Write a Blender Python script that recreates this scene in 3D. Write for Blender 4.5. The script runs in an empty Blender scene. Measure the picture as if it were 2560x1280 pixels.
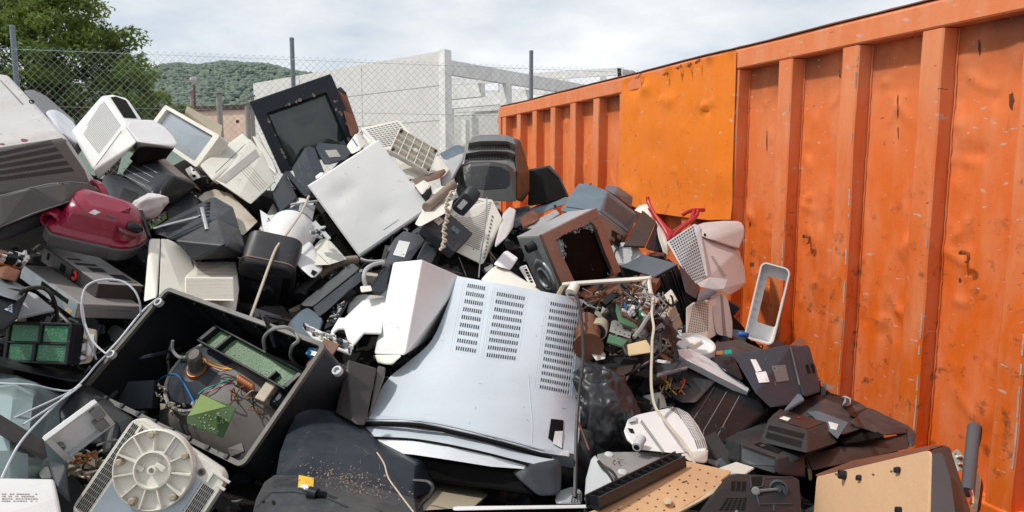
import bpy,bmesh,math,random
import numpy as np
from mathutils import Vector,Matrix,noise
from mathutils.bvhtree import BVHTree
random.seed(7)
C = bpy.context.scene.collection
scene = bpy.context.scene
R = math.radians
# camera
FPX = 1750.0
EYE = Vector((0,0,1.70))
PITCH = R(6.85)
cam_d = bpy.data.cameras.new("camera")
cam = bpy.data.objects.new("camera",cam_d); C.objects.link(cam)
cam.location = EYE
cam.rotation_euler = (R(90) - PITCH,0,0)
cam_d.sensor_width = 36.0
cam_d.lens = 36.0 * FPX / 2560.0
cam_d.clip_start = 0.05; cam_d.clip_end = 6000
scene.camera = cam
RM = cam.rotation_euler.to_matrix()
def ray(p):
 return RM @ Vector(((p[0] - 1280) / FPX,(640 - p[1]) / FPX,-1.0))
def U(p,d=None):
 """world point seen at photo position p at distance d along the view axis"""
 if d is None: p,d = (p[0],p[1]),p[2]
 return EYE + ray(p) * d
def crop(x0,y0,s):
 return lambda *a: (x0 + a[0] / s,y0 + a[1] / s) + tuple(a[2:])
cA = crop(0,150,3.657); cB = crop(0,450,3.657); cC = crop(0,750,2.4155)
cD = crop(550,150,2.845); cE = crop(550,500,3.2); cF = crop(700,850,2.844)
cG = crop(1150,400,3.2); cH = crop(1400,650,3.2); cI = crop(1400,900,3.3686)
cJ = crop(1750,880,3.16); cK = crop(1200,0,1.882); cL = crop(0,0,2.844)
def cc(c,*pts): return [c(*p) for p in pts]
# materials
MATS = {}
def nodes_of(name):
 m = bpy.data.materials.new(name); m.use_nodes = True
 nt = m.node_tree; nt.nodes.clear()
 out = nt.nodes.new("ShaderNodeOutputMaterial")
 b = nt.nodes.new("ShaderNodeBsdfPrincipled")
 nt.links.new(b.outputs[0],out.inputs[0])
 return m,nt,b
def N(nt,t,**kw):
 n = nt.nodes.new(t)
 for k,v in kw.items():
  if k.startswith("i_"):
   key = k[2:]
   key = int(key) if key.isdigit() else key.replace("_"," ")
   n.inputs[key].default_value = v
  else: setattr(n,k,v)
 return n
def rampn(nt,src,stops):
 r = nt.nodes.new("ShaderNodeValToRGB")
 els = r.color_ramp.elements
 while len(els) < len(stops): els.new(0.5)
 for e,(p,c) in zip(els,stops):
  e.position = p; e.color = (c,c,c,1) if not hasattr(c,'__len__') else (*c,1)
 nt.links.new(src,r.inputs[0]); return r.outputs[0]
def mixc(nt,fac,a,b,mode='MIX'):
 m = nt.nodes.new("ShaderNodeMix"); m.data_type = 'RGBA'; m.blend_type = mode
 for s,v in ((m.inputs[0],fac),(m.inputs[6],a),(m.inputs[7],b)):
  if hasattr(v,'is_linked'): nt.links.new(v,s)
  elif hasattr(v,'__len__'): s.default_value = (*v,1)
  else: s.default_value = v
 return m.outputs[2]
def mathn(nt,op,a,b=0.0):
 m = nt.nodes.new("ShaderNodeMath"); m.operation = op
 for s,v in ((m.inputs[0],a),(m.inputs[1],b)):
  if hasattr(v,'is_linked'): nt.links.new(v,s)
  else: s.default_value = v
 return m.outputs[0]
_seed = [0]
def plastic(name,col,rough=0.42,dirt=0.35,dcol=(0.16,0.12,0.085),metal=0.0,dust=0.0,spec=0.45,bump=0.15,coat=0.0,scr=0.25,big=0.12):
 if name in MATS: return MATS[name]
 m,nt,b = nodes_of(name)
 _seed[0] += 1
 tc = N(nt,"ShaderNodeTexCoord"); geo = N(nt,"ShaderNodeNewGeometry")
 mp = N(nt,"ShaderNodeMapping"); mp.inputs['Location'].default_value = (_seed[0] * 3.1,0,0)
 nt.links.new(tc.outputs['Object'],mp.inputs[0])
 oi = N(nt,"ShaderNodeObjectInfo")
 va = N(nt,"ShaderNodeVectorMath",operation='ADD'); nt.links.new(mp.outputs[0],va.inputs[0])
 vs = N(nt,"ShaderNodeVectorMath",operation='SCALE'); nt.links.new(oi.outputs['Location'],vs.inputs[0]); vs.inputs['Scale'].default_value = 1.0
 nt.links.new(vs.outputs[0],va.inputs[1]); V = va.outputs[0]
 n1 = N(nt,"ShaderNodeTexNoise",i_Scale=5.0,i_Detail=8.0,i_Roughness=0.65); nt.links.new(V,n1.inputs['Vector'])
 n2 = N(nt,"ShaderNodeTexNoise",i_Scale=45.0,i_Detail=6.0,i_Roughness=0.7); nt.links.new(V,n2.inputs['Vector'])
 n3 = N(nt,"ShaderNodeTexNoise",i_Scale=1.8,i_Detail=3.0); nt.links.new(V,n3.inputs['Vector'])
 ms = N(nt,"ShaderNodeMapping"); ms.inputs['Scale'].default_value = (4,60,12); ms.inputs['Rotation'].default_value = (.5,.8,.4)
 nt.links.new(V,ms.inputs[0])
 n4 = N(nt,"ShaderNodeTexNoise",i_Scale=2.5,i_Detail=4.0,i_Roughness=0.6); nt.links.new(ms.outputs[0],n4.inputs['Vector'])
 var = rampn(nt,n3.outputs[0],[(0.3,1 - big),(0.7,1 + big)])
 base = mixc(nt,1.0,col,var,'MULTIPLY')
 f1 = rampn(nt,n1.outputs[0],[(0.46,0.0),(0.72,1.0)])
 f2 = rampn(nt,n2.outputs[0],[(0.56,0.0),(0.70,1.0)])
 f = mathn(nt,'MULTIPLY',mathn(nt,'ADD',mathn(nt,'MULTIPLY',f1,0.7),mathn(nt,'MULTIPLY',f2,mathn(nt,'ADD',f1,0.15))),dirt)
 f = mathn(nt,'MINIMUM',f,0.95)
 c = mixc(nt,f,base,dcol)
 sc = rampn(nt,n4.outputs[0],[(0.68,0.0),(0.72,1.0)])
 lum = sum(col) / 3
 scol = (0.25,0.25,0.25) if lum < 0.2 else (0.22,0.2,0.18)
 c = mixc(nt,mathn(nt,'MULTIPLY',sc,scr),c,scol)
 if dust > 0:
  sx = N(nt,"ShaderNodeSeparateXYZ"); nt.links.new(geo.outputs['Normal'],sx.inputs[0])
  up = rampn(nt,sx.outputs[2],[(0.15,0.0),(0.85,1.0)])
  nd = rampn(nt,mathn(nt,'ADD',mathn(nt,'MULTIPLY',n1.outputs[0],.6),mathn(nt,'MULTIPLY',n2.outputs[0],.4)),[(0.40,0.15),(0.60,1.0)])
  c = mixc(nt,mathn(nt,'MULTIPLY',mathn(nt,'MULTIPLY',up,nd),dust * .45),c,(0.135,0.118,0.104))
 nt.links.new(c,b.inputs['Base Color'])
 rr = rampn(nt,n1.outputs[0],[(0.3,max(rough - 0.1,0.04)),(0.7,min(rough + 0.22,1))])
 nt.links.new(rr,b.inputs['Roughness'])
 b.inputs['Metallic'].default_value = metal
 b.inputs['Specular IOR Level'].default_value = spec
 if coat: b.inputs['Coat Weight'].default_value = coat; b.inputs['Coat Roughness'].default_value = 0.12
 if bump:
  bp = N(nt,"ShaderNodeBump",i_Strength=bump,i_Distance=0.01)
  nt.links.new(mathn(nt,'ADD',n1.outputs[0],mathn(nt,'MULTIPLY',n2.outputs[0],.25)),bp.inputs['Height'])
  nt.links.new(bp.outputs[0],b.inputs['Normal'])
 MATS[name] = m
 return m
def flat(name,col,rough=0.6,metal=0.0,spec=0.4):
 return plastic(name,col,rough,dirt=0.15,metal=metal,spec=spec,bump=0.05,scr=0.05,big=0.06)
M = {}
DARKD = (0.075,0.067,0.060)
def defm(key,*a,**k): M[key] = plastic(key,*a,**k)
defm('white',(0.73,0.725,0.72),0.38,dirt=0.22,dcol=(0.30,0.26,0.21))
defm('white_dirty',(0.56,0.55,0.53),0.45,dirt=0.75,dcol=(0.24,0.13,0.07))
defm('cool_white',(0.62,0.64,0.67),0.33,dirt=0.14,dcol=(0.28,0.28,0.28),scr=0.35)
defm('silver',(0.515,0.56,0.615),0.34,dirt=0.22,dcol=(0.25,0.25,0.26),spec=0.6,scr=0.35)
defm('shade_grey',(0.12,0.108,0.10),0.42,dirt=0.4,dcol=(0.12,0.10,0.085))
defm('silver_brown',(0.50,0.49,0.48),0.42,dirt=0.5,dcol=(0.24,0.17,0.13))
defm('fibreboard_c',(0.68,0.43,0.25),0.85,dirt=0.12,dcol=(0.42,0.27,0.14),bump=0.4,scr=0.0,spec=0.12,big=.05)
defm('slate_grey',(0.075,0.082,0.092),0.45,dirt=0.2,dcol=DARKD)
defm('warm_dark',(0.05,0.045,0.042),0.4,dirt=0.3,dcol=DARKD)
defm('slate_dark',(0.035,0.048,0.055),0.35,dirt=0.3,dcol=DARKD)
defm('charcoal_blue',(0.026,0.046,0.066),0.42,dirt=0.2,dust=.12,dcol=DARKD,spec=.3)
defm('black_soft',(0.022,0.0255,0.028),0.45,dirt=0.3,spec=.3,dust=.2,dcol=DARKD)
defm('mid_grey_b',(0.085,0.09,0.095),0.38,dirt=0.3,dust=.2,dcol=DARKD)
defm('charcoal_h',(0.026,0.029,0.035),0.4,dirt=0.6,dust=.15,dcol=(.10,.08,.065))
defm('navy_l',(0.05,0.055,0.07),0.35,dirt=0.25,dust=.15)
defm('pcb_chassis',(0.05,0.15,0.055),0.45,dirt=0.8,dcol=(0.20,0.22,0.13))
defm('pcb_bright',(0.02,0.17,0.075),0.35,dirt=0.2,dcol=(0.2,0.3,0.2))
defm('pcb_dark',(0.03,0.085,0.012),0.35,dirt=0.4,dcol=(0.09,0.12,0.03))
defm('slate_d',(0.075,0.09,0.11),0.42,dirt=0.4,dust=.3,dcol=DARKD)
defm('mid_grey_c',(0.12,0.122,0.118),0.36,dirt=0.2,spec=.5)
defm('charcoal_c',(0.05,0.052,0.052),0.4,dirt=0.2)
defm('beige',(0.64,0.62,0.55),0.45,dirt=0.28,dcol=(0.25,0.18,0.10))
defm('beige_rusty',(0.52,0.47,0.38),0.5,dirt=0.95,dcol=(0.20,0.08,0.035))
defm('cream',(0.71,0.685,0.61),0.4,dirt=0.15,dcol=(0.3,0.22,0.14))
defm('pinkish',(0.58,0.55,0.54),0.42,dirt=0.25,dcol=(0.25,0.18,0.14))
defm('tan',(0.40,0.34,0.25),0.5,dirt=0.3)
defm('light_grey',(0.46,0.47,0.48),0.42,dirt=0.3)
defm('mid_grey',(0.17,0.18,0.19),0.42,dirt=0.35,dust=0.25)
defm('warm_grey',(0.082,0.077,0.073),0.4,dirt=0.4,dust=0.1)
defm('slate',(0.10,0.14,0.175),0.38,dirt=0.3,dust=0.2,dcol=DARKD)
defm('charcoal',(0.031,0.037,0.046),0.42,dirt=0.3,dust=0.22,dcol=DARKD,spec=0.3)
defm('navy',(0.012,0.019,0.030),0.38,dirt=0.3,dust=0.15,dcol=DARKD,spec=0.35)
defm('black',(0.010,0.0125,0.0155),0.40,dirt=0.25,dust=0.10,dcol=(0.04,0.036,0.032),spec=0.3)
defm('black_brown',(0.026,0.0215,0.020),0.42,dirt=0.4,dust=0.3,dcol=(0.08,0.055,0.042))
defm('black_dusty',(0.020,0.025,0.032),0.45,dirt=0.5,dust=0.7,dcol=(0.11,0.092,0.078))
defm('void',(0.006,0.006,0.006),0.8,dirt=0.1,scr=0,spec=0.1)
defm('maroon',(0.23,0.006,0.032),0.22,dirt=0.32,dcol=(0.34,0.16,0.15),coat=0.35,spec=0.5)
defm('maroon_dark',(0.10,0.003,0.012),0.3,dirt=0.3,coat=0.3)
defm('bumper',(0.10,0.10,0.105),0.3,dirt=0.3)
defm('steel',(0.45,0.44,0.43),0.34,metal=0.55,dirt=0.5,dcol=(0.25,0.17,0.12))
defm('steel_brown',(0.36,0.25,0.20),0.38,metal=0.75,dirt=0.6,dcol=(0.17,0.08,0.05))
defm('galv',(0.42,0.47,0.49),0.3,metal=0.55,dirt=0.35)
defm('chrome',(0.7,0.7,0.7),0.12,metal=1.0,dirt=0.2)
defm('pole_paint',(0.18,0.235,0.28),0.45,dirt=0.3,dcol=(.2,.2,.2))
defm('fibreboard',(0.60,0.36,0.20),0.85,dirt=0.30,dcol=(0.30,0.16,0.08),bump=0.5,scr=0.05,spec=0.15)
defm('chipboard_edge',(0.60,0.47,0.32),0.9,dirt=0.7,dcol=(0.25,0.14,0.07),bump=0.9,spec=0.1)
defm('pcb_green',(0.035,0.13,0.06),0.4,dirt=0.5,dcol=(0.25,0.30,0.22))
defm('pcb_lime',(0.16,0.24,0.06),0.45,dirt=0.5,dcol=(0.08,0.10,0.03))
defm('pcb_orange',(0.50,0.19,0.04),0.5,dirt=0.5,dcol=(0.10,0.05,0.02))
defm('pcb_brown',(0.16,0.06,0.03),0.6,dirt=0.6,dcol=(0.28,0.20,0.14))
defm('copper',(0.45,0.17,0.07),0.35,metal=0.6,dirt=0.4)
defm('hose',(0.26,0.20,0.16),0.5,dirt=0.4)
defm('cable_black',(0.015,0.015,0.016),0.4,dirt=0.2)
defm('cable_white',(0.55,0.58,0.62),0.4,dirt=0.2)
defm('cable_beige',(0.55,0.47,0.37),0.5,dirt=0.3)
defm('cable_grey',(0.25,0.25,0.25),0.5,dirt=0.2)
defm('red',(0.42,0.012,0.018),0.35,dirt=0.25)
defm('blue',(0.02,0.18,0.45),0.4,dirt=0.2)
defm('teal',(0.0,0.33,0.28),0.35,dirt=0.2)
defm('yellow',(0.70,0.42,0.03),0.5,dirt=0.2)
defm('orange_wire',(0.40,0.17,0.06),0.5,dirt=0.2)
defm('label',(0.68,0.68,0.68),0.5,dirt=0.3,dcol=(.3,.28,.25))
defm('label_grey',(0.33,0.31,0.29),0.5,dirt=0.6,dcol=(.18,.15,.12))
defm('ink',(0.10,0.10,0.11),0.6)
defm('tube_grey',(0.135,0.125,0.115),0.55,dirt=0.6,dust=0.5,dcol=DARKD)
defm('slot',(0.010,0.010,0.010),0.7,dirt=0.0,scr=0,spec=0.1)
defm('slot_soft',(0.19,0.18,0.17),0.7,dirt=0.2,scr=0,spec=0.1)
defm('wood_rust',(0.16,0.055,0.03),0.7,dirt=0.6,dcol=(0.05,0.025,0.015))
def glassy(name,col,rough=0.06,dirt=0.25,dcol=(0.15,0.12,0.1),spec=0.6):
 m = plastic(name,col,rough,dirt=dirt,dcol=dcol,spec=spec,bump=0.0,scr=0.15,big=0.2)
 m.node_tree.nodes['Principled BSDF'].inputs['Coat Weight'].default_value = 0.6
 m.node_tree.nodes['Principled BSDF'].inputs['Coat Roughness'].default_value = 0.04
 M[name] = m
glassy('screen_green',(0.020,0.036,0.032))
glassy('screen_sky_tint',(0.24,0.29,0.325),rough=0.2,dirt=0.5,dcol=(0.2,0.14,0.11))  # sky reflection painted into the screen's base colour
glassy('tube_glass',(0.26,0.34,0.35),rough=0.12,dirt=0.35,dcol=(0.3,0.3,0.28))
glassy('oven_glass',(0.004,0.004,0.004),rough=0.10,dirt=0.2,dcol=(0.01,0.01,0.01),spec=.08)
M['oven_glass'].node_tree.nodes['Principled BSDF'].inputs['Coat Weight'].default_value = 0.0
# mesh helpers (all in world space)
def newbm(): return bmesh.new()
def merge(dst,src):
 off = {}
 for v in src.verts: off[v.index] = dst.verts.new(v.co)
 src.verts.index_update()
 vs = list(src.verts); mp = {}
 return dst
def hull_into(bm,pts,bev=0.006,seg=2,diss=9,mi=0):
 t = bmesh.new()
 for p in pts: t.verts.new(p)
 r = bmesh.ops.convex_hull(t,input=list(t.verts))
 junk = [e for e in r['geom_interior'] + r['geom_unused'] if isinstance(e,bmesh.types.BMVert)]
 if junk: bmesh.ops.delete(t,geom=list(set(junk)),context='VERTS')
 bmesh.ops.dissolve_limit(t,angle_limit=R(diss),verts=list(t.verts),edges=list(t.edges))
 if len(t.verts) > 6:
  try: bmesh.ops.planar_faces(t,faces=[f for f in t.faces if len(f.verts) > 3],iterations=12,factor=.6)
  except Exception: pass
 bmesh.ops.recalc_face_normals(t,faces=list(t.faces))
 if bev > 0:
  es = [e for e in t.edges if len(e.link_faces) == 2 and e.calc_face_angle(0) > R(14)]
  if es:
   try: bmesh.ops.bevel(t,geom=es,offset=bev,segments=seg,profile=0.5,affect='EDGES',clamp_overlap=True)
   except Exception: pass
 put(bm,t,mi); return bm
def put(bm,t,mi=None):
 t.verts.ensure_lookup_table(); t.verts.index_update()
 nv = [bm.verts.new(v.co) for v in t.verts]
 for f in t.faces:
  try:
   nf = bm.faces.new([nv[v.index] for v in f.verts]); nf.material_index = f.material_index if mi is None else mi
   nf.smooth = f.smooth
  except ValueError: pass
 t.free()
def hull(pts,bev=0.006,seg=2,diss=9):
 return hull_into(bmesh.new(),[p if isinstance(p,Vector) else U(p) for p in pts],bev,seg,diss)
def boxv(o,x,y,z):
 return [o + x * a + y * b + z * c for a in (0,1) for b in (0,1) for c in (0,1)]
class Frame:
 """an orthogonal box frame: origin o, unit axes, lengths"""
 def __init__(s,o,x,y,z):
  s.o = o; s.L = (x.length,y.length,z.length)
  s.x,s.y,s.z = x.normalized(),y.normalized(),z.normalized()
 def P(s,u,v,w): return s.o + s.x * (u * s.L[0]) + s.y * (v * s.L[1]) + s.z * (w * s.L[2])
 def M(s,a,b,c): return s.o + s.x * a + s.y * b + s.z * c
 def box(s,u0,u1,v0,v1,w0,w1,bev=0.004,bm=None,seg=2,mi=0):
  bm = bm or bmesh.new()
  return hull_into(bm,[s.P(u,v,w) for u in (u0,u1) for v in (v0,v1) for w in (w0,w1)],bev,seg,2,mi)
 def mbox(s,u0,u1,v0,v1,w0,w1,bev=0.004,bm=None,seg=2,mi=0):
  bm = bm or bmesh.new()
  return hull_into(bm,[s.M(u,v,w) for u in (u0,u1) for v in (v0,v1) for w in (w0,w1)],bev,seg,2,mi)
def lm(fun,x0,it=60):
 x = np.array(x0,float); lam = 1e-2; r = fun(x); c = r @ r
 for _ in range(it):
  J = np.zeros((len(r),len(x)))
  for i in range(len(x)):
   h = 1e-5; xx = x.copy(); xx[i] += h; J[:,i] = (fun(xx) - r) / h
  try: dx = np.linalg.solve(J.T @ J + lam * np.eye(len(x)),-J.T @ r)
  except Exception: break
  xn = x + dx; rn = fun(xn); cn = rn @ rn
  if cn < c: x,r,c,lam = xn,rn,cn,lam * 0.4
  else: lam *= 4
  if lam > 1e8: break
 return x,c
def rn(p):
 v = ray(p); return np.array((v.x,v.y,v.z))
def fit3(o,a,b,c,d,near=True,reg=0.02):
 """box whose corner o (distance d) and three neighbouring corners a,b,c are seen at these photo positions"""
 ro,ra,rb,rc = rn(o) * d,rn(a),rn(b),rn(c)
 def f(x):
  A = ra * d * math.exp(x[0]) - ro; B = rb * d * math.exp(x[1]) - ro; D = rc * d * math.exp(x[2]) - ro
  n = [np.linalg.norm(q) + 1e-9 for q in (A,B,D)]
  return np.array([A @ B / n[0] / n[1],A @ D / n[0] / n[2],B @ D / n[1] / n[2]] + [reg * q for q in x])
 best = None; s = 0.12 if near else -0.12
 for i in (-.3,0.3,1):
  for j in (-.3,0.3,1):
   for k in (-.3,0.3,1):
    x,cst = lm(f,[s * i,s * j,s * k])
    pen = cst + (1 if (sum(x) < 0) == near else 0)
    if best is None or pen < best[0]: best = (pen,x)
 x = best[1]
 O = EYE + Vector(ro)
 A,B,D = [EYE + Vector(r_ * d * math.exp(q)) - O for r_,q in ((ra,x[0]),(rb,x[1]),(rc,x[2]))]
 return Frame(O,A,B,D)
def fit2(o,a,b,ab,d,thick=0.1,lean=(0.1,0.1),reg=0.01,z0=None):
 """rectangle seen at o,a,a+b,b; z axis points AWAY from the camera by thick metres"""
 ro,ra,rb,rab = rn(o) * d,rn(a),rn(b),np.array(ab,float)
 inv = np.array(RM.transposed())
 def f(x):
  A = ra * d * math.exp(x[0]) - ro; B = rb * d * math.exp(x[1]) - ro
  q = inv @ (ro + A + B)
  px = np.array((1280 + FPX * q[0] / -q[2],640 - FPX * q[1] / -q[2]))
  return np.array([A @ B / np.linalg.norm(A) / np.linalg.norm(B),*((px - rab) / 400.0),reg * (x[0] - lean[0]),reg * (x[1] - lean[1])])
 best = None
 for l0 in (lean,(lean[0],-lean[1]),(-lean[0],lean[1])):
  x,cst = lm(f,l0)
  cst += 0.05 * ((x[0] - lean[0]) ** 2 + (x[1] - lean[1]) ** 2)
  if best is None or cst < best[0]: best = (cst,x)
 x = best[1]; O = EYE + Vector(ro)
 A = EYE + Vector(ra * d * math.exp(x[0])) - O; B = EYE + Vector(rb * d * math.exp(x[1])) - O
 n = A.cross(B).normalized()
 if n.dot(ray(o)) < 0: n = -n
 return Frame(O,A,B,n * thick)
def tube(bm,path,r,sides=8,mi=0,cap=True,close=False):
 rs = r if hasattr(r,'__len__') else [r] * len(path)
 rings = []; n = len(path); up = None
 for i,p in enumerate(path):
  a = path[max(i - 1,0)]; b = path[min(i + 1,n - 1)]
  t = (b - a)
  t = t.normalized() if t.length > 1e-9 else Vector((0,0,1))
  if up is None:
   up = t.orthogonal().normalized()
  else:
   up = (up - t * up.dot(t))
   up = up.normalized() if up.length > 1e-6 else t.orthogonal().normalized()
  s = t.cross(up)
  rings.append([bm.verts.new(p + (up * math.cos(k * 2 * math.pi / sides) + s * math.sin(k * 2 * math.pi / sides)) * rs[i]) for k in range(sides)])
 for i in range(n - 1):
  for k in range(sides):
   f = bm.faces.new((rings[i][k],rings[i][(k + 1) % sides],rings[i + 1][(k + 1) % sides],rings[i + 1][k]))
   f.material_index = mi; f.smooth = True
 if cap:
  for rg in (rings[0],rings[-1]):
   f = bm.faces.new(rg); f.material_index = mi
 return bm
def smooth_path(pts,n=8):
 """catmull-rom through world points"""
 out = []; P = [pts[0]] + list(pts) + [pts[-1]]
 for i in range(1,len(P) - 2):
  for k in range(n):
   t = k / n; p0,p1,p2,p3 = P[i - 1],P[i],P[i + 1],P[i + 2]
   out.append(0.5 * ((2 * p1) + (p2 - p0) * t + (2 * p0 - 5 * p1 + 4 * p2 - p3) * t * t + (3 * p1 - p0 - 3 * p2 + p3) * t ** 3))
 out.append(pts[-1]); return out
def ring_loft(bm,rings,mi=0,cap0=True,cap1=True,smooth=True):
 R_ = [[bm.verts.new(p) for p in rg] for rg in rings]
 n = len(R_[0])
 for a,b in zip(R_[:-1],R_[1:]):
  for k in range(n):
   f = bm.faces.new((a[k],a[(k + 1) % n],b[(k + 1) % n],b[k])); f.smooth = smooth; f.material_index = mi
 for c_,rg in ((cap0,R_[0]),(cap1,R_[-1])):
  if c_:
   f = bm.faces.new(rg); f.material_index = mi
 return bm
def rrect(w,h,r,n=5):
 pts = []
 r = min(r,w / 2 - 1e-4,h / 2 - 1e-4)
 for cx,cy,a0 in ((w - r,h - r,0),(r,h - r,90),(r,r,180),(w - r,r,270)):
  for k in range(n + 1):
   a = R(a0 + 90 * k / n); pts.append((cx + r * math.cos(a),cy + r * math.sin(a)))
 return pts
def cyl(bm,a,b,r0,r1=None,sides=24,mi=0,bev=0):
 r1 = r0 if r1 is None else r1
 return tube(bm,[a,b],[r0,r1],sides,mi)
def frame_prism(fr,outer,inner,w0,w1,bm=None,mi=0):
 """ring plate between two loops (metres in frame plane) from depth w0 to w1"""
 bm = bm or bmesh.new(); n = len(outer)
 L = []
 for loop,w in ((outer,w0),(inner,w0),(inner,w1),(outer,w1)):
  L.append([bm.verts.new(fr.M(p[0],p[1],w)) for p in loop])
 for q in range(4):
  a,b = L[q],L[(q + 1) % 4]
  for k in range(n):
   f = bm.faces.new((a[k],a[(k + 1) % n],b[(k + 1) % n],b[k])); f.material_index = mi
 return bm
# things and parts
ALLTOP = []
class Part:
 def __init__(s,name,bm,mats,label,parent):
  s.name,s.bm,s.mats,s.label,s.parent = name,bm,mats,label,parent; s._b = None
 def bvh(s):
  if s._b is None:
   bmesh.ops.recalc_face_normals(s.bm,faces=list(s.bm.faces))
   s._b = BVHTree.FromBMesh(s.bm)
  return s._b
 def hit(s,p,off=0.0012):
  d = ray(p).normalized()
  loc,nrm,i,dist = s.bvh().ray_cast(EYE,d)
  if loc is None:
   # off the silhouette: nearest point of the surface plane
   if getattr(s,'_last',None):
    L,n = s._last; den = d.dot(n)
    if abs(den) > 0.05: return EYE + d * ((L - EYE).dot(n) / den)
   return None
  if nrm.dot(d) > 0: nrm = -nrm
  s._last = (loc + nrm * off,nrm)
  return loc + nrm * off
 def islands(s):
  left = set(s.bm.verts); out = []
  while left:
   st = [left.pop()]; isl = set(st)
   while st:
    v = st.pop()
    for e in v.link_edges:
     o = e.other_vert(v)
     if o in left: left.discard(o); isl.add(o); st.append(o)
   out.append(isl)
  if len(out) < 2 or len(out) > 60: return [s]
  res = []
  for isl in out:
   b = bmesh.new(); mp = {v: b.verts.new(v.co) for v in isl}; fs = {f for v in isl for f in v.link_faces}
   for f in fs:
    nf = b.faces.new([mp[v] for v in f.verts]); nf.material_index = f.material_index; nf.smooth = f.smooth
   res.append(Part(s.name,b,s.mats,s.label,s.parent))
  return res
SPLIT = {'socket','screw_hole','hook','rim_lug','cassette_flap','rust_spot','mud_patch','peeled_metal','hole','button','side_clip','paint_smear','switch','square_hole','door_rib','wall_rib','vent_column','copper_scrap','stiffening_rib','lip','latch_block'}
class Thing:
 def __init__(s,name,label,cat,group=None,kind=None):
  s.name,s.label,s.cat,s.group,s.kind = name,label,cat,group,kind; s.parts = []
  ALLTOP.append(s)
 def part(s,name,bm,mat,label=None,parent=None):
  mats = mat if isinstance(mat,(list,tuple)) else [mat]
  mats = [M[m] if isinstance(m,str) else m for m in mats]
  p = Part(name,bm,mats,label,parent); s.parts.append(p); return p
 def build(s):
  lo = Vector((1e9,) * 3); hi = Vector((-1e9,) * 3)
  for p in s.parts:
   for v in p.bm.verts:
    for i in range(3): lo[i] = min(lo[i],v.co[i]); hi[i] = max(hi[i],v.co[i])
  base = Vector(((lo.x + hi.x) / 2,(lo.y + hi.y) / 2,lo.z))
  single = len(s.parts) == 1
  if single: root = None
  else:
   root = bpy.data.objects.new(s.name,None); C.objects.link(root); root.location = base
   root.empty_display_size = 0.05
  obs = {}; plist = []
  for p in s.parts:
   if p.name in SPLIT and not single: plist += p.islands()
   else: plist.append(p)
  for p in plist:
   bmesh.ops.recalc_face_normals(p.bm,faces=list(p.bm.faces)) if not getattr(p,'keep',False) else None
   for v in p.bm.verts: v.co -= base
   p.bm.normal_update()
   for e in (p.bm.edges if p.name not in ('bag','bag_bottom','cloth','side_panel','repair_sheet','crown') else ()):
    if len(e.link_faces) == 2 and e.calc_face_angle(0) > .55: e.smooth = False
   me = bpy.data.meshes.new(s.name if single else p.name)
   p.bm.to_mesh(me); p.bm.free()
   for m in p.mats: me.materials.append(m)
   o = bpy.data.objects.new(s.name if single else p.name,me); C.objects.link(o)
   if single: o.location = base; root = o
   else: o.parent = obs[id(p.parent)] if p.parent is not None else root
   if p.label and not single: o['label'] = p.label
   obs[id(p)] = o
  if s.kind: root['kind'] = s.kind
  if s.label: root['label'] = s.label
  if s.cat: root['category'] = s.cat
  if s.group: root['group'] = s.group
  return root
def solo(name,bm,mat,label,cat,group=None,kind=None):
 t = Thing(name,label,cat,group,kind); t.part(name,bm,mat); return t
def bil(q,u,v):
 a,b,c,d = q
 return tuple((a[i] * (1 - u) + b[i] * u) * (1 - v) + (d[i] * (1 - u) + c[i] * u) * v for i in range(2))
def decal(part,quad,off=0.0015,n=1,bm=None,mi=0):
 """patch draped on the part's real surface; quad in photo positions"""
 bm = bm or bmesh.new()
 g = [[part.hit(bil(quad,i / n,j / n),off) for i in range(n + 1)] for j in range(n + 1)]
 vv = [[bm.verts.new(p) if p else None for p in row] for row in g]
 for j in range(n):
  for i in range(n):
   q = (vv[j][i],vv[j][i + 1],vv[j + 1][i + 1],vv[j + 1][i])
   if all(q):
    f = bm.faces.new(q); f.material_index = mi
 return bm
def slots(part,quad,nu,nv,fu=0.5,fv=0.6,off=0.0015,bm=None,skip=None,mi=0):
 bm = bm or bmesh.new()
 for j in range(nv):
  for i in range(nu):
   if skip and skip(i,j): continue
   u0 = (i + (1 - fu) / 2) / nu; u1 = (i + (1 + fu) / 2) / nu
   v0 = (j + (1 - fv) / 2) / nv; v1 = (j + (1 + fv) / 2) / nv
   ps = [part.hit(bil(quad,u,v),off) for u,v in ((u0,v0),(u1,v0),(u1,v1),(u0,v1))]
   if all(ps) and max((ps[0] - p).length for p in ps) < 0.4:
    f = bm.faces.new([bm.verts.new(p) for p in ps]); f.material_index = mi
 return bm
def patch(part,poly,off=0.002,rings=5,per=4):
 """convex pixel polygon draped on a part's surface"""
 bm = bmesh.new(); cx = sum(p[0] for p in poly) / len(poly); cy = sum(p[1] for p in poly) / len(poly)
 b = []
 for a,c_ in zip(poly,poly[1:] + poly[:1]): b += [(a[0] + (c_[0] - a[0]) * k / per,a[1] + (c_[1] - a[1]) * k / per) for k in range(per)]
 R_ = [[part.hit((cx + (p[0] - cx) * k / rings,cy + (p[1] - cy) * k / rings),off) for p in b] for k in range(1,rings + 1)]
 c0 = part.hit((cx,cy),off)
 if not c0 or not all(all(r) for r in R_): return bm
 vc = bm.verts.new(c0); V = [[bm.verts.new(p) for p in r] for r in R_]; n = len(b)
 for k in range(n): bm.faces.new((vc,V[0][k],V[0][(k + 1) % n]))
 for i in range(rings - 1):
  for k in range(n): bm.faces.new((V[i][k],V[i + 1][k],V[i + 1][(k + 1) % n],V[i][(k + 1) % n]))
 return bm
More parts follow.
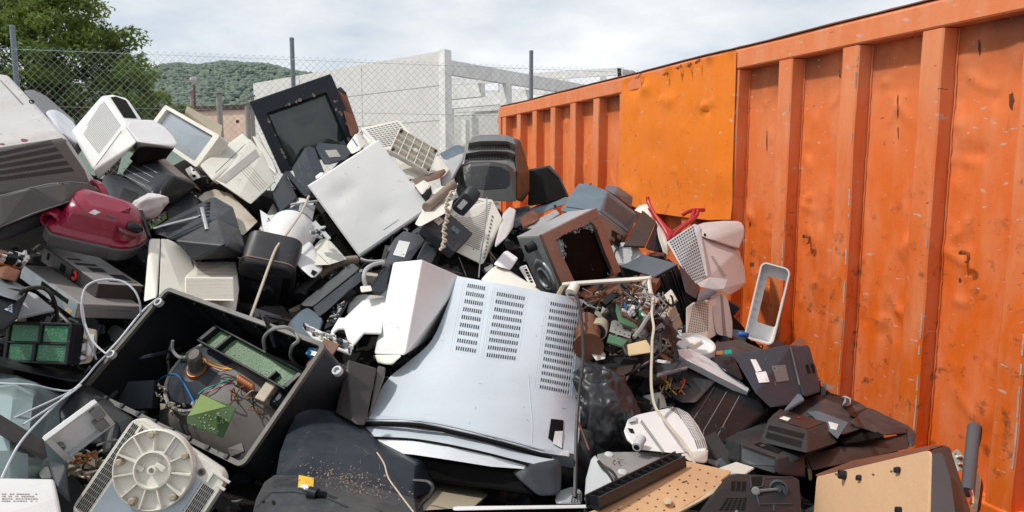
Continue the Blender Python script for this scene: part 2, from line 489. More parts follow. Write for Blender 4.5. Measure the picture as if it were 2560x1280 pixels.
def line_on(part,pts,r=0.0015,n=8,bm=None):
 """fine raised or sunk line draped on a surface, as a thin strip"""
 bm = bm or bmesh.new(); path = []
 for a,b in zip(pts[:-1],pts[1:]):
  for k in range(n):
   p = part.hit((a[0] + (b[0] - a[0]) * k / n,a[1] + (b[1] - a[1]) * k / n),0.0004)
   if p: path.append(p)
 if len(path) > 1: tube(bm,path,r,5)
 return bm
# world, sun
SUN = Vector((-0.52,-0.12,0.84)).normalized()
elev = math.asin(SUN.z); azim = math.atan2(SUN.x,SUN.y)
w = bpy.data.worlds.new("World"); scene.world = w; w.use_nodes = True
nt = w.node_tree; nt.nodes.clear()
wo = nt.nodes.new("ShaderNodeOutputWorld")
sky = nt.nodes.new("ShaderNodeTexSky"); sky.sky_type = 'NISHITA'; sky.sun_disc = False
sky.sun_elevation = elev; sky.sun_rotation = azim; sky.dust_density = 2.0; sky.air_density = 1.2
bg1 = nt.nodes.new("ShaderNodeBackground"); bg1.inputs[1].default_value = 0.10
nt.links.new(sky.outputs[0],bg1.inputs[0])
tc = nt.nodes.new("ShaderNodeTexCoord")
mp = nt.nodes.new("ShaderNodeMapping"); mp.inputs['Scale'].default_value = (1.0,1.0,2.6); mp.inputs['Location'].default_value = (3.7,1.15,.1)
nt.links.new(tc.outputs['Generated'],mp.inputs[0])
nz = N(nt,"ShaderNodeTexNoise",i_Scale=2.1,i_Detail=7.0,i_Roughness=0.52,i_Distortion=0.3); nt.links.new(mp.outputs[0],nz.inputs['Vector'])
nz2 = N(nt,"ShaderNodeTexNoise",i_Scale=4.5,i_Detail=6.0,i_Roughness=0.55); nt.links.new(mp.outputs[0],nz2.inputs['Vector'])
cl = rampn(nt,nz2.outputs[0],[(0.34,(0.61,0.68,0.76)),(0.50,(0.77,0.81,0.86)),(0.64,(0.92,0.935,0.955))])
sx = nt.nodes.new("ShaderNodeSeparateXYZ"); nt.links.new(tc.outputs['Generated'],sx.inputs[0])
hz = rampn(nt,sx.outputs[2],[(0.0,1.0),(0.16,1.0),(0.30,0.90),(0.6,0.80),(1.0,0.74)])
cl = mixc(nt,1.0,cl,hz,'MULTIPLY')
bg2 = nt.nodes.new("ShaderNodeBackground"); nt.links.new(cl,bg2.inputs[0]); bg2.inputs[1].default_value = 1.10
mx = nt.nodes.new("ShaderNodeMixShader")
cov = rampn(nt,nz.outputs[0],[(0.34,0.80),(0.56,1.0)])
nt.links.new(cov,mx.inputs[0]); nt.links.new(bg1.outputs[0],mx.inputs[1]); nt.links.new(bg2.outputs[0],mx.inputs[2])
nt.links.new(mx.outputs[0],wo.inputs[0])
sl = bpy.data.lights.new("sun",'SUN'); sl.energy = 3.15; sl.angle = R(3.0); sl.color = (1,0.965,0.90)
so = bpy.data.objects.new("sun",sl); C.objects.link(so)
so.rotation_euler = SUN.to_track_quat('Z','Y').to_euler(); so.location = (0,0,20)
scene.view_settings.view_transform = 'Standard'; scene.view_settings.look = 'None'
scene.view_settings.exposure = 0; scene.view_settings.gamma = 1
scene.cycles.max_bounces = 6; scene.cycles.diffuse_bounces = 3; scene.cycles.glossy_bounces = 3
scene.cycles.use_denoising = True
scene.cycles.sample_clamp_indirect = 4.0
# ground, hill
m,gt,b = nodes_of('yard_concrete')
tcg = N(gt,"ShaderNodeTexCoord"); n1 = N(gt,"ShaderNodeTexNoise",i_Scale=1.5,i_Detail=10.0); gt.links.new(tcg.outputs['Object'],n1.inputs['Vector'])
gt.links.new(rampn(gt,n1.outputs[0],[(0.3,(0.13,0.12,0.10)),(0.7,(0.26,0.24,0.21))]),b.inputs['Base Color']); b.inputs['Roughness'].default_value = 0.9
bm = bmesh.new()
s_ = 3000
for a,bb in ((-s_,-60),(s_,-60),(s_,s_),(-s_,s_)): bm.verts.new((a,bb,0))
bm.faces.new(bm.verts)
solo('ground',bm,m,None,None,kind='structure')
def hillz(px):  # outline of the hill in photo rows
 pts = [(-900,330),(-200,250),(250,222),(355,204),(400,196),(450,188),(510,180),(560,179),(610,181),(660,186),(715,192),(800,205),(1000,240),(1300,290),(1700,350),(2400,415),(3400,428)]
 for (x0,y0),(x1,y1) in zip(pts[:-1],pts[1:]):
  if x0 <= px <= x1: return y0 + (y1 - y0) * (px - x0) / (x1 - x0)
 return 428
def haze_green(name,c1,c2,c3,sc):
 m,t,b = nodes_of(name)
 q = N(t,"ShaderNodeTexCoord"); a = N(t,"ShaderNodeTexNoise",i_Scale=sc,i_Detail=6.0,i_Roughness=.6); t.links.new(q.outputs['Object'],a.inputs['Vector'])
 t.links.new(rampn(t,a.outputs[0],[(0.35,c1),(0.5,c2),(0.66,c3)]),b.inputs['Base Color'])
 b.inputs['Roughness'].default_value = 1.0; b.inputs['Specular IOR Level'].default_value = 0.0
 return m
hillm = haze_green('far_woods',(0.15,0.195,0.18),(0.17,0.215,0.185),(0.195,0.235,0.185),0.02)  # distance haze mixed into the greens
HD = 700.0
def hillpt(px,t):  # t 0 foot .. 1 crest
 crest = U((px,hillz(px)),HD + 250)
 foot = U((px,445),HD - 300); foot.z = -1
 p = foot.lerp(crest,t); p.z = foot.z + (crest.z - foot.z) * (math.sin(t * math.pi / 2) ** 1.1) + noise.noise(Vector((px * .011,t * 3.2,0))) * 9 * math.sin(t * math.pi)
 return p
bm = bmesh.new()
cols = [-900 + 45 * i for i in range(96)]; rows = 26
g = [[bm.verts.new(hillpt(x,j / rows)) for x in cols] for j in range(rows + 1)]
back = [bm.verts.new(Vector((v.co.x * 1.6,v.co.y + 900,-5))) for v in g[-1]]
g.append(back)
for j in range(len(g) - 1):
 for i in range(len(cols) - 1):
  f = bm.faces.new((g[j][i],g[j][i + 1],g[j + 1][i + 1],g[j + 1][i])); f.smooth = True
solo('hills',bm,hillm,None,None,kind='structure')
# woodland on the hill: one uncountable mass of crowns
bm = bmesh.new(); rr = random.Random(3)
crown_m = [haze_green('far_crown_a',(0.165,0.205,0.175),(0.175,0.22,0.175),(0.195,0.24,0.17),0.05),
           haze_green('far_crown_b',(0.14,0.18,0.165),(0.155,0.195,0.165),(0.18,0.22,0.165),0.05)]  # crown greens carry the same painted haze
def blob(bm,c,r,mi,rg,sq=0.8):
 t = bmesh.new(); bmesh.ops.create_icosphere(t,subdivisions=1,radius=1)
 a = rg.random() * 6.28
 for v in t.verts:
  k = r * (0.75 + 0.5 * rg.random()); x,y,z = v.co
  v.co = c + Vector((x * math.cos(a) - y * math.sin(a),x * math.sin(a) + y * math.cos(a),z * sq)) * k
 for f in t.faces: f.smooth = True
 put(bm,t,mi)
for _ in range(5200):
 px = rr.uniform(230,900); t = 1 - rr.random() ** 1.15 * 0.9
 p = hillpt(px,t)
 blob(bm,p + Vector((0,-1,1.0)),rr.uniform(2.0,4.4),rr.choice((0,0,1)),rr)
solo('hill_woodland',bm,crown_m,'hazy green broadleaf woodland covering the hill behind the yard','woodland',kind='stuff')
# trees behind the fence (left)
def leafmat(name,c1,c2,c3):
 m,t,b = nodes_of(name)
 q = N(t,"ShaderNodeTexCoord")
 a = N(t,"ShaderNodeTexNoise",i_Scale=1.1,i_Detail=3.0); t.links.new(q.outputs['Object'],a.inputs['Vector'])
 a2 = N(t,"ShaderNodeTexNoise",i_Scale=14.0,i_Detail=2.0); t.links.new(q.outputs['Object'],a2.inputs['Vector'])
 s = mathn(t,'ADD',mathn(t,'MULTIPLY',a.outputs[0],.55),mathn(t,'MULTIPLY',a2.outputs[0],.45))
 t.links.new(rampn(t,s,[(0.36,c1),(0.5,c2),(0.63,c3)]),b.inputs['Base Color'])
 b.inputs['Roughness'].default_value = 0.55; b.inputs['Specular IOR Level'].default_value = 0.35
 tr = t.nodes.new("ShaderNodeBsdfTranslucent"); tr.inputs[0].default_value = (*[min(1,x * 1.7) for x in c3],1)
 mxx = t.nodes.new("ShaderNodeMixShader"); mxx.inputs[0].default_value = 0.28
 o = [n for n in t.nodes if n.type == 'OUTPUT_MATERIAL'][0]
 t.links.new(b.outputs[0],mxx.inputs[1]); t.links.new(tr.outputs[0],mxx.inputs[2]); t.links.new(mxx.outputs[0],o.inputs[0])
 return m
leafA = leafmat('leaf_dark',(0.045,0.080,0.018),(0.09,0.145,0.026),(0.16,0.22,0.042))
leafB = leafmat('leaf_light',(0.07,0.12,0.024),(0.13,0.185,0.04),(0.23,0.27,0.065))
bark = haze_green('bark',(0.05,0.04,0.03),(0.09,0.07,0.05),(0.13,0.11,0.08),12)
def leafcloud(bm,c,rx,ry,rz,n,rg,ls):
 for _ in range(n):
  while True:
   q = Vector((rg.uniform(-1,1),rg.uniform(-1,1),rg.uniform(-1,1)))
   if 0.25 < q.length < 1: break
  q *= 0.6 + 0.4 * rg.random()
  p = c + Vector((q.x * rx,q.y * ry,q.z * rz))
  n_ = (Vector((rg.gauss(0,1),rg.gauss(0,1),rg.gauss(0.5,1)))).normalized()
  t = n_.orthogonal().normalized(); t = Matrix.Rotation(rg.random() * 6.28,3,n_) @ t; s = n_.cross(t)
  l = ls * rg.uniform(0.6,1.3); wd = l * 0.36
  vs = [bm.verts.new(p + t * l * .5),bm.verts.new(p + s * wd * .5 + t * .05 * l),bm.verts.new(p - t * l * .5),bm.verts.new(p - s * wd * .5 + t * .05 * l)]
  bm.faces.new(vs)
def tree(name,label,base,clumps,lm_,seed,ls,trunk_r=0.16,dens=520,group='trees behind the wire fence'):
 rg = random.Random(seed); t = Thing(name,label,'tree',group)
 bt = bmesh.new(); top = max(c[2] for c in clumps)
 cx = sum(c[0] for c in clumps) / len(clumps); cy = sum(c[1] for c in clumps) / len(clumps)
 trunk = smooth_path([base,base + Vector((.1,0,1.2)),Vector((cx,cy,top * .6)),Vector((cx,cy,top * .92))],4)
 tube(bt,trunk,[trunk_r * (1 - .8 * i / len(trunk)) for i in range(len(trunk))],8)
 for c in clumps[::1]:
  j = trunk[min(len(trunk) - 3,int(len(trunk) * min(.85,max(.25,(c[2] - .9) / top))))]
  e = Vector(c[:3]); mid = (j + e) / 2 + Vector((0,0,.12))
  tube(bt,smooth_path([j,mid,e],4),[0.05 * (1 - .1 * i) for i in range(9)],5)
 t.part('trunk',bt,bark)
 bl = bmesh.new()
 for c in clumps:
  r = c[3]
  for _ in range(int(7 * max(1,r / .5))):
   q = Vector((rg.gauss(0,.5),rg.gauss(0,.5),rg.gauss(0,.45))) * r
   leafcloud(bl,Vector(c[:3]) + q,r * .42,r * .42,r * .33,int(dens * r * .44),rg,ls)
 pp = t.part('crown',bl,lm_); pp.keep = True
 return t
def clumps_from(pxs,depth,rg,spread=.6):
 out = []
 for px,py,r in pxs:
  d = depth + rg.uniform(-spread,spread); p = U((px,py),d); out.append((p.x,p.y,p.z,r))
 return out
rg = random.Random(5)
big = [(x + rg.uniform(-14,14),y + rg.uniform(-14,14),rg.uniform(.55,.85)) for x,y in
       [(-120,-60),(-40,-80),(60,-60),(150,-30),(-100,40),(-20,30),(60,40),(140,45),(195,60),(-60,130),(20,130),(100,125),(180,130),(235,120),(-40,220),(50,220),(130,210),(210,200),(265,185),(-80,300),(20,300),(110,300),(190,285),(215,90),(60,-10)]]
tree('broadleaf_tree','large dark green broadleaf tree rising above the fence at the left edge',Vector((-8.2,13.2,0)),clumps_from(big,12.5,rg),leafA,11,.10,.22,dens=620)
mid = [(x,y,r) for x,y,r in [(262,130,.33),(290,165,.38),(315,165,.30),(300,225,.45),(335,170,.22),(270,260,.5),(325,262,.38),(345,205,.2),(230,320,.5),(310,310,.45),(285,110,.22)]]
tree('slender_tree','lighter green tree with a loose airy outline on the right of the dark tree',Vector((-7.6,13.0,0)),clumps_from(mid,12.4,rg,.3),leafB,12,.085,.1,dens=560)
low = [(x,y,r) for x,y,r in [(370,225,.32),(395,250,.3),(345,265,.42),(380,285,.4),(418,268,.26),(440,285,.25),(405,310,.35),(330,310,.45),(455,300,.2),(375,340,.45),(430,330,.3)]]
tree('low_tree','low bright green bushy tree between the fence and the wooded hill',Vector((-7.2,14.2,0)),clumps_from(low,13.6,rg,.3),leafB,13,.08,.08,dens=560)
# concrete building behind
conc = plastic('precast_concrete',(0.74,0.725,0.70),0.85,dirt=0.25,dcol=(0.33,0.31,0.29),spec=0.2,scr=0.1,big=0.05)
conc2 = plastic('precast_beam',(0.86,0.85,0.83),0.85,dirt=0.2,dcol=(0.4,0.38,0.36),spec=0.2,scr=0.05)
joint = plastic('joint',(0.42,0.41,0.40),0.9,scr=0,spec=.1)
tb = Thing('concrete_hall','unfinished grey precast concrete hall with open beams behind the fence','building')
cn = U((1098,128),35); ll = U((633,210),47.7); rr_ = U((1385,183),42.9)
d1 = (ll - cn); d1.z = 0; d2 = (rr_ - cn); d2.z = 0; d1u = d1.normalized(); d2u = d2.normalized()
H0 = cn.z
def hallbox(o,x,y,z): return hull([o + x * a + y * b + z * c for a in (0,1) for b in (0,1) for c in (0,1)],0.0,1,1)
gcn = Vector((cn.x,cn.y,0))
wl = tb.part('precast_wall',hallbox(gcn,d1,d2u * .3,Vector((0,0,H0))),conc)
bj = bmesh.new()
nrm = Vector((0,0,1)).cross(d1u); 
if nrm.dot(EYE - gcn) < 0: nrm = -nrm
for h in (H0 * .33,H0 * .555,H0 * .78):
 hull_into(bj,[gcn + d1 * a + Vector((0,0,h + c)) + nrm * e for a in (0,1) for c in (0,.04) for e in (0,.006)],0)
for a0 in (.345,.69):
 hull_into(bj,[gcn + d1 * (a0 + c) + Vector((0,0,h)) + nrm * e for h in (0.01,H0 - .02) for c in (0,.0018) for e in (0,.008)],0)
tb.part('panel_joint',bj,joint)
tb.part('corner_column',hallbox(gcn - d1u * .45 + nrm * .05,d1u * .43,d2u * .5,Vector((0,0,H0 + .05))),conc2)
tb.part('eaves_beam',hallbox(Vector((cn.x,cn.y,H0 - 1.05)) + d2u * .55,d2u * 15.5,d1u * .35,Vector((0,0,.72))),conc2)
for k,dd in enumerate((5.4,10.7,16.0)):
 tb.part('column',hallbox(gcn + d2u * dd,d2u * .5,d1u * .5,Vector((0,0,H0 - 1.05))),conc2)
for k,(off,z0,hh) in enumerate(((3.2,H0 - 2.1,.75),(7.5,H0 - 2.6,.8),(12.2,H0 - 3.1,.8),(17,H0 - 3.6,.8))):
 tb.part('roof_beam',hallbox(Vector((gcn.x,gcn.y,H0 - 1.95 + .05 * k)) + d2u * (off),d1u * 17,d2u * .35,Vector((0,0,.7))),conc2)
for off in (1.6,6.2):
 tb.part('column',hallbox(gcn + d1u * (off + 10) + d2u * 14,d1u * .45,d2u * .45,Vector((0,0,H0 - 2))),conc2)
# rear wall of the hall, seen through the open side
o2 = U((1105,200),52); o2.z = 0
for k,(x0,x1,y) in enumerate(((1112,1390,262),(1390,1545,262))):
 a = U((x0,y),56); b2 = U((x1,y - 8),52)
 zt = a.z; a = Vector((a.x,a.y,0)); b2 = Vector((b2.x,b2.y,0))
 tb.part('rear_panel',hallbox(a,(b2 - a) * .98,Vector((0.05,.3,0)),Vector((0,0,zt))),conc)
for (x0,y0,x1,y1,th) in ((1105,197,1560,168,17),(1110,233,1560,205,17),(1125,268,1560,240,15)):
 a = U((x0,y0),50); b2 = U((x1,y1),46); zz = Vector((0,0,th / FPX * 48))
 tb.part('rafter',hull([p + q + s3 for p in (a,b2) for q in (Vector((0,0,0)),-zz) for s3 in (Vector((0,0,0)),Vector((.05,.4,0)))],0),conc2)
for x,yt in ((1117,240),(1180,285),(1245,205),(1405,195),(1500,190)):
 a = U((x,yt),45.5); zt = a.z; a.z = 0
 tb.part('column',hallbox(a,Vector((.42,0,0)),Vector((0,.4,0)),Vector((0,0,zt))),conc2)
# low pink building with chimneys
pinkm = plastic('pink_render',(0.80,0.58,0.46),0.9,dirt=0.25,dcol=(0.4,0.3,0.24),spec=.1)
roofm = plastic('roof_edge',(0.07,0.045,0.04),0.8)
pb = Thing('low_building','low pink rendered building with a dark flat roof edge beyond the fence','building')
a = U((455,285),24); b2 = U((627,291),23)
za = U((490,280),24).z
a.z = 0; b2.z = 0
dd = (b2 - a)
nb = (b2 - Vector((EYE.x,EYE.y,0))).normalized(); nb = (nb + Vector((-.06,0,0))).normalized()
pw = pb.part('wall',hallbox(a,dd,nb * 6,Vector((0,0,za))),pinkm)
pb.part('roof',hallbox(a - dd * .01 - nb * .08 + Vector((0,0,za + .003)),dd * 1.02,nb * 6.2,Vector((0,0,.16))),roofm)
bmv = bmesh.new(); cyl(bmv,U((594,304),22.35),U((594,304),22.9),.055,sides=12); pb.part('vent_pipe',bmv,'void')
for px,yt,w_ in ((481,232,.1),(547,236,.1),(618,262,.09),(630,243,.07)):
 t = Thing('vent_stack',{481: 'grey vent stack beside the street lamp',547: 'tall grey vent stack above the middle of the pink building',618: 'short grey vent stack with a wide cap at the corner of the pink building',630: 'thin grey vent pipe right at the corner of the concrete wall'}[px],'vent stack','vent stacks by the pink building')
 bmv = bmesh.new(); top = U((px,yt),21.3); cyl(bmv,Vector((top.x,top.y,0)),top,w_ * .85,sides=12); t.part('stack',bmv,plastic('stack_metal',(.33,.31,.29),.6,dirt=.4))
 bmv = bmesh.new(); cyl(bmv,top + Vector((0,0,.02)),top + Vector((0,0,.07)),w_ * 1.5,w_ * 1.3,sides=12); t.part('cap',bmv,'mid_grey')
t = Thing('street_lamp','street lamp with a pale dome head on a thin rusty post','street lamp')
bmv = bmesh.new(); p0 = U((485,212),20.9); g0 = Vector((p0.x + .05,p0.y,0)); tube(bmv,[g0,U((488,290),20.9),p0],.035,8); t.part('post',bmv,'wood_rust')
bmv = bmesh.new(); c0 = U((483,202),20.9)
ring_loft(bmv,[[c0 + Vector((math.cos(q) * r,math.sin(q) * r,z)) for q in [k * math.pi / 7 for k in range(14)]] for r,z in ((.03,.11),(.085,.09),(.095,.02),(.075,-.02),(.03,-.1))])
t.part('lamp_head',bmv,'pinkish')
# chain link fence
FK = 1.06
fpA = Vector((-5.17 * FK,7.2 * FK)); fpB = Vector((-2.47 * FK,7.86 * FK)); 
dirf = (Vector((0.246,8.6)) - Vector((-5.17,7.2))).normalized()
def fence_xy(px):
 r = ray((px,300)); # intersect vertical fence plane
 o = fpA; n = Vector((-dirf.y,dirf.x))
 tt = (o.x * n.x + o.y * n.y) / (r.x * n.x + r.y * n.y)
 return Vector((r.x * tt,r.y * tt)),tt
ft = Thing('chain_link_fence','grey chain link wire mesh stretched between metal posts behind the heap','fence')
def fence_z(px,py):
 r = ray((px,py)); o = fpA; n = Vector((-dirf.y,dirf.x)); tt = (o.x * n.x + o.y * n.y) / (r.x * n.x + r.y * n.y); return EYE.z + r.z * tt
ztop = fence_z(500,133)
wire = plastic('fence_wire',(0.40,0.47,0.46),0.5,metal=0.3,dirt=0.2,scr=0)
wm = bmesh.new()
s0,s1 = -2.2,11.5; pit = 0.074 * FK; hgt = ztop - 0.0; nf = Vector((-dirf.y,dirf.x,0))
org = Vector((fpA.x,fpA.y,0)); dv = Vector((dirf.x,dirf.y,0))
wr = 0.0014
zbot = 0.35
nst = int((s1 - s0) / pit)
stepz = pit * 1.02
for i in range(-int((ztop - zbot) / stepz) - 1,nst + 1):
 for sg in (1,-1):
  # diagonal wire starting at the top point i (going down right or down left)
  st = s0 + i * pit
  a_s,a_z = st,ztop
  b_s,b_z = st + sg * (ztop - zbot) / stepz * pit,zbot
  # clip to s0..s1
  if sg == 1 and b_s < s0: continue
  def at(s):
   k = (s - a_s) / (b_s - a_s); return a_z + (b_z - a_z) * k
  lo_,hi_ = (a_s,b_s) if a_s < b_s else (b_s,a_s)
  lo2,hi2 = max(lo_,s0),min(hi_,s1)
  if hi2 - lo2 < pit: continue
  P0 = org + dv * lo2 + Vector((0,0,at(lo2))) + nf * (.0015 * sg); P1 = org + dv * hi2 + Vector((0,0,at(hi2))) + nf * (.0015 * sg)
  tube(wm,[P0,P1],wr,4,cap=False)
  if a_s >= s0 and a_s <= s1 and sg == 1:   # knuckle tips above the line wire
   e = org + dv * a_s + Vector((0,0,ztop)); tube(wm,[e - dv * pit * .0,e + dv * pit * .32 + Vector((0,0,.001))],wr,4)
ft.part('wire_mesh',wm,wire)
lw = bmesh.new()
for zz in (ztop - .035,fence_z(500,270) - .02,.4):
 tube(lw,[org + dv * s0 + Vector((0,0,zz)) + nf * -.006,org + dv * s1 + Vector((0,0,zz)) + nf * -.006],.0022,5)
ft.part('line_wire',lw,wire)
for px,yt,lb in ((27,66,'leftmost blue grey round fence post in front of the dark tree'),(729,97,'blue grey fence post rising behind the black television'),(1330,129,'blue grey fence post right in front of the open concrete beams')):
 q,tt = fence_xy(px); z = EYE.z + ray((px,yt)).z * tt * (1 if True else 1)
 r = ray((px,yt)); o = fpA; n = Vector((-dirf.y,dirf.x)); t2 = (o.x * n.x + o.y * n.y) / (r.x * n.x + r.y * n.y)
 P = Vector((r.x * t2,r.y * t2,EYE.z + r.z * t2)) - nf * -.035
 t = Thing('fence_post',lb,'fence post','round metal posts of the wire fence')
 bmv = bmesh.new(); cyl(bmv,Vector((P.x,P.y,0)),P,.026,sides=14); t.part('pipe',bmv,'pole_paint')
 bmv = bmesh.new(); cyl(bmv,P + Vector((0,0,.0005)),P + Vector((0,0,.02)),.029,.024,sides=14); t.part('cap',bmv,'pole_paint')
# orange roll-off container
WD = Vector((-0.362,0.932,0)).normalized(); WN = Vector((-WD.y,WD.x,0))   # along the wall (away), outward normal (to the left)
if WN.x > 0: WN = -WN
DW = 3.0
W0 = -WN * DW; W0.z = 0      # foot point of the rib front plane closest to the eye
def onwall(p,e=0.0):
 """s,h of the pixel on the plane e metres in front of the rib faces"""
 r = ray(p); pl = W0 + WN * e
 t = (pl - Vector((EYE.x,EYE.y,0))).dot(WN) / r.dot(WN)
 P = EYE + r * t; return (P - W0).dot(WD),P.z
def WP(s,h,e): return W0 + WD * s + WN * e + Vector((0,0,h))
def wbox(bm,s0,s1,h0,h1,e0,e1,bev=.006,seg=2,mi=0):
 return hull_into(bm,[WP(s,h,e) for s in (s0,s1) for h in (h0,h1) for e in (e0,e1)],bev,seg,1,mi)
def N_grime_shade(t,z,zt,nz_):  # grime plus the rail's shade, darkened into the paint below the top rail
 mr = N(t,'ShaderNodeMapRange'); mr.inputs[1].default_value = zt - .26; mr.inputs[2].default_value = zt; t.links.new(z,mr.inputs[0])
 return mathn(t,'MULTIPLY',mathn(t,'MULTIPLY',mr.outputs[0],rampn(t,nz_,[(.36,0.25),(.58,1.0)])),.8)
def rustpaint(name,top,low,patchy=0.3,zlo=.9,zhi=2.5,chips=.5,grime_shade_z=None):
 m,t,b = nodes_of(name)
 g = N(t,"ShaderNodeNewGeometry"); V = g.outputs['Position']
 sx = N(t,"ShaderNodeSeparateXYZ"); t.links.new(V,sx.inputs[0])
 n1 = N(t,"ShaderNodeTexNoise",i_Scale=2.2,i_Detail=9.0,i_Roughness=.62); t.links.new(V,n1.inputs['Vector'])
 n2 = N(t,"ShaderNodeTexNoise",i_Scale=11.0,i_Detail=9.0,i_Roughness=.68); t.links.new(V,n2.inputs['Vector'])
 mp_ = N(t,"ShaderNodeMapping"); mp_.inputs['Scale'].default_value = (6,6,1.6); t.links.new(V,mp_.inputs[0])
 n3 = N(t,"ShaderNodeTexNoise",i_Scale=1.6,i_Detail=6.0,i_Roughness=.6); t.links.new(mp_.outputs[0],n3.inputs['Vector'])
 mp2 = N(t,"ShaderNodeMapping"); mp2.inputs['Scale'].default_value = (3,9,22); mp2.inputs['Rotation'].default_value = (.7,.3,.5); t.links.new(V,mp2.inputs[0])
 n4 = N(t,"ShaderNodeTexNoise",i_Scale=1.7,i_Detail=5.0,i_Roughness=.55); t.links.new(mp2.outputs[0],n4.inputs['Vector'])
 mr = N(t,"ShaderNodeMapRange"); mr.inputs[1].default_value = zlo; mr.inputs[2].default_value = zhi; t.links.new(sx.outputs[2],mr.inputs[0])
 hgt_ = mathn(t,'ADD',mr.outputs[0],mathn(t,'MULTIPLY',mathn(t,'SUBTRACT',n1.outputs[0],.5),1.0))
 c = rampn(t,hgt_,[(0.15,low),(0.75,top)])
 fade = rampn(t,n3.outputs[0],[(0.42,0.0),(0.68,1.0)])
 c = mixc(t,mathn(t,'MULTIPLY',fade,patchy),c,(0.80,0.36,0.20))
 grime = rampn(t,n1.outputs[0],[(0.60,0.0),(0.78,.45)])
 c = mixc(t,grime,c,tuple(x * .35 for x in low))
 lowness = rampn(t,mr.outputs[0],[(0.0,1.0),(0.6,0.12)])
 gr2 = mathn(t,'MULTIPLY',rampn(t,n2.outputs[0],[(0.56,0.0),(0.68,.8)]),lowness)
 c = mixc(t,gr2,c,(0.09,0.035,0.02))
 st = rampn(t,n3.outputs[0],[(0.22,.35),(0.33,0.0)])
 c = mixc(t,st,c,(0.16,0.05,0.02))
 grime_shade = mathn(t,'MULTIPLY',rampn(t,sx.outputs[2],[(0.0,0.0),(1.0,0.0)]) if not grime_shade_z else N_grime_shade(t,sx.outputs[2],grime_shade_z,n1.outputs[0]),1.0)
 c = mixc(t,grime_shade,c,(0.10,0.035,0.02))
 chip = rampn(t,n2.outputs[0],[(0.685,0.0),(0.71,1.0)])
 c = mixc(t,mathn(t,'MULTIPLY',chip,chips),c,(0.055,0.028,0.02))
 sc = rampn(t,n4.outputs[0],[(0.675,0.0),(0.69,1.0)])
 c = mixc(t,mathn(t,'MULTIPLY',sc,.7),c,(0.55,0.46,0.40))
 sc2 = rampn(t,n4.outputs[0],[(0.28,1.0),(0.295,0.0)])
 c = mixc(t,mathn(t,'MULTIPLY',sc2,.7),c,(0.09,0.04,0.03))
 t.links.new(c,b.inputs['Base Color'])
 t.links.new(rampn(t,n2.outputs[0],[(0.3,.42),(0.7,.75)]),b.inputs['Roughness'])
 b.inputs['Specular IOR Level'].default_value = 0.35
 bp = N(t,"ShaderNodeBump",i_Strength=.25,i_Distance=.01); t.links.new(n2.outputs[0],bp.inputs['Height']); t.links.new(bp.outputs[0],b.inputs['Normal'])
 return m
orp = rustpaint('orange_panel_paint',(0.80,0.205,0.055),(0.74,0.135,0.010),.35,grime_shade_z=onwall((2098,122))[1])
orr = rustpaint('orange_rib_paint',(0.78,0.225,0.08),(0.72,0.135,0.012),.45,chips=.9)
orb = rustpaint('orange_patch_paint',(0.90,0.225,0.009),(0.87,0.19,0.006),.10,chips=.5)
rustm = plastic('rust',(0.14,0.05,0.025),.8,dirt=.6,dcol=(.05,.02,.01))
orweld = rustpaint('weld_paint',(0.68,0.17,0.05),(0.60,0.11,0.01),.3,chips=.7)
chipm = plastic('chipped_edge',(.46,.40,.36),.7,dirt=.9,dcol=(.07,.03,.02),spec=.1)
ct = Thing('roll_off_container','tall ribbed orange steel waste container with rust and dents on the right','container')
ed = 0.085
# rib positions (left edge of each rib face) from the photo
def s_at(x): return onwall((x,300))[0]
s_ribs = {}
knownx = [1309,1346,1389,1437.5,1491]; nearx = [1941,2098,2297,2544]
sp = (s_at(1941) - s_at(2544)) / 3.0
s_near = [s_at(1941) - k * sp for k in range(-13,7)]
ztopc = onwall((1840,121))[1]; zrail = onwall((2098,122))[1]
s_end = onwall((1250,290))[0]; s_start = -2.2
railh = ztopc - zrail
# body panel with dents
bp_ = bmesh.new(); ns,nh = 640,120
rgd = random.Random(21)
dents = [(rgd.uniform(s_start,s_end),rgd.uniform(.4,zrail - .15),rgd.uniform(.015,.075),rgd.uniform(.008,.024) * rgd.choice((1,1,-1)),rgd.uniform(.6,2.2)) for _ in range(150)] + [(rgd.uniform(-1.2,3.6),rgd.uniform(.6,zrail - .12),rgd.uniform(.008,.035),rgd.uniform(.005,.017) * rgd.choice((1,1,-1)),rgd.uniform(.6,2.5)) for _ in range(200)]
folds = [(rgd.uniform(s_start,s_end),rgd.uniform(.5,zrail - .3),rgd.uniform(-1.2,1.2),rgd.uniform(.08,.22),rgd.uniform(.006,.014)) for _ in range(80)] + [(rgd.uniform(-1.2,3.6),rgd.uniform(.6,zrail - .25),rgd.uniform(-1.2,1.2),rgd.uniform(.05,.16),rgd.uniform(.004,.010)) for _ in range(70)]
DB = {}; FB = {}
for L_,D_ in ((dents,DB),(folds,FB)):
 for d_ in L_:
  for q in (-1,0,1): D_.setdefault(int((d_[0]) / .3) + q,[]).append(d_)
wid0 = sp * .228
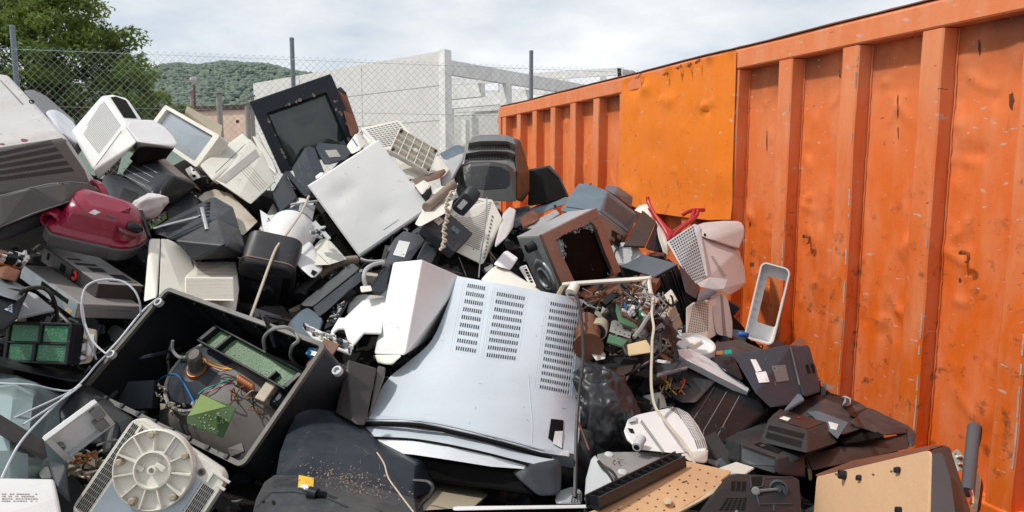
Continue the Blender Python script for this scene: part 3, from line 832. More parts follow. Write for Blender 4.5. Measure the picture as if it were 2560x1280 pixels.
def dent(s,h):
 e = 0
 for a,b_,r,k,asp in DB.get(int(s / .3),()):
  dx = s - a; dy = (h - b_) / asp
  if abs(dx) < 2.6 * r and abs(dy) < 2.6 * r: q = math.sqrt(dx * dx + dy * dy) / r; e += k * math.exp(-q * 1.4) * 1.2
 for a,b_,an,ln,k in FB.get(int(s / .3),()):
  dx = s - a; dy = h - b_
  if abs(dx) < .3 and abs(dy) < .4:
   u = dx * math.cos(an + 1.3) + dy * math.sin(an + 1.3); v = -dx * math.sin(an + 1.3) + dy * math.cos(an + 1.3)
   if abs(u) < ln: e += k * (1 - (u / ln) ** 2) * math.exp(-(v / .022) ** 2)
 fd = min(min(abs(s - q),abs(s - q + wid0)) if not (q - wid0 < s < q) else 0 for q in s_near)
 e *= min(1,fd / .06)
 return e + .004 * noise.noise(Vector((s * 2.2,h * 1.5,0))) 
def svals():
 return [s_start + (s_end - s_start) * (i / ns) for i in range(ns + 1)]
gr = []
for i,s in enumerate(svals()):
 gr.append([bp_.verts.new(WP(s,.25 + (zrail + .02 - .25) * j / nh,-ed + dent(s,.25 + (zrail - .25) * j / nh))) for j in range(nh + 1)])
for i in range(ns):
 for j in range(nh):
  f = bp_.faces.new((gr[i][j],gr[i + 1][j],gr[i + 1][j + 1],gr[i][j + 1])); f.smooth = True
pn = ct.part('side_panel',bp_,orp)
bt = bmesh.new()
# top rail as one long slightly battered box section
nseg = 60; rings = []
for i in range(nseg + 1):
 s = s_start + (s_end - s_start) * i / nseg
 q = .006 * noise.noise(Vector((s * 1.7,3,0))); q2 = .007 * noise.noise(Vector((s * 1.3,9,0)))
 rings.append([WP(s,zrail + .004,q - .002),WP(s,zrail + .012,q + .004),WP(s,ztopc - .02 + q2,q + .004),WP(s,ztopc - .004 + q2,q - .006),WP(s,ztopc + q2,-ed - .06),WP(s,ztopc - .05,-ed - .07),WP(s,zrail + .004,-ed - .07)])
ring_loft(bt,rings,smooth=False)
ct.part('top_rail',bt,orr)
bl_ = bmesh.new()
rings = []
for i in range(nseg * 2 + 1):
 s = s_start + (s_end - s_start) * i / nseg / 2; q = .006 * noise.noise(Vector((s * 1.3,9,0))) ; j = .004 * noise.noise(Vector((s * 9,1,0)))
 rings.append([WP(s,ztopc + q + .001,.006),WP(s,ztopc + q + .009 + j,.0),WP(s,ztopc + q + .009 + j,-.05),WP(s,ztopc + q + .001,-.05)])
ring_loft(bl_,rings,smooth=False)
ct.part('worn_top_edge',bl_,rustm)
sp_l,sp_r = onwall((1553,250))[0],onwall((1840,250))[0]
wid = sp * .228
for k,s in enumerate(s_near):
 if s - wid > s_end or s < s_start: continue
 rb = bmesh.new(); n_ = 26; rings = []
 for j in range(n_ + 1):
  h = .22 + (zrail - .22) * j / n_; q = .006 * noise.noise(Vector((s * 5,h * 2.4,4))); q3 = .004 * noise.noise(Vector((s * 3,h * 4,8)))
  rings.append([WP(s + .008,h,-ed - .02),WP(s + .002 + q3,h,-.006 + q),WP(s - .006 + q3,h,q),WP(s - wid + .006 + q3,h,q),WP(s - wid - .002 + q3,h,-.006 + q),WP(s - wid - .012,h,-ed - .02)])
 ring_loft(rb,rings,smooth=False)
 ribp = ct.part('rib',rb,orr)
 wb = bmesh.new(); rgx = random.Random(k)
 for sd in (s + .013,s - wid - .017):
  tube(wb,[WP(sd + .0015 * math.sin(q * 2.1),.3 + (zrail - .3) * q / 60,-ed + .004 + dent(sd,.3 + (zrail - .3) * q / 60)) for q in range(61)],[rgx.uniform(.003,.0055) for _ in range(61)],5)
 ct.part('weld_seam',wb,orweld,parent=ribp)
 cb = bmesh.new(); h_ = .45
 while h_ < zrail - .05:
  L_ = rgx.uniform(.01,.13) * (1.6 if h_ < 1.2 else .7)
  if rgx.random() < (.75 if h_ < 1.35 else .4):
   n3 = 5; a3 = []; b3 = []
   for q in range(n3 + 1):
    hh = min(h_ + L_ * q / n3,zrail - .02); j0 = hh * 26 / 1.0; qq = .006 * noise.noise(Vector((s * 5,hh * 2.4,4))); q3 = .004 * noise.noise(Vector((s * 3,hh * 4,8)))
    w3 = rgx.uniform(.001,.006); a3.append(cb.verts.new(WP(s - wid + .006 + q3 + w3,hh,qq + .0016))); b3.append(cb.verts.new(WP(s - wid + .003 + q3,hh,qq + .0004)))
   for q in range(n3): cb.faces.new((a3[q],a3[q + 1],b3[q + 1],b3[q]))
  h_ += L_ + rgx.uniform(.01,.12)
 if len(cb.faces): ct.part('chipped_edge',cb,chipm,parent=ribp)
bb = bmesh.new(); wbox(bb,s_start,s_end,.1,.26,-ed - .07,.012,.01); ct.part('bottom_rail',bb,orr)
bb = bmesh.new(); wbox(bb,s_end - .02,s_end + .06,.1,ztopc - .01,-ed - .075,-.002,.008); ct.part('corner_post',bb,orr)
bb = bmesh.new()
wbox(bb,s_end + .062,s_end + .13,ztopc - .18,ztopc - .12,-.05,-.01,.004); wbox(bb,s_end + .062,s_end + .1,ztopc - .34,ztopc - .12,-.04,-.02,.004)
ct.part('door_hinge',bb,orr)
# inner and far walls so that the container is a real box
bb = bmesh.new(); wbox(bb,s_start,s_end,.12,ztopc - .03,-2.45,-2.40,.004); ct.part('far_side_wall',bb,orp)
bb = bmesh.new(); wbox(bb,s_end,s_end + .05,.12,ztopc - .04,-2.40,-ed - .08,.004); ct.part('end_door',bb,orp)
bb = bmesh.new(); wbox(bb,s_start,s_end,.1,.16,-2.40,-ed - .08,.0); ct.part('floor_plate',bb,rustm)
# repair sheet with peeled top and wavy bottom
sh = bmesh.new(); nu,nv = 60,46
l_t = onwall((1554,196),.02); r_t = onwall((1841,123),.02)
def shbot(u):
 xs = [(1546,500),(1600,522),(1647,534),(1697,541),(1740,546),(1775,550),(1829,549)]
 x = 1546 + (1829 - 1546) * u
 for (x0,y0),(x1,y1) in zip(xs[:-1],xs[1:]):
  if x0 <= x <= x1: return x,y0 + (y1 - y0) * (x - x0) / (x1 - x0)
 return xs[-1]
gg = []
for j in range(nv + 1):
 row = []
 for i in range(nu + 1):
  u,v = i / nu,j / nv
  xt = 1554 + 287 * u; yt = 197 - 74 * u
  # ragged peeled top
  yt += 3 + 7 * max(0,noise.noise(Vector((u * 9,2,0)))) + (12 if .28 < u < .36 else 0) * max(0,math.sin((u - .28) / .08 * math.pi))
  xb,yb = shbot(u)
  s,h = onwall((xt + (xb - xt) * v,yt + (yb - yt) * v),.012)
  e = .012 + .006 * noise.noise(Vector((u * 3,v * 3,1))) 
  for (cu,cv,r,k) in ((.73,.30,.03,.026),(.755,.33,.018,-.024),(.8,.28,.02,.012),(.35,.2,.02,.012),(.55,.42,.015,.008),(.48,.7,.02,.01),(.12,.07,.07,-.018),(.2,.1,.05,.02),(.42,.22,.05,.015),(.9,.75,.1,.012),(.3,.55,.12,-.012),(.1,.9,.06,.02)):
   d2_ = ((u - cu) ** 2 + (v - cv) ** 2) / r ** 2
   if d2_ < 9: e += k * math.exp(-d2_)
  if v > .9: e += (v - .9) * .07 * (1 + noise.noise(Vector((u * 6,0,5))))
  if v < .05: e += (.05 - v) * (.55 * max(0,noise.noise(Vector((u * 11,7,0)))))
  row.append(sh.verts.new(WP(s,h,e)))
 gg.append(row)
for j in range(nv):
 for i in range(nu):
  f = sh.faces.new((gg[j][i],gg[j][i + 1],gg[j + 1][i + 1],gg[j + 1][i])); f.smooth = True
pt = ct.part('repair_sheet',sh,orb,'brighter smooth orange repair sheet welded over the ribs')
# curled paint and rust tears along the sheet top
cu = bmesh.new(); rgc = random.Random(4)
for x,y,w_ in ((1600,187,34),(1668,180,12),(1700,165,26),(1750,150,10),(1725,160,14)):
 s,h = onwall((x,y),.03); n_ = 7
 base = [WP(s - w_ / 700 * (k / n_ - .5),h + rgc.uniform(-.012,.012),.02 + .025 * math.sin(k / n_ * math.pi)) for k in range(n_ + 1)]
 tip = [p + Vector((0,0,-rgc.uniform(.008,.03))) + WN * rgc.uniform(.01,.03) for p in base]
 vs = [cu.verts.new(p) for p in base]; vt = [cu.verts.new(p) for p in tip]
 for k in range(n_): cu.faces.new((vs[k],vs[k + 1],vt[k + 1],vt[k]))
ct.part('peeled_metal',cu,plastic('peel',(.42,.16,.06),.7,dirt=.7,dcol=(.08,.03,.02)))
# lashing hooks
for x,y in ((2022,597),(2418,640)):
 s,h = onwall((x,y),-.05); hk = bmesh.new(); 
 tube(hk,[WP(s + .022 * math.cos(a),h + .026 * math.sin(a),-.055 + .025 + .008 * math.sin(a)) for a in [R(20 + 27 * k) for k in range(10)]],.006,8)
 tube(hk,[WP(s + .021,h + .008,-.1),WP(s + .021,h + .010,-.03)],.006,8)
 ct.part('lashing_hook',hk,plastic('hook_paint',(.34,.10,.03),.7,dirt=.8,dcol=(.06,.025,.02)))
# torn rust holes and long scratches in the panels
hb = bmesh.new()
for x,y,w_,h_ in ((2450,120,8,60),(2245,270,5,70),(2400,700,8,12),(1880,660,13,12),(1875,560,5,14),(1918,350,3,70),(2530,250,14,50),(2100,190,5,10),(2246,330,3,40)):
 n_ = 10; c0 = None; vs = []
 for k in range(n_):
  a = k / n_ * 6.283; rj = rgc.uniform(.5,1.1)
  P = pn.hit((x + w_ / 2 * rj * math.cos(a),y + h_ / 2 * rj * math.sin(a)),.003)
  if P: vs.append(P)
 if len(vs) > 4:
  hb.faces.new([hb.verts.new(p) for p in vs])
ct.part('rust_spot',hb,rustm)
# small floodlight beyond the container's end
t = Thing('floodlight','small grey floodlight box peeking above the far end of the container','floodlight')
t.part('lamp_box',hull([U((x,y),d) for x,y in ((1556,172),(1588,177),(1588,190),(1556,186)) for d in (9.6,9.9)],.01),'light_grey')
t.part('bracket',hull([U((x,y),d) for x,y in ((1543,170),(1553,171),(1554,192),(1544,192)) for d in (9.62,9.75)],.004),'black')
# the heap
def hp(c,pts,bev=0.006,seg=2,diss=9):
 return hull([U(c(x,y),d) for x,y,d in pts],bev,seg,diss)
def cq(c,*pts): return [c(*p) for p in pts]
def slab(c,pts,th,bev=0.003,push=None):
 """flat plate through a pixel polygon: pts (x,y,d), extruded away from the eye by th"""
 P = [U(c(x,y),d) for x,y,d in pts]
 A_ = np.array([p[:] for p in P]); ce = A_.mean(0); n = Vector(np.linalg.svd(A_ - ce)[2][2]); ce = Vector(ce)
 Q = [EYE + (p - EYE) * ((ce - EYE).dot(n) / (p - EYE).dot(n)) if abs((p - EYE).normalized().dot(n)) > .12 else p for p in P]
 P = Q if max((a - b).length for a,b in zip(P,Q)) < .25 else P
 if n.dot(P[0] - EYE) < 0: n = -n
 bm = bmesh.new(); a = [bm.verts.new(p) for p in P]; b = [bm.verts.new(p + n * th) for p in P]
 bm.faces.new(a); bm.faces.new(b[::-1])
 for k in range(len(P)): bm.faces.new((a[k],b[k],b[(k + 1) % len(P)],a[(k + 1) % len(P)]))
 bmesh.ops.recalc_face_normals(bm,faces=list(bm.faces))
 if bev:
  es = [e for e in bm.edges if e.calc_face_angle(0) > R(20)]
  bmesh.ops.bevel(bm,geom=es,offset=bev,segments=2,affect='EDGES',clamp_overlap=True)
 return bm
def cable(name,label,c,pts,r,mat,n=8,cat='cable',group=None,sides=6):
 bm = bmesh.new(); tube(bm,smooth_path([U(c(x,y),d) for x,y,d in pts],n),r,sides)
 return solo(name,bm,mat,label,cat,group)
def curved(c,rows,back,mat=None,n=24,m=14,bm=None,smooth=True):
 """lofted sheet: rows = list of pixel polylines with depth, closed to the back by `back` metres; makes a solid skin"""
 bm = bm or bmesh.new()
 def along(row,u):
  t = u * (len(row) - 1); i = min(int(t),len(row) - 2); k = t - i
  return tuple(row[i][q] * (1 - k) + row[i + 1][q] * k for q in range(3))
 rs = len(rows); G = []
 for j in range(m + 1):
  t = j / m * (rs - 1); i = min(int(t),rs - 2); k = t - i
  k = k if rs == 2 else k
  row = []
  for a in range(n + 1):
   p,q = along(rows[i],a / n),along(rows[i + 1],a / n)
   x,y,d = (p[w] * (1 - k) + q[w] * k for w in range(3)); row.append(U(c(x,y),d))
  G.append(row)
 V = [[bm.verts.new(p) for p in row] for row in G]
 for j in range(m):
  for a in range(n):
   f = bm.faces.new((V[j][a],V[j][a + 1],V[j + 1][a + 1],V[j + 1][a])); f.smooth = smooth
 return bm,V,G
def skirt(bm,V,vec):
 """close an open grid by extruding its border along vec (a solid block)"""
 m,n = len(V) - 1,len(V[0]) - 1
 loop = [V[0][a] for a in range(n)] + [V[j][n] for j in range(m)] + [V[m][a] for a in range(n,0,-1)] + [V[j][0] for j in range(m,0,-1)]
 nb = [bm.verts.new(v.co + vec) for v in loop]
 for k in range(len(loop)): bm.faces.new((loop[k],loop[(k + 1) % len(loop)],nb[(k + 1) % len(loop)],nb[k]))
 try: bm.faces.new(nb)
 except ValueError: pass
 bmesh.ops.recalc_face_normals(bm,faces=list(bm.faces))
# left edge: large television lying on its side
t = Thing('television','huge television with sunlit white top and shaded vented side filling the left edge','television')
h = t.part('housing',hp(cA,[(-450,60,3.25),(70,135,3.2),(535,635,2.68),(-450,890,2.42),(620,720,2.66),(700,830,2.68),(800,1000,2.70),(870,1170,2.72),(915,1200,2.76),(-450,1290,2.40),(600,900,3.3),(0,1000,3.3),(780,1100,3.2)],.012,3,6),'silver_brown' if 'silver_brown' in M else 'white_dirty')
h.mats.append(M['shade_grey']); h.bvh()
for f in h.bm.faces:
 if f.normal.y < -.55: f.material_index = 1  # shade of the side facing the eye, put into its colour
sd_ = h
t.part('vent_grille',slots(sd_,cq(cA,(-60,845),(455,722),(690,1030),(-20,1120)),58,5,.42,.62),'slot')
b1 = t.part('bezel',hp(cB,[(-450,285,2.33),(0,142,2.36),(250,75,2.40),(450,30,2.47),(640,12,2.52),(800,22,2.6),(870,70,2.64),(928,112,2.68),(600,212,2.46),(300,310,2.40),(0,432,2.34),(-450,600,2.32),(700,150,3.0),(0,350,3.0)],.008,3,5),'warm_grey')
bb = bmesh.new()
for off,pts in ((0,[(-200,205),(0,148),(250,80),(450,36),(640,20),(800,34),(880,80),(920,112)]),(0,[(-200,500),(0,428),(300,306),(600,206),(760,160),(900,118)])):
 line_on(b1,[cB(*p) for p in pts],.0028,6,bb)
t.part('trim_strip',bb,'mid_grey')
t.part('lower_case',hp(cB,[(-400,560,2.38),(0,425,2.40),(600,215,2.52),(900,125,2.70),(880,180,2.75),(640,310,2.62),(380,440,2.5),(0,590,2.4),(-400,700,2.38),(600,300,3.0),(0,500,2.9)],.01,2),'charcoal')
bb = bmesh.new()
for q in (((0,190),(10,185),(215,405),(205,412)),): decal(h,cq(cA,*q),.0015,3,bb)
cyl_p = h.hit(cA(290,382)); 
t.part('groove',bb,'slot_soft')
bb = bmesh.new()
for k in range(12):
 a = k / 12 * 6.283; 
vs = [h.hit(cA(290 + 26 * math.cos(k / 12 * 6.283),382 + 20 * math.sin(k / 12 * 6.283)),.002) for k in range(12)]
if all(vs): bb.faces.new([bb.verts.new(p) for p in vs])
t.part('screw_hole',bb,'slot')
bb = bmesh.new()
rg = random.Random(2)
for (x,y,w_,h_) in ((222,735,40,16),(20,772,30,8)):
 vs = [h.hit(cA(x + w_ * math.cos(k / 11 * 6.283) * rg.uniform(.6,1),y + h_ * math.sin(k / 11 * 6.283) * rg.uniform(.6,1)),.002) for k in range(11)]
 if all(vs): bb.faces.new([bb.verts.new(p) for p in vs])
t.part('paint_smear',bb,'maroon')
t = Thing('television','rumpled dark grey back cover over a white shell behind the huge left television','television part')
t.part('back_cover',hp(cA,[(215,280,3.9),(290,272,4.0),(430,320,4.0),(560,440,3.9),(700,565,3.8),(640,600,3.7),(395,480,3.65),(300,400,3.7),(450,500,4.2)],.012,2,14),'mid_grey')
t.part('shell',hp(cA,[(395,472,3.5),(470,432,3.6),(560,480,3.7),(695,575,3.72),(800,760,3.5),(700,760,3.3),(535,640,3.2),(700,900,3.4),(560,700,3.9)],.02,4,12),'cool_white')
# grey white monitor with perforated side
t = Thing('monitor','white monitor shell with a finely perforated side and a broken open port on top','monitor')
h = t.part('housing',hp(cA,[(935,330,3.55),(1030,312,3.60),(1170,350,3.62),(1305,548,3.45),(640,645,3.42),(850,1005,3.08),(905,1092,3.12),(1250,745,3.18),(1130,570,3.24),(1155,600,3.2),(1000,1000,3.6),(1200,700,3.8),(750,800,3.7)],.012,3,8),'white')
t.part('perforation',slots(h,cq(cA,(945,365),(1110,600),(905,865),(750,665)),40,22,.5,.5,skip=lambda i,j: (i < 3 and j > 16) or (i < 2 and j < 2)),'slot_soft')
h.bvh()
t.part('open_port',patch(h,[cA(*p) for p in ((1010,345),(1060,338),(1150,372),(1250,535),(1130,530))],.003),'void')
t.part('seam',line_on(h,[cA(850,1002),cA(1150,600)],.002),'slot_soft')
b = t.part('bezel',hp(cA,[(1145,585,3.17),(1180,555,3.25),(1310,545,3.40),(1400,560,3.42),(1505,605,3.42),(1580,680,3.36),(1635,768,3.30),(1600,795,3.26),(1440,780,3.16),(1255,748,3.08),(1250,900,3.3),(1500,800,3.6),(1350,650,3.7)],.015,3,10),'white')
t.part('screen',hp(cA,[(1270,800,3.12),(1420,815,3.17),(1570,815,3.26),(1600,800,3.3),(1520,900,3.3),(1250,960,3.15),(1180,900,3.15),(1400,900,3.5)],.004),'void')
t.part('dirty_base',hp(cA,[(1150,603,3.165),(1255,750,3.10),(905,1095,3.06),(850,1008,3.05),(1200,760,3.3),(950,1050,3.3)],.006),'white_dirty')
# beige monitor with its screen to the sky
t = Thing('monitor','cream monitor tilted back with a screen painted with a blue grey sky reflection','monitor')
fr = fit2(cA(1510,408),cA(2012,690),cA(1325,655),cA(1785,975),4.15,.07,(-.015,-.045))
a_,b_,w_ = fr.L
fr2 = Frame(fr.o,fr.x * a_,fr.y * b_,fr.z * .07)
outer = rrect(a_,b_,.02,4); inner = [(a_ * .075 + p[0],b_ * .10 + p[1]) for p in rrect(a_ * .85,b_ * .80,.012,4)]
bm = frame_prism(fr2,outer,inner,0,.06)
t.part('bezel',bm,'cream')
t.part('screen',ring_loft(bmesh.new(),[[fr2.M(a_ / 2 + (p[0] - a_ / 2) * k,b_ / 2 + (p[1] - b_ / 2) * k,z) for p in inner] for k,z in ((1.0,.055),(1.0,.024),(.8,.012),(.5,.004),(.2,.001))],cap1=True),'screen_sky_tint')
t.part('housing',hull([fr2.M(a_ * u,b_ * v,z) for u,v,z in ((.05,.14,.06),(.95,.14,.06),(.95,.98,.06),(.05,.98,.06),(.25,.5,.26),(.75,.5,.26),(.75,.95,.26),(.25,.95,.26))],.015,3),'beige')
t = Thing('slab_cover','thin tan plastic cover propped behind the cream monitor','cover')
t.part('panel',slab(cA,[(1710,413,4.6),(2042,600,4.5),(2025,725,4.4),(1690,470,4.5)],.04,.006),'tan')
t = Thing('cream_shell','rounded cream shell leaning between the cream monitor and the beige tower','shell')
t.part('shell',hp(cA,[(2010,740,4.2),(2080,745,4.2),(2150,760,4.15),(1880,960,3.9),(1840,930,3.95),(2000,900,4.3)],.02,3),'cream')
t = Thing('socket_panel','small white corner bracket with three dark sockets below the cream monitor','panel')
h = t.part('plate',hp(cA,[(1738,975,3.6),(1810,940,3.62),(1838,1075,3.55),(1762,1105,3.52),(1690,1000,3.8),(1740,1080,3.8)],.004),'white')
bb = bmesh.new()
for x,y,r in ((1767,978,9),(1770,1010,10),(1776,1062,16)):
 vs = [h.hit(cA(x + r * math.cos(k / 10 * 6.283),y + r * .8 * math.sin(k / 10 * 6.283)),.002) for k in range(10)]
 if all(vs): bb.faces.new([bb.verts.new(p) for p in vs])
t.part('socket',bb,'slot')
# beige tower monitor seen from the side
t = Thing('monitor','beige monitor seen from the side with a grey stripe and fine grooves','monitor')
h = t.part('housing',hp(cA,[(2285,715,3.75),(2400,850,3.68),(2520,1110,3.55),(2290,1325,3.3),(2190,1240,3.3),(2045,1150,3.32),(1960,1095,3.36),(1950,1000,3.45),(2450,1150,3.9),(2300,1150,3.8),(2100,1100,3.8)],.012,3,8),'beige')
b = t.part('bezel',hp(cA,[(2222,666,3.80),(2300,730,3.74),(2335,800,3.70),(1938,1108,3.33),(1818,958,3.42),(2000,1150,3.38),(2100,830,4.0),(1900,1000,3.7)],.012,3,8),'beige')
t.part('seam',line_on(b,[cA(2290,725),cA(1925,1075)],.0018),'slot_soft')
t.part('grey_stripe',decal(h,cq(cA,(2338,815),(2372,880),(2060,1132),(1985,1098)),.002,4),'label_grey')
bb = bmesh.new()
for k in range(5): line_on(h,[cA(2205 + k * 17,1012 - k * 14),cA(2410 + k * 17,1240 - k * 14)],.0012,6,bb)
t.part('groove',bb,'slot_soft')
t = Thing('monitor','cream monitor almost hidden between the beige monitor and the big black television','monitor')
t.part('housing',hp(cD,[(225,540,4.2),(262,550,4.2),(305,600,4.15),(385,720,3.95),(410,815,3.85),(395,830,3.85),(330,740,3.9),(300,700,4.3)],.015,3),'beige')
t.part('bezel',hp(cD,[(262,500,4.35),(285,515,4.3),(415,795,3.97),(408,815,3.95),(300,600,4.3),(380,760,4.2)],.006,2),'cream')
# big black television leaning back
t = Thing('television','big black television leaning back on top of the heap with a dark green screen','television')
fr = fit2(cD(212,300),cD(790,100),cD(440,808),cD(1000,590),4.45,.1,(0.06,-.1))
a_,b_,w_ = fr.L
mx0,mx1,my0,my1 = .12,.135,.20,.02
outer = rrect(a_,b_,.015,3); inner = [(a_ * mx0 + p[0],b_ * my0 + p[1]) for p in rrect(a_ * (1 - mx0 - mx1),b_ * (1 - my0 - my1),.012,3)]
t.part('bezel',frame_prism(fr,outer,inner,0,.10),'navy')
t.part('screen',ring_loft(bmesh.new(),[[fr.M(a_ * (mx0 + .5 * (1 - mx0 - mx1)) + (p[0] - a_ * (mx0 + .5 * (1 - mx0 - mx1))) * k,b_ * .59 + (p[1] - b_ * .59) * k,z) for p in inner] for k,z in ((1.0,.09),(1.0,.028),(.8,.014),(.5,.006),(.2,.002))]),'screen_green')
t.part('top_lip',hull([fr.M(a_ * u,b_ * v,z) for u,v,z in ((.0,-.012,.012),(1.0,-.012,.012),(.985,-.012,.12),(.03,-.012,.12),(0,.0,.002),(1,0,.002),(1,0,.12),(0,0,.12))],.006,2),'charcoal')
t.part('housing',hull([fr.M(a_ * u,b_ * v,z) for u,v,z in ((.04,.03,.10),(1.02,.03,.10),(1.02,.97,.10),(.04,.97,.10),(.25,.15,.40),(.95,.12,.42),(.98,.75,.40),(.25,.75,.38))],.02,3),'black_brown')
bb = bmesh.new(); rg = random.Random(8)
for k in range(26):
 s_ = rg.choice((0,1,1,2)); u = rg.random()
 if s_ == 0: p = (mx0 + .02 + u * .7,my0 - .01)
 elif s_ == 1: p = (1 - mx1 + .05 + rg.uniform(-.03,.03),.25 + u * .7)
 else: p = (mx0 - .01,.2 + u * .7)
 r_ = rg.uniform(.004,.013)
 vs = [fr.M(a_ * p[0] + r_ * rg.uniform(.5,1.2) * math.cos(q),b_ * p[1] + r_ * rg.uniform(.5,1.6) * math.sin(q),-.0012) for q in [i * .785 for i in range(8)]]
 bb.faces.new([bb.verts.new(v) for v in vs])
t.part('mud_patch',bb,plastic('mud',(.30,.24,.19),.9,dirt=.5))
t = Thing('wooden_television','rust brown side of an old case sticking out right behind the big black television','television')
t.part('shell',hp(cD,[(835,200,4.75),(855,190,4.8),(903,240,4.8),(990,495,4.6),(985,520,4.6),(930,560,4.5),(900,400,5.0),(860,300,5.0)],.008,2),'wood_rust')
t.part('top_cover',hp(cD,[(832,200,4.74),(858,188,4.78),(905,238,4.78),(845,252,4.74),(870,225,5.0)],.006,2),'navy')
# black monitor below it
t = Thing('monitor','navy black monitor facing down with a pale label on its rear box','monitor')
h = t.part('housing',hp(cD,[(510,770,3.75),(600,620,3.95),(628,612,4.0),(672,622,3.98),(700,740,3.8),(745,800,3.72),(690,870,3.6),(640,975,3.5),(590,960,3.5),(700,800,4.2)],.03,4,12),'navy')
n_ = t.part('rear_box',hp(cD,[(668,612,4.0),(700,590,4.08),(895,600,4.05),(937,665,3.95),(905,705,3.83),(785,742,3.78),(735,745,3.8),(770,755,3.75),(850,700,4.3)],.014,3,10),'navy')
t.part('label',decal(n_,cq(cD,(745,645),(828,640),(860,690),(778,695)),.002,2),'label_grey')
t.part('vent_grille',slots(n_,cq(cD,(790,722),(880,705),(880,730),(785,742)),9,1,.4,.8),'slot')
b = t.part('bezel',hp(cD,[(455,790,3.66),(495,782,3.72),(640,965,3.46),(608,978,3.42),(520,900,3.8)],.01,3),'navy')
t.part('rear_panel',slab(cD,[(368,945,3.5),(460,790,3.7),(505,880,3.62),(550,975,3.5),(432,1082,3.35)],.02,.003),'charcoal')
# dark boxes left middle
t = Thing('television','small black television with pale lines across its top below the white perforated monitor','television')
h = t.part('housing',hp(cA,[(1250,862,3.35),(1385,878,3.42),(1510,1042,3.1),(1110,1032,3.1),(1400,1185,2.98),(1612,1062,3.12),(1395,1285,2.95),(1790,1135,3.3),(1620,1250,3.3),(1500,1350,3.2),(1300,1300,3.4)],.01,2,8),'charcoal')
h.bvh()
bb = bmesh.new()
for k in range(4):
 line_on(h,[cA(1212 - 42 * k,908 + 40 * k),cA(1485 - 35 * k,1060 + 40 * k)],.0014,6,bb)
t.part('pale_line',bb,'light_grey')
t.part('wood_cabinet',hp(cA,[(1390,880,3.40),(1500,895,3.5),(1790,1132,3.36),(1850,1205,3.36),(1620,1062,3.14),(1515,1035,3.16),(1700,1200,3.6)],.006,2),'steel_brown')
t.part('side_wing',hp(cA,[(1515,1038,3.10),(1612,1060,3.1),(1800,1135,3.28),(1560,1330,3.1),(1400,1290,2.94),(1700,1280,3.4)],.01,2),'black')
t = Thing('speaker_box','dark grey box with a glossy black panel left of the small black television','box')
h = t.part('housing',hp(cA,[(948,1030,3.05),(1105,1036,3.15),(1395,1225,3.0),(1280,1345,2.86),(1080,1430,2.80),(1080,1370,2.8),(890,1200,2.93),(940,1420,2.85),(1200,1250,3.4)],.012,3,8),'charcoal')
t.part('glossy_panel',decal(h,cq(cA,(1130,1170),(1270,1225),(1180,1400),(1065,1325)),.002,2),'black')
t = Thing('cloth_bundle','crumpled white padded cloth bundle lying above the dark vented monitor','cloth')
bm = bmesh.new(); bmesh.ops.create_icosphere(bm,subdivisions=4,radius=1)
c0 = U(cB(1345,245),2.80)
for v in bm.verts:
 q = v.co.copy(); k = .062 * (1 + .35 * noise.noise(q * 1.3 + Vector((4,0,0))) + .12 * noise.noise(q * 3.5))
 v.co = c0 + Vector((q.x * 1.15,q.y * .8,q.z * .75)) * k + Vector((0,0,.02 * q.x))
for f in bm.faces: f.smooth = True
t.part('cloth',bm,plastic('padding',(.62,.58,.58),.9,dirt=.3,bump=.5,spec=.1))
t = Thing('circuit_board','narrow lime green circuit board tucked beside the dark vented monitor','circuit board')
t.part('board',slab(cB,[(1345,385,2.78),(1515,285,2.84),(1525,345,2.82),(1385,442,2.76)],.004,0),'pcb_lime')
rg = random.Random(9)
def components(part,quad,n,rg,smin=.004,smax=.014,hmax=.02,mats=None,thing=None,name='component',parent=None):
 mats = mats or ['black','label_grey','copper','blue','light_grey','yellow']
 bm = bmesh.new()
 for _ in range(n):
  p = part.hit(bil(quad,rg.random(),rg.random()),0)
  if not p: continue
  nr = (part.hit(quad[0],0),part.hit(quad[1],0),part.hit(quad[3],0))
  if not all(nr): continue
  ax = (nr[1] - nr[0]).normalized(); ay = (nr[2] - nr[0]).normalized(); az = ax.cross(ay).normalized()
  if az.dot(EYE - p) < 0: az = -az
  a,b,h_ = rg.uniform(smin,smax),rg.uniform(smin,smax),rg.uniform(.003,hmax)
  mi = rg.randrange(len(mats))
  if rg.random() < .3: tube(bm,[p,p + az * h_],a * .45,7,mi)
  else: hull_into(bm,[p + ax * (s1_ * a * .5) + ay * (s2_ * b * .5) + az * (s3_ * h_) for s1_ in (-1,1) for s2_ in (-1,1) for s3_ in (0,1)],0,1,1,mi)
 return bm,mats
pb_ = t.parts[-1]; bm,mm = components(pb_,cq(cB,(1360,385),(1515,300),(1520,340),(1390,430)),22,rg,.004,.010,.008)
t.part('component',bm,mm)
t = Thing('plastic_bracket','thin black plastic bracket standing beside the red vacuum cleaner','bracket')
t.part('strip',slab(cB,[(1268,268,2.72),(1308,272,2.73),(1388,530,2.62),(1350,500,2.62)],.012,.002),'black')
t = Thing('monitor','dusty charcoal monitor with a ribbed vented top and a chrome bar lying across it','monitor')
h = t.part('housing',hp(cB,[(1415,425,2.86),(1520,395,2.95),(1815,215,3.15),(1960,152,3.2),(2135,250,3.15),(2195,445,2.95),(2000,365,2.86),(1980,345,2.86),(1570,545,2.72),(1408,490,2.78),(1900,400,3.3)],.012,3,8),'charcoal')
t.part('rear_box',hp(cB,[(1505,215,3.15),(1590,165,3.25),(1750,108,3.35),(1840,190,3.3),(1800,235,3.2),(1530,390,2.98),(1700,300,3.5)],.01,3),'black_dusty')
t.part('vent_grille',slots(h,cq(cB,(1470,420),(1800,270),(1820,345),(1530,520)),34,2,.5,.72),'slot')
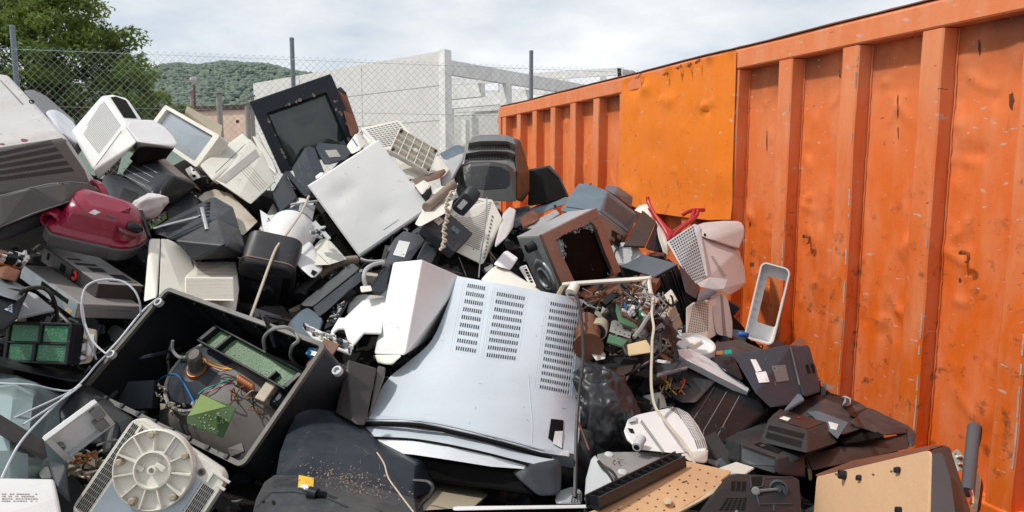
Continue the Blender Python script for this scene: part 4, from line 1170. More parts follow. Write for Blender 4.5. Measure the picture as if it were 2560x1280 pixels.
bb = slots(h,cq(cB,(1880,200),(1920,195),(1920,350),(1865,350)),1,5,.9,.45)
slots(h,cq(cB,(1895,200),(1925,200),(1925,270),(1895,270)),1,4,.9,.5,bm=bb); t.part('side_slot',bb,'slot')
t.part('bezel',hp(cB,[(1985,352,2.83),(1600,552,2.68),(1760,738,2.66),(2060,598,2.62),(2265,695,2.85),(2195,450,2.92),(1820,730,2.66),(2100,640,3.2),(1800,650,3.0)],.014,3,8),'black_dusty')
bmv = bmesh.new(); tube(bmv,[U(cB(1400,442),2.70),U(cB(1540,405),2.74),U(cB(1852,328),2.84)],[.003,.006,.0065],10)
t2 = Thing('chrome_bar','shiny chrome T shaped bar lying over the dusty charcoal monitor','metal bar')
t2.part('rod',bmv,'chrome'); bmv = bmesh.new(); tube(bmv,[U(cB(1842,262),2.85),U(cB(1892,462),2.74)],.0085,12); t2.part('crossbar',bmv,'chrome')
t = Thing('monitor','rust stained beige monitor top between the beige monitor and the charcoal one','monitor')
t.part('housing',hp(cB,[(1800,150,3.3),(1870,110,3.38),(1965,88,3.42),(2110,130,3.4),(2360,380,3.2),(2300,430,3.12),(2220,525,3.05),(2130,430,3.1),(2000,250,3.3),(2200,350,3.7)],.02,4,10),'beige_rusty')
t = Thing('beige_case','large pale beige case side in shadow behind the white lamp drum','case')
t.part('panel',hp(cE,[(180,470,3.1),(215,400,3.15),(300,200,3.3),(430,5,3.55),(480,110,3.5),(470,330,3.3),(330,480,3.15),(350,300,3.7)],.02,3,12),'beige')
# maroon vacuum cleaner
t = Thing('vacuum_cleaner','glossy maroon canister vacuum cleaner body lying upside on the heap at the left','vacuum cleaner')
o = U(cB(385,515),2.42); ax = U(cB(1315,735),2.60) - o; up0 = U(cB(425,235),2.62) - U(cB(400,420),2.50)
zu = (Vector((0.10,-.60,1))).normalized(); axn = ax.normalized(); zu = (zu - axn * zu.dot(axn)).normalized(); yb = zu.cross(axn).normalized()
if yb.dot(Vector((0,1,0))) < 0: yb = -yb
VL = ax.length; VW = .25
def vout(off,n=10,L=None,y0=0,wv=None):
 L = L or VL; W = wv or VW
 pts = []
 for (x,y) in [(off + .02,off),(L * .40,off),(L * .72,off + .005)]: pts.append((x,y))
 for k in range(n + 1):
  a = -math.pi / 2 + math.pi * k / n; pts.append((L - off - (W / 2 - off) * .95 + (W / 2 - off) * .95 * math.cos(a),W / 2 + (W / 2 - off) * math.sin(a)))
 for (x,y) in [(L * .4,W - off),(off + .02,W - off),(off,W - off - .03),(off,off + .03)]: pts.append((x,y))
 return pts
def vr(off,z,dx=0): return [o + axn * (p[0] + dx) + yb * p[1] + zu * z for p in vout(off)]
bm = bmesh.new(); ring_loft(bm,[vr(.035,-.055),vr(.012,-.045),vr(0,-.02),vr(0,.012),vr(.006,.018)]); t.part('bumper',bm,'bumper')
bm = bmesh.new(); ring_loft(bm,[vr(.004,.019),vr(.004,.028),vr(.012,.034),vr(.024,.040),vr(.034,.06),vr(.040,.085),vr(.050,.105),vr(.066,.116),vr(.086,.121)]); vb = t.part('body',bm,'maroon')
lb = decal(vb,cq(cB,(808,300),(862,272),(922,296),(868,322)),.002,2); t.part('label',lb,'label')
bb = line_on(vb,[cB(975,318),cB(1060,350)],.004,8); t.part('slide_slot',bb,'bumper')
kp = vb.hit(cB(1190,445),0); 
if kp:
 bm = bmesh.new(); nrm_ = zu
 ring_loft(bm,[[kp + axn * (math.cos(q) * r) + yb * (math.sin(q) * r) + zu * z for q in [k * math.pi / 9 for k in range(18)]] for r,z in ((.045,-.004),(.045,.004),(.038,.008),(.036,.004))],cap0=False); t.part('knob_ring',bm,'maroon_dark')
 bm = bmesh.new(); ring_loft(bm,[[kp + axn * (.012 + math.cos(q) * r * 1.1) + yb * (math.sin(q) * r * .8) + zu * z for q in [k * math.pi / 8 for k in range(16)]] for r,z in ((.028,.0),(.027,.012),(.02,.022),(.008,.027))],cap0=False); t.part('knob',bm,'black')
pc = vb.hit(cB(475,352),0) or U(cB(475,352),2.55)
bm = bmesh.new(); dr = (-axn * .3 - yb * .9).normalized()
ring_loft(bm,[[pc + dr * z + dr.orthogonal().normalized() * math.cos(q) * r + dr.cross(dr.orthogonal().normalized()) * math.sin(q) * r for q in [k * math.pi / 9 for k in range(18)]] for r,z in ((.034,-.02),(.034,.014),(.030,.02),(.024,.018),(.022,-.02))],cap0=False); t.part('hose_port',bm,'maroon')
wc = U(cB(838,205),2.72); wa = (yb * .35 + zu * -.1 + axn * .5).normalized(); e1 = zu; e1 = (e1 - wa * e1.dot(wa)).normalized(); e2 = wa.cross(e1)
for i_,(rr0,off) in enumerate(((.078,0),(.055,-.012))):
 bm = bmesh.new(); tube(bm,[wc + wa * off + (e1 * math.cos(q) + e2 * math.sin(q)) * rr0 for q in [k * 2 * math.pi / 24 for k in range(25)]],.013 if i_ == 0 else .008,8); t.part('wheel_rim',bm,'maroon')
# recorders below the vacuum
t = Thing('video_recorder','scuffed dark video recorder with silver top lying under the red vacuum cleaner','video recorder')
fr = fit3(cB(905,945),cB(402,598),cB(1310,968),cB(865,1105),2.38)
h = t.part('case',fr.box(0,1,0,1,0.03,1,.004),'black_brown')
t.part('top_panel',fr.box(-.004,1.004,-.004,1.004,-.012,.03,.003),'steel')
bb = bmesh.new()
for u0,u1,v0,v1 in ((.30,.42,.25,.60),(.46,.53,.1,.6),(.12,.26,.55,.9),(.05,.08,.30,.95),(.10,.12,.3,.9),(.60,.66,.1,.4)):
 fr.box(u0,u1,v0,v1,-.016,-.011,.001,bb)
t.part('cassette_flap',bb,'black')
bb = bmesh.new()
for u0,u1,w0,w1 in ((.86,.90,.25,.65),(.55,.64,.3,.75),(.34,.44,.18,.85)): fr.box(u0,u1,-.008,.0,w0,w1,.001,bb)
t.part('socket',bb,'slot')
bm = bmesh.new(); 
c_ = fr.P(.375,-.015,.45); tube(bm,[c_ + (fr.x * math.cos(q) + fr.z * math.sin(q)) * .013 for q in [R(40 + 26 * k) for k in range(11)]],.005,7); t.part('red_switch',bm,plastic('bright_red',(.75,.02,.02),.4,dirt=.1))
t = Thing('disc_player','silver disc player with dark disc slot below the scuffed video recorder','disc player')
fr = fit3(cB(725,1125),cB(222,772),cB(1300,1150),cB(690,1262),2.28)
h = t.part('case',fr.box(0,1,0,1,0.0,1,.005),'steel')
t.part('front_panel',fr.box(-.002,1.0,-.02,-.0015,0.0,1,.003),'galv')
bb = bmesh.new(); fr.box(.14,.62,-.023,-.019,.18,.5,.001,bb); t.part('disc_slot',bb,'slot')
bb = bmesh.new()
for u in (.10,.3,.36,.42,.05,.08): fr.box(u,u + .03,-.024,-.019,.68,.8,.001,bb)
t.part('button',bb,'light_grey')
bb = bmesh.new(); fr.box(.07,.16,-.0235,-.019,.84,.94,.001,bb); t.part('sockets',bb,'yellow')
bb = bmesh.new(); fr.box(-.004,-.002,.45,.85,.35,.42,.0,bb); t.part('side_groove',bb,'mid_grey')
# left edge bits
t = Thing('circuit_module','orange circuit board with loose parts at the left edge under the huge television','circuit board')
h = t.part('board',slab(cB,[(-120,600,2.25),(0,632,2.27),(225,702,2.35),(215,800,2.30),(60,770,2.22),(-120,760,2.18)],.006,0),'pcb_orange')
bm,mm = components(h,cq(cB,(-80,630),(215,710),(205,790),(-80,740)),34,random.Random(3),.008,.028,.03,['black','label','black','pcb_brown','light_grey']); t.part('component',bm,mm)
t.part('heat_sink',hp(cB,[(-60,800,2.2),(60,780,2.2),(200,830,2.22),(150,930,2.15),(0,900,2.1),(40,860,2.4)],.005),'pcb_brown')
t.part('cover_strip',slab(cB,[(-20,600,2.28),(225,668,2.36),(232,705,2.35),(-20,640,2.26)],.02,.003),'black')
t = Thing('power_unit','blue grey metal box on a black case with a warning triangle at the left edge','power unit')
h = t.part('case',hp(cB,[(-140,960,2.0),(0,1062,2.02),(172,1120,2.08),(250,1000,2.15),(160,1270,2.0),(40,1380,1.95),(-140,1400,1.9),(150,1200,2.4)],.006,2),'black')
t.part('metal_cover',hp(cB,[(-140,850,2.12),(0,885,2.16),(120,915,2.2),(252,985,2.2),(235,1050,2.12),(168,1115,2.05),(0,1055,2.0),(-140,950,1.98)],.005,2),'galv')
vs = [h.hit(cB(*p),.002) for p in ((36,1188),(108,1136),(108,1218))]
bb = bmesh.new(); bb.faces.new([bb.verts.new(v) for v in vs]); wl_ = t.part('warning_label',bb,plastic('label_blue',(.45,.60,.75),.5,dirt=.1))
bb = bmesh.new()
for k in range(3):
 p = [h.hit(cB(x + 9 * k,y - 5 * k),.0028) for x,y in ((70,1200),(76,1190),(74,1176),(82,1164))]
 tube(bb,smooth_path(p,3),.0008,4)
t.part('warning_symbol',bb,'navy',parent=wl_)
t = Thing('grey_plate','thin pale grey triangular plate below the power unit at the left','plate')
t.part('plate',slab(cB,[(262,1015,2.35),(330,1040,2.36),(505,1185,2.3),(150,1265,2.2)],.008,.002),'light_grey')
cable('power_cable','black cable arching over the blue grey power unit',cB,[(185,1045,2.1),(230,1000,2.08),(320,985,2.1),(400,990,2.14),(470,1050,2.15),(515,1180,2.18),(520,1280,2.2)],.0065,'cable_black')
cable('thin_wire','pale thin wire forming a loop in front of the silver disc player',cB,[(880,1640,2.16),(800,1420,2.12),(755,1260,2.1),(748,1120,2.1),(790,975,2.12),(930,912,2.14),(1110,925,2.16),(1220,1000,2.16),(1275,1110,2.16),(1285,1230,2.18)],.0032,'cable_white')
t = Thing('circuit_module','black frame holding four bright green circuit boards at the left','circuit board')
fr = fit2(cC(55,128),cC(445,140),cC(20,375),cC(412,392),2.12,.05,(0.02,-.1))
fb = fr.box(0,1,0,1,.1,.9,.003); t.part('frame_base',fb,'black')
bb = bmesh.new()
for u0,u1,v0,v1 in ((0,1,0,.06),(0,1,.94,1),(0,.05,.06,.94),(.95,1.0,.06,.94),(.05,.95,.49,.53),(.5,.55,.06,.49),(.44,.49,.53,.94)): fr.box(u0,u1,v0,v1,-.12,.098,.002,bb)
t.part('frame_rib',bb,'black')
for q,(u0,u1,v0,v1) in enumerate(((.06,.49,.08,.47),(.56,.94,.08,.47),(.06,.43,.55,.93),(.5,.94,.55,.93))):
 pbd = t.part('board',fr.box(u0,u1,v0,v1,.02,.095,0),'pcb_bright' if 'pcb_bright' in M else 'pcb_green')
 bb = bmesh.new(); rgq = random.Random(q)
 for _ in range(110):
  u,v = rgq.uniform(u0,u1 - .02),rgq.uniform(v0,v1 - .03); fr.box(u,u + rgq.uniform(.004,.016),v,v + rgq.uniform(.006,.02),.0,.018,0,bb)
 t.part('solder',bb,'label_grey',parent=pbd)
t = Thing('chassis','worn beige and steel chassis with a label strip right of the green circuit boards','chassis')
h = t.part('plate',hp(cC,[(440,150,2.2),(590,178,2.25),(588,300,2.2),(555,380,2.12),(420,400,2.08),(500,300,2.4)],.006),'tan')
t.part('label',decal(h,cq(cC,(528,208),(566,210),(560,340),(525,338)),.002,1),'label')
rg = random.Random(14); bm,mm = components(h,cq(cC,(450,165),(520,175),(510,370),(440,385)),16,rg,.01,.03,.02,['black','steel','tan']); t.part('bracket',bm,mm)
# centre of the heap
# large white appliance panel
t = Thing('white_appliance','large flat white appliance top with two shallow dents tilted in the middle of the heap','appliance')
fr = fit2(cD(620,890),cD(1122,562),cE(1112,452),cD(1492,1042),3.35,.16,(0.12,-.08))
a_,b_ = fr.L[0],fr.L[1]
bm = bmesh.new(); nn = 50; V = []
for j in range(nn + 1):
 row = []
 for i in range(nn + 1):
  u,v = i / nn,j / nn
  e = .007 * math.exp(-(((u - .28) / .20) ** 2 + ((v - .30) / .10) ** 2)) + .004 * math.exp(-(((u - .55) / .14) ** 2 + ((v - .75) / .09) ** 2)) + .002 * noise.noise(Vector((u * 3,v * 3,0)))
  ed_ = min(u * a_,(1 - u) * a_,v * b_,(1 - v) * b_); e += .006 * max(0,1 - ed_ / .01) ** 2
  row.append(bm.verts.new(fr.M(u * a_,v * b_,e)))
 V.append(row)
for j in range(nn):
 for i in range(nn):
  f = bm.faces.new((V[j][i],V[j][i + 1],V[j + 1][i + 1],V[j + 1][i])); f.smooth = True
skirt(bm,V,fr.z * .022)
lidp = t.part('top_panel',bm,'white')
t.part('crease',decal(lidp,cq(cE,(1297,232),(1425,150),(1428,156),(1312,236)),.0025,4),'cool_white')
t.part('body',fr.mbox(.012,a_ - .012,.012,b_ - .012,.024,.15,.004),'charcoal')
bb = bmesh.new()
for k in range(9): fr.mbox(a_ - .014,a_ - .006,.05 + k * .055,.075 + k * .055,.05,.075,.001,bb)
t.part('side_clip',bb,'black')
t.part('white_trim',fr.mbox(.004,.012,.01,b_ - .01,.024,.05,.002),'light_grey')
t = Thing('white_clip','small white plastic corner standing on the left edge of the flat white appliance top','plastic piece')
t.part('clip',hp(cD,[(676,828,3.42),(716,798,3.45),(742,800,3.45),(680,850,3.38),(735,820,3.4),(700,815,3.5)],.004),'white')
# beige unit with slotted top behind the white panel
t = Thing('heater_unit','cream unit with a grid of oblong slots on top behind the flat white panel','appliance')
h = t.part('housing',hp(cD,[(985,510,3.9),(1005,480,4.0),(1270,422,4.25),(1300,445,4.2),(1420,590,3.95),(1200,640,3.7),(1085,595,3.72),(1350,700,3.8),(1080,660,3.7),(1300,600,4.4)],.012,3,8),'cream')
h.bvh()
t.part('slot_grid',slots(h,cq(cD,(1030,492),(1265,438),(1385,585),(1150,625)),9,11,.8,.45),'slot_soft')
bb = slots(h,cq(cD,(992,520),(1006,492),(1086,580),(1072,605)),1,9,.8,.4); t.part('side_slot',bb,'slot_soft')
t = Thing('beige_cabinet','small cream case with a tiny blue strip between the black monitor and the slotted unit','case')
h = t.part('housing',hp(cD,[(962,520,3.82),(985,525,3.84),(1045,600,3.75),(1000,640,3.6),(935,672,3.6),(895,612,3.68),(980,640,4.0)],.008,3),'cream')
t.part('blue_strip',decal(h,cq(cD,(938,562),(948,560),(982,612),(974,618)),.002,1),'blue')
t = Thing('monitor_stand','cream plastic monitor foot turned upside down showing its ribbed grid underside','monitor stand')
fr = fit2(cD(1282,480),cD(1556,640),cD(1208,640),cD(1490,812),3.55,.03,(-.02,-.12))
a_,b_ = fr.L[0],fr.L[1]
t.part('base_plate',fr.mbox(0.003,a_ - .003,.003,b_ - .003,.022,.028,.002),'cream')
bb = bmesh.new(); q = .004
for k in range(6): fr.mbox(a_ * k / 5 * (1 - q / a_),a_ * k / 5 * (1 - q / a_) + q,0,b_,0,.0215,.0008,bb)
for k in range(5): fr.mbox(.0005,a_ - .0005,b_ * k / 4 * (1 - q / b_) + .0002,b_ * k / 4 * (1 - q / b_) + q,.0006,.021,.0008,bb)
t.part('grid_ribs',bb,'cream')
bb = bmesh.new(); c_ = fr.M(a_ * .52,b_ * .5,.005)
tube(bb,[fr.M(a_ * .52 + math.cos(k / 12 * 3.4) * .035,b_ * .5 + math.sin(k / 12 * 3.4) * .035,.004) for k in range(13)],.002,5); fr.mbox(a_ * .47,a_ * .57,b_ * .42,b_ * .55,-.002,.02,.002,bb)
t.part('pivot',bb,'cream')
for u,v in ((.06,.08),(.94,.08),(.06,.9),(.94,.92)):
 bb = bmesh.new(); cyl(bb,fr.M(a_ * u,b_ * v,-.004),fr.M(a_ * u,b_ * v,.01),.007,sides=10); t.part('rubber_foot',bb,'black_brown')
t = Thing('monitor','cream monitor with brown shadowed rim under the ribbed monitor foot','monitor')
h = t.part('housing',hp(cD,[(1240,690,3.62),(1560,688,3.85),(1640,782,3.75),(1600,830,3.6),(1370,860,3.42),(1330,830,3.42),(1260,740,3.5),(1500,800,4.1)],.012,3,8),'cream')
t.part('rim',hp(cD,[(1352,852,3.40),(1600,770,3.55),(1612,800,3.56),(1560,845,3.5),(1400,892,3.38),(1370,880,3.38),(1500,830,3.8)],.008,2),'steel_brown')  # brown shade of the monitor's front, put into the rim colour
t = Thing('grey_case','pale grey case with dark top edge between the cream monitor and the ribbed grey television','case')
t.part('side',hp(cD,[(1590,720,3.85),(1740,660,4.05),(1730,720,3.95),(1620,900,3.6),(1570,900,3.6),(1560,850,3.65),(1700,800,4.2)],.01,2),'light_grey')
t.part('top',hp(cD,[(1555,665,4.0),(1680,600,4.25),(1745,615,4.25),(1742,655,4.1),(1592,715,3.92),(1650,660,4.4)],.008,2),'slate')
t = Thing('adapter_box','small cream box with a smoky clear end beside the brown corrugated hose','box')
t.part('box',hp(cD,[(1385,892,3.3),(1450,852,3.35),(1502,882,3.33),(1440,965,3.22),(1400,930,3.5)],.006,2),'cream')
t.part('clear_end',hp(cD,[(1442,965,3.21),(1500,890,3.31),(1512,945,3.27),(1480,995,3.2),(1455,985,3.19),(1480,950,3.4)],.005,2),'oven_glass')
def corrugated(name,label,c,pts,r,n=9,k=None):
 path = smooth_path([U(c(x,y),d) for x,y,d in pts],n * 4)
 L = sum((a - b).length for a,b in zip(path[:-1],path[1:])); s = 0; rs = []
 for i,p in enumerate(path):
  if i: s += (p - path[i - 1]).length
  rs.append(r * (1 + .09 * math.sin(s / .0115 * 6.283)))
 bm = bmesh.new(); tube(bm,path,rs,14)
 return bm
t = Thing('vacuum_hose','short brown corrugated hose emerging right of the flat white panel','hose')
t.part('hose',corrugated('','',cD,[(1470,1050,3.12),(1530,1000,3.2),(1600,940,3.25),(1660,885,3.3)],.022,10),'hose')
t = Thing('vacuum_hose','curved brown corrugated hose with black handle under the flat white panel','hose')
t.part('hose',corrugated('','',cE,[(775,618,2.95),(850,560,3.0),(930,515,3.05),(1010,488,3.1),(1090,478,3.15)],.019,10),'hose')
bm = bmesh.new(); tube(bm,smooth_path([U(cE(x,y),d) for x,y,d in ((640,780,2.86),(655,735,2.88),(700,690,2.9),(780,615,2.95))],5),[.030] * 6 + [.027] * 5 + [.022] * 5,12); t.part('handle',bm,'black')
t = Thing('cloth_scrap','piece of pale pleated beige packaging in the shadow behind the dark telephone','packaging')
t.part('panel',hp(cD,[(1520,910,3.45),(1570,900,3.5),(1640,960,3.3),(1700,880,3.5),(1640,1060,3.1),(1420,1200,2.95),(1380,1170,3.0),(1480,1040,3.2),(1600,1050,3.6)],.008,2),'cream')
# ribbed grey television (back to us)
t = Thing('television','dark grey television with two rows of vent teeth standing before the container end','television')
rows = [[(1795,548,4.34),(1850,533,4.3),(1950,530,4.27),(2040,534,4.3),(2088,552,4.34)],
  [(1768,590,4.22),(1850,577,4.15),(1950,575,4.13),(2040,577,4.15),(2100,600,4.2)],
  [(1765,635,4.25),(1850,620,4.19),(1950,618,4.17),(2040,620,4.19),(2100,650,4.2)],
  [(1750,665,4.12),(1850,648,4.05),(1950,646,4.03),(2040,650,4.05),(2098,668,4.12)],
  [(1742,700,4.16),(1850,690,4.10),(1950,688,4.08),(2040,692,4.10),(2096,712,4.14)],
  [(1735,735,4.04),(1850,715,3.97),(1950,713,3.95),(2040,718,3.97),(2095,742,4.04)],
  [(1672,775,3.96),(1780,730,3.93),(1920,722,3.92),(2040,740,3.93),(2108,790,3.96)]]
bm,V,G = curved(cD,rows,0,n=24,m=36); skirt(bm,V,Vector((0.02,.30,-.02)))
up_ = t.part('upper_case',bm,'mid_grey_c' if 'mid_grey_c' in M else 'warm_grey')
up_.bvh()
bb = slots(up_,cq(cD,(1765,603),(2062,598),(2062,640),(1765,645)),27,1,.5,.95); slots(up_,cq(cD,(1765,672),(2052,668),(2052,715),(1762,718)),27,1,.5,.95,bm=bb)
t.part('vent_teeth',bb,'slot')
lo = t.part('rear_face',hp(cD,[(1666,782,3.94),(1780,735,3.90),(1920,725,3.89),(2040,742,3.90),(2106,800,3.94),(2108,1005,3.80),(2060,1005,3.79),(1860,1003,3.78),(1705,990,3.80),(1664,905,3.85),(1900,900,4.3),(2080,900,4.2)],.014,3,6),'charcoal_c' if 'charcoal_c' in M else 'charcoal')
pl = [(1712,800),(1780,762),(1890,752),(2000,764),(2058,800),(2060,885),(2030,912),(1880,922),(1740,908),(1710,885)]
t.part('recessed_panel',patch(lo,[cD(*p) for p in pl],.003),'black')
t.part('side_case',hp(cD,[(2098,600,4.2),(2092,552,4.38),(2125,562,4.45),(2140,640,4.4),(2172,672,4.4),(2205,800,4.3),(2203,945,4.2),(2150,1018,4.05),(2108,1008,3.82),(2112,800,3.97),(2100,700,4.12),(2150,800,4.6)],.012,3,8),'steel_brown_d' if 'steel_brown_d' in M else 'black_brown')
t = Thing('empty_case','empty black television case with its dark hollow inside beside the ribbed grey television','case')
t.part('rim',hp(cG,[(545,78,4.6),(700,42,4.7),(720,42,4.7),(800,130,4.65),(875,290,4.5),(862,305,4.48),(700,60,4.9),(550,90,4.9)],.005,2),'charcoal')
t.part('hollow',hp(cG,[(548,92,4.55),(702,55,4.62),(790,140,4.58),(862,296,4.42),(700,340,4.25),(560,372,4.2),(540,360,4.2),(700,250,4.9)],.004,2),'void')
t = Thing('slate_cover','curved slate grey cover with dark holes below the empty black case','cover')
h = t.part('bezel',hp(cG,[(560,388,4.2),(660,345,4.3),(760,318,4.35),(850,298,4.4),(872,318,4.35),(866,345,4.28),(740,385,4.15),(640,430,4.05),(600,425,4.05),(740,370,4.5)],.01,3,8),'slate')
t.part('screw_hole',slots(h,cq(cG,(745,360),(770,355),(772,385),(748,388)),1,1,.8,.8),'slot')
t = Thing('vent_strip','broken grey strip with comb shaped vents and a brown flap behind the stainless oven','plastic part')
h = t.part('strip',hp(cG,[(430,385,4.0),(555,362,4.05),(610,440,3.9),(540,520,3.75),(430,560,3.6),(420,500,3.7),(500,450,4.2)],.008,2),'charcoal')
t.part('comb_vent',slots(h,cq(cG,(450,398),(555,378),(560,408),(455,432)),13,1,.5,.9),'slot')
t.part('brown_flap',slab(cG,[(478,462,3.68),(585,392,3.85),(640,455,3.75),(505,545,3.55)],.006,.002),'wood_rust')
t = Thing('metal_flap','small bare metal flap with brown torn edge behind the stainless oven','metal piece')
t.part('flap',slab(cG,[(520,530,3.5),(640,460,3.6),(770,392,3.75),(800,430,3.7),(600,560,3.45)],.01,.003),'steel')
t.part('torn_edge',slab(cG,[(510,512,3.5),(560,485,3.55),(640,460,3.6),(600,498,3.52),(520,530,3.47)],.004,.001),'wood_rust')
# slate blue monitors
t = Thing('monitor','slate blue monitor lying on its face with a mesh grille along its shaded side','monitor')
h = t.part('housing',hp(cG,[(945,190,4.35),(1030,192,4.35),(1178,242,4.15),(1122,412,3.85),(830,368,4.0),(860,300,4.15),(1430,440,4.25),(1352,590,3.95),(1300,400,4.6)],.014,3,8),'slate')
h.bvh()
t.part('mesh_grille',slots(h,cq(cG,(1180,285),(1400,440),(1345,545),(1150,400)),34,18,.6,.55),'slot_mesh' if 'slot_mesh' in M else 'charcoal')
t.part('rear_box',hp(cG,[(1145,230,4.4),(1172,200,4.55),(1268,208,4.55),(1386,296,4.65),(1370,392,4.5),(1240,275,4.3),(1300,330,4.9)],.01,3),'slate')
t.part('bezel',hp(cG,[(810,372,3.98),(1120,415,3.80),(1350,592,3.90),(1340,620,3.88),(1110,440,3.76),(795,410,3.94),(1200,500,4.2)],.01,3),'slate')
t.part('rear_knob',hull([U(cG(x,y),d) for x,y,d in ((1035,185,4.36),(1055,185,4.36),(1058,204,4.3),(1034,200,4.3),(1045,195,4.45))],.003),'black')
t = Thing('monitor','brownish grey monitor underside in the shadow below the slate blue monitor','monitor')
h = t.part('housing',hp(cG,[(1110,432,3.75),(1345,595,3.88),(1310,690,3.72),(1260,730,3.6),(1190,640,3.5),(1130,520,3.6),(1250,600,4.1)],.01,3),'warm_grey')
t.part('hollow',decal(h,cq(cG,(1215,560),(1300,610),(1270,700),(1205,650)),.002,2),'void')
t = Thing('folded_sheet','dark brown folded metal panel between the slate monitors and the latticed monitor','panel')
t.part('face',slab(cG,[(1462,400,4.0),(1568,492,3.95),(1480,695,3.6),(1308,685,3.55)],.01,.003),'black_brown')
t.part('side',hp(cG,[(1570,492,3.94),(1480,700,3.58),(1500,720,3.6),(1620,745,3.8),(1600,600,3.95),(1560,700,4.2)],.006,2),'charcoal')
t = Thing('cream_shell','cream broken monitor rim wedged between the dark brown panel and the red bracket','shell')
t.part('top',hp(cG,[(1388,402,4.3),(1425,365,4.4),(1495,350,4.4),(1562,395,4.25),(1540,470,4.05),(1480,440,4.05),(1500,400,4.5)],.01,2),'cream')
t.part('side_rim',hp(cG,[(1560,470,4.0),(1590,560,3.95),(1655,595,3.9),(1672,765,3.7),(1625,740,3.68),(1585,620,3.8),(1620,650,4.1)],.008,2),'cream')
t = Thing('bent_bracket','bright red bent tubular metal bracket sticking up in front of the container','bracket')
for pts in ([(1500,298,4.1),(1512,350,4.08),(1560,440,4.0),(1640,560,3.9),(1672,640,3.85)],[(1515,385,4.06),(1590,490,4.0),(1690,578,3.9)],[(1690,585,3.9),(1790,520,3.98),(1850,470,4.05),(1872,410,4.1)],[(1675,635,3.86),(1760,555,3.92),(1880,460,4.05),(1905,405,4.1)],[(1778,440,4.12),(1850,405,4.12),(1955,400,4.15)]):
 bm = bmesh.new(); tube(bm,smooth_path([U(cG(*p[:2]),p[2]) for p in pts],5),.0115,8); t.part('tube',bm,'red')
t.part('flat_bar',slab(cG,[(1565,450,3.98),(1590,450,3.98),(1700,580,3.88),(1672,640,3.83),(1650,600,3.85)],.004,.001),'red')
# light monitor with lattice
t = Thing('monitor','pale pinkish grey monitor with a diamond lattice grille resting against the container','monitor')
h = t.part('housing',hp(cG,[(1915,610,3.85),(2000,640,3.95),(2232,712,4.05),(2275,850,4.0),(2290,985,3.92),(2240,1040,3.85),(2160,1085,3.72),(2060,1045,3.6),(1975,945,3.58),(1940,800,3.7),(2200,900,4.4)],.03,4,10),'pinkish')
t.part('tube_cover',hp(cG,[(1880,520,3.98),(1935,498,4.1),(2100,486,4.2),(2248,486,4.2),(2286,540,4.15),(2278,620,4.1),(2240,712,4.0),(2120,690,3.92),(1990,640,3.85),(1915,600,3.84),(2100,600,4.5)],.04,5,14),'pinkish')
g_ = t.part('grille_side',hp(cG,[(1655,650,3.72),(1760,570,3.85),(1872,510,3.95),(1925,520,3.93),(1930,640,3.82),(1990,930,3.55),(1880,1002,3.42),(1760,860,3.5),(1700,760,3.6),(1850,800,4.2)],.008,2,12),'light_grey_b' if 'light_grey_b' in M else 'light_grey')
t.part('lattice',slots(g_,cq(cG,(1672,655),(1868,522),(1968,940),(1845,985)),11,17,.62,.6),'charcoal')
t.part('vent_foot',hp(cG,[(1890,985,3.42),(2000,930,3.52),(2145,960,3.62),(2125,1030,3.5),(2050,1050,3.45),(1930,1030,3.38),(2050,990,3.8)],.008,2),'light_grey')
t.part('side_slot',slots(h,cq(cG,(2000,770),(2025,765),(2130,930),(2100,940)),3,14,.6,.5),'slot_soft')
bb = bmesh.new(); tc_ = t.parts[1]; 
vs = [tc_.hit(cG(1958 + 10 * math.cos(k * .7),600 + 12 * math.sin(k * .7)),.002) for k in range(9)]; bb.faces.new([bb.verts.new(v) for v in vs if v]); t.part('screw_hole',bb,'slot')
t = Thing('dark_stand','dark slate plastic foot curled under the latticed monitor','monitor stand')
t.part('foot',hp(cG,[(1740,820,3.4),(1790,870,3.42),(1925,1035,3.3),(1900,1120,3.15),(1800,1060,3.15),(1780,960,3.25),(1850,1000,3.6)],.012,3),'charcoal')
t.part('lip',hp(cG,[(1925,1030,3.3),(2050,1035,3.4),(2055,1060,3.38),(1990,1110,3.25),(1905,1150,3.12),(1890,1120,3.12),(1980,1080,3.5)],.01,3),'slate')
# stainless oven
t = Thing('microwave_oven','stainless steel microwave oven with a shattered black glass door','microwave oven')
fr = fit3(cG(640,600),cG(1076,385),cG(850,1120),cG(452,612),3.08)
fz = fr.L[2]
a_,b_ = fr.L[0],fr.L[1]
body = t.part('cabinet',fr.mbox(0,a_,0,b_,.02,fz,.004),'steel')
op = [(755,640),(830,590),(900,560),(970,530),(1035,498),(1060,520),(1085,560),(1140,720),(1200,860),(1272,1030),(1200,1090),(1050,1150),(960,1090),(900,960),(840,830),(790,740)]
n0 = fr.z
def plan(p,w_):  # intersect pixel ray with door plane at depth w_
 r = ray(p); P0_ = fr.o + fr.z * w_; return EYE + r * ((P0_ - EYE).dot(fr.z) / r.dot(fr.z))
inner3 = [plan(cG(*p),-.004) for p in op]
inr = [((p - fr.o).dot(fr.x),(p - fr.o).dot(fr.y)) for p in inner3]
cxm,cym = sum(p[0] for p in inr) / len(inr),sum(p[1] for p in inr) / len(inr)
outr = []
for p in inr:
 dx,dy = p[0] - cxm,p[1] - cym
 k = min((a_ - cxm) / dx if dx > 0 else (0 - cxm) / dx,(b_ - cym) / dy if dy > 0 else (0 - cym) / dy) if abs(dx) > 1e-6 and abs(dy) > 1e-6 else 1
 outr.append((cxm + dx * k,cym + dy * k))
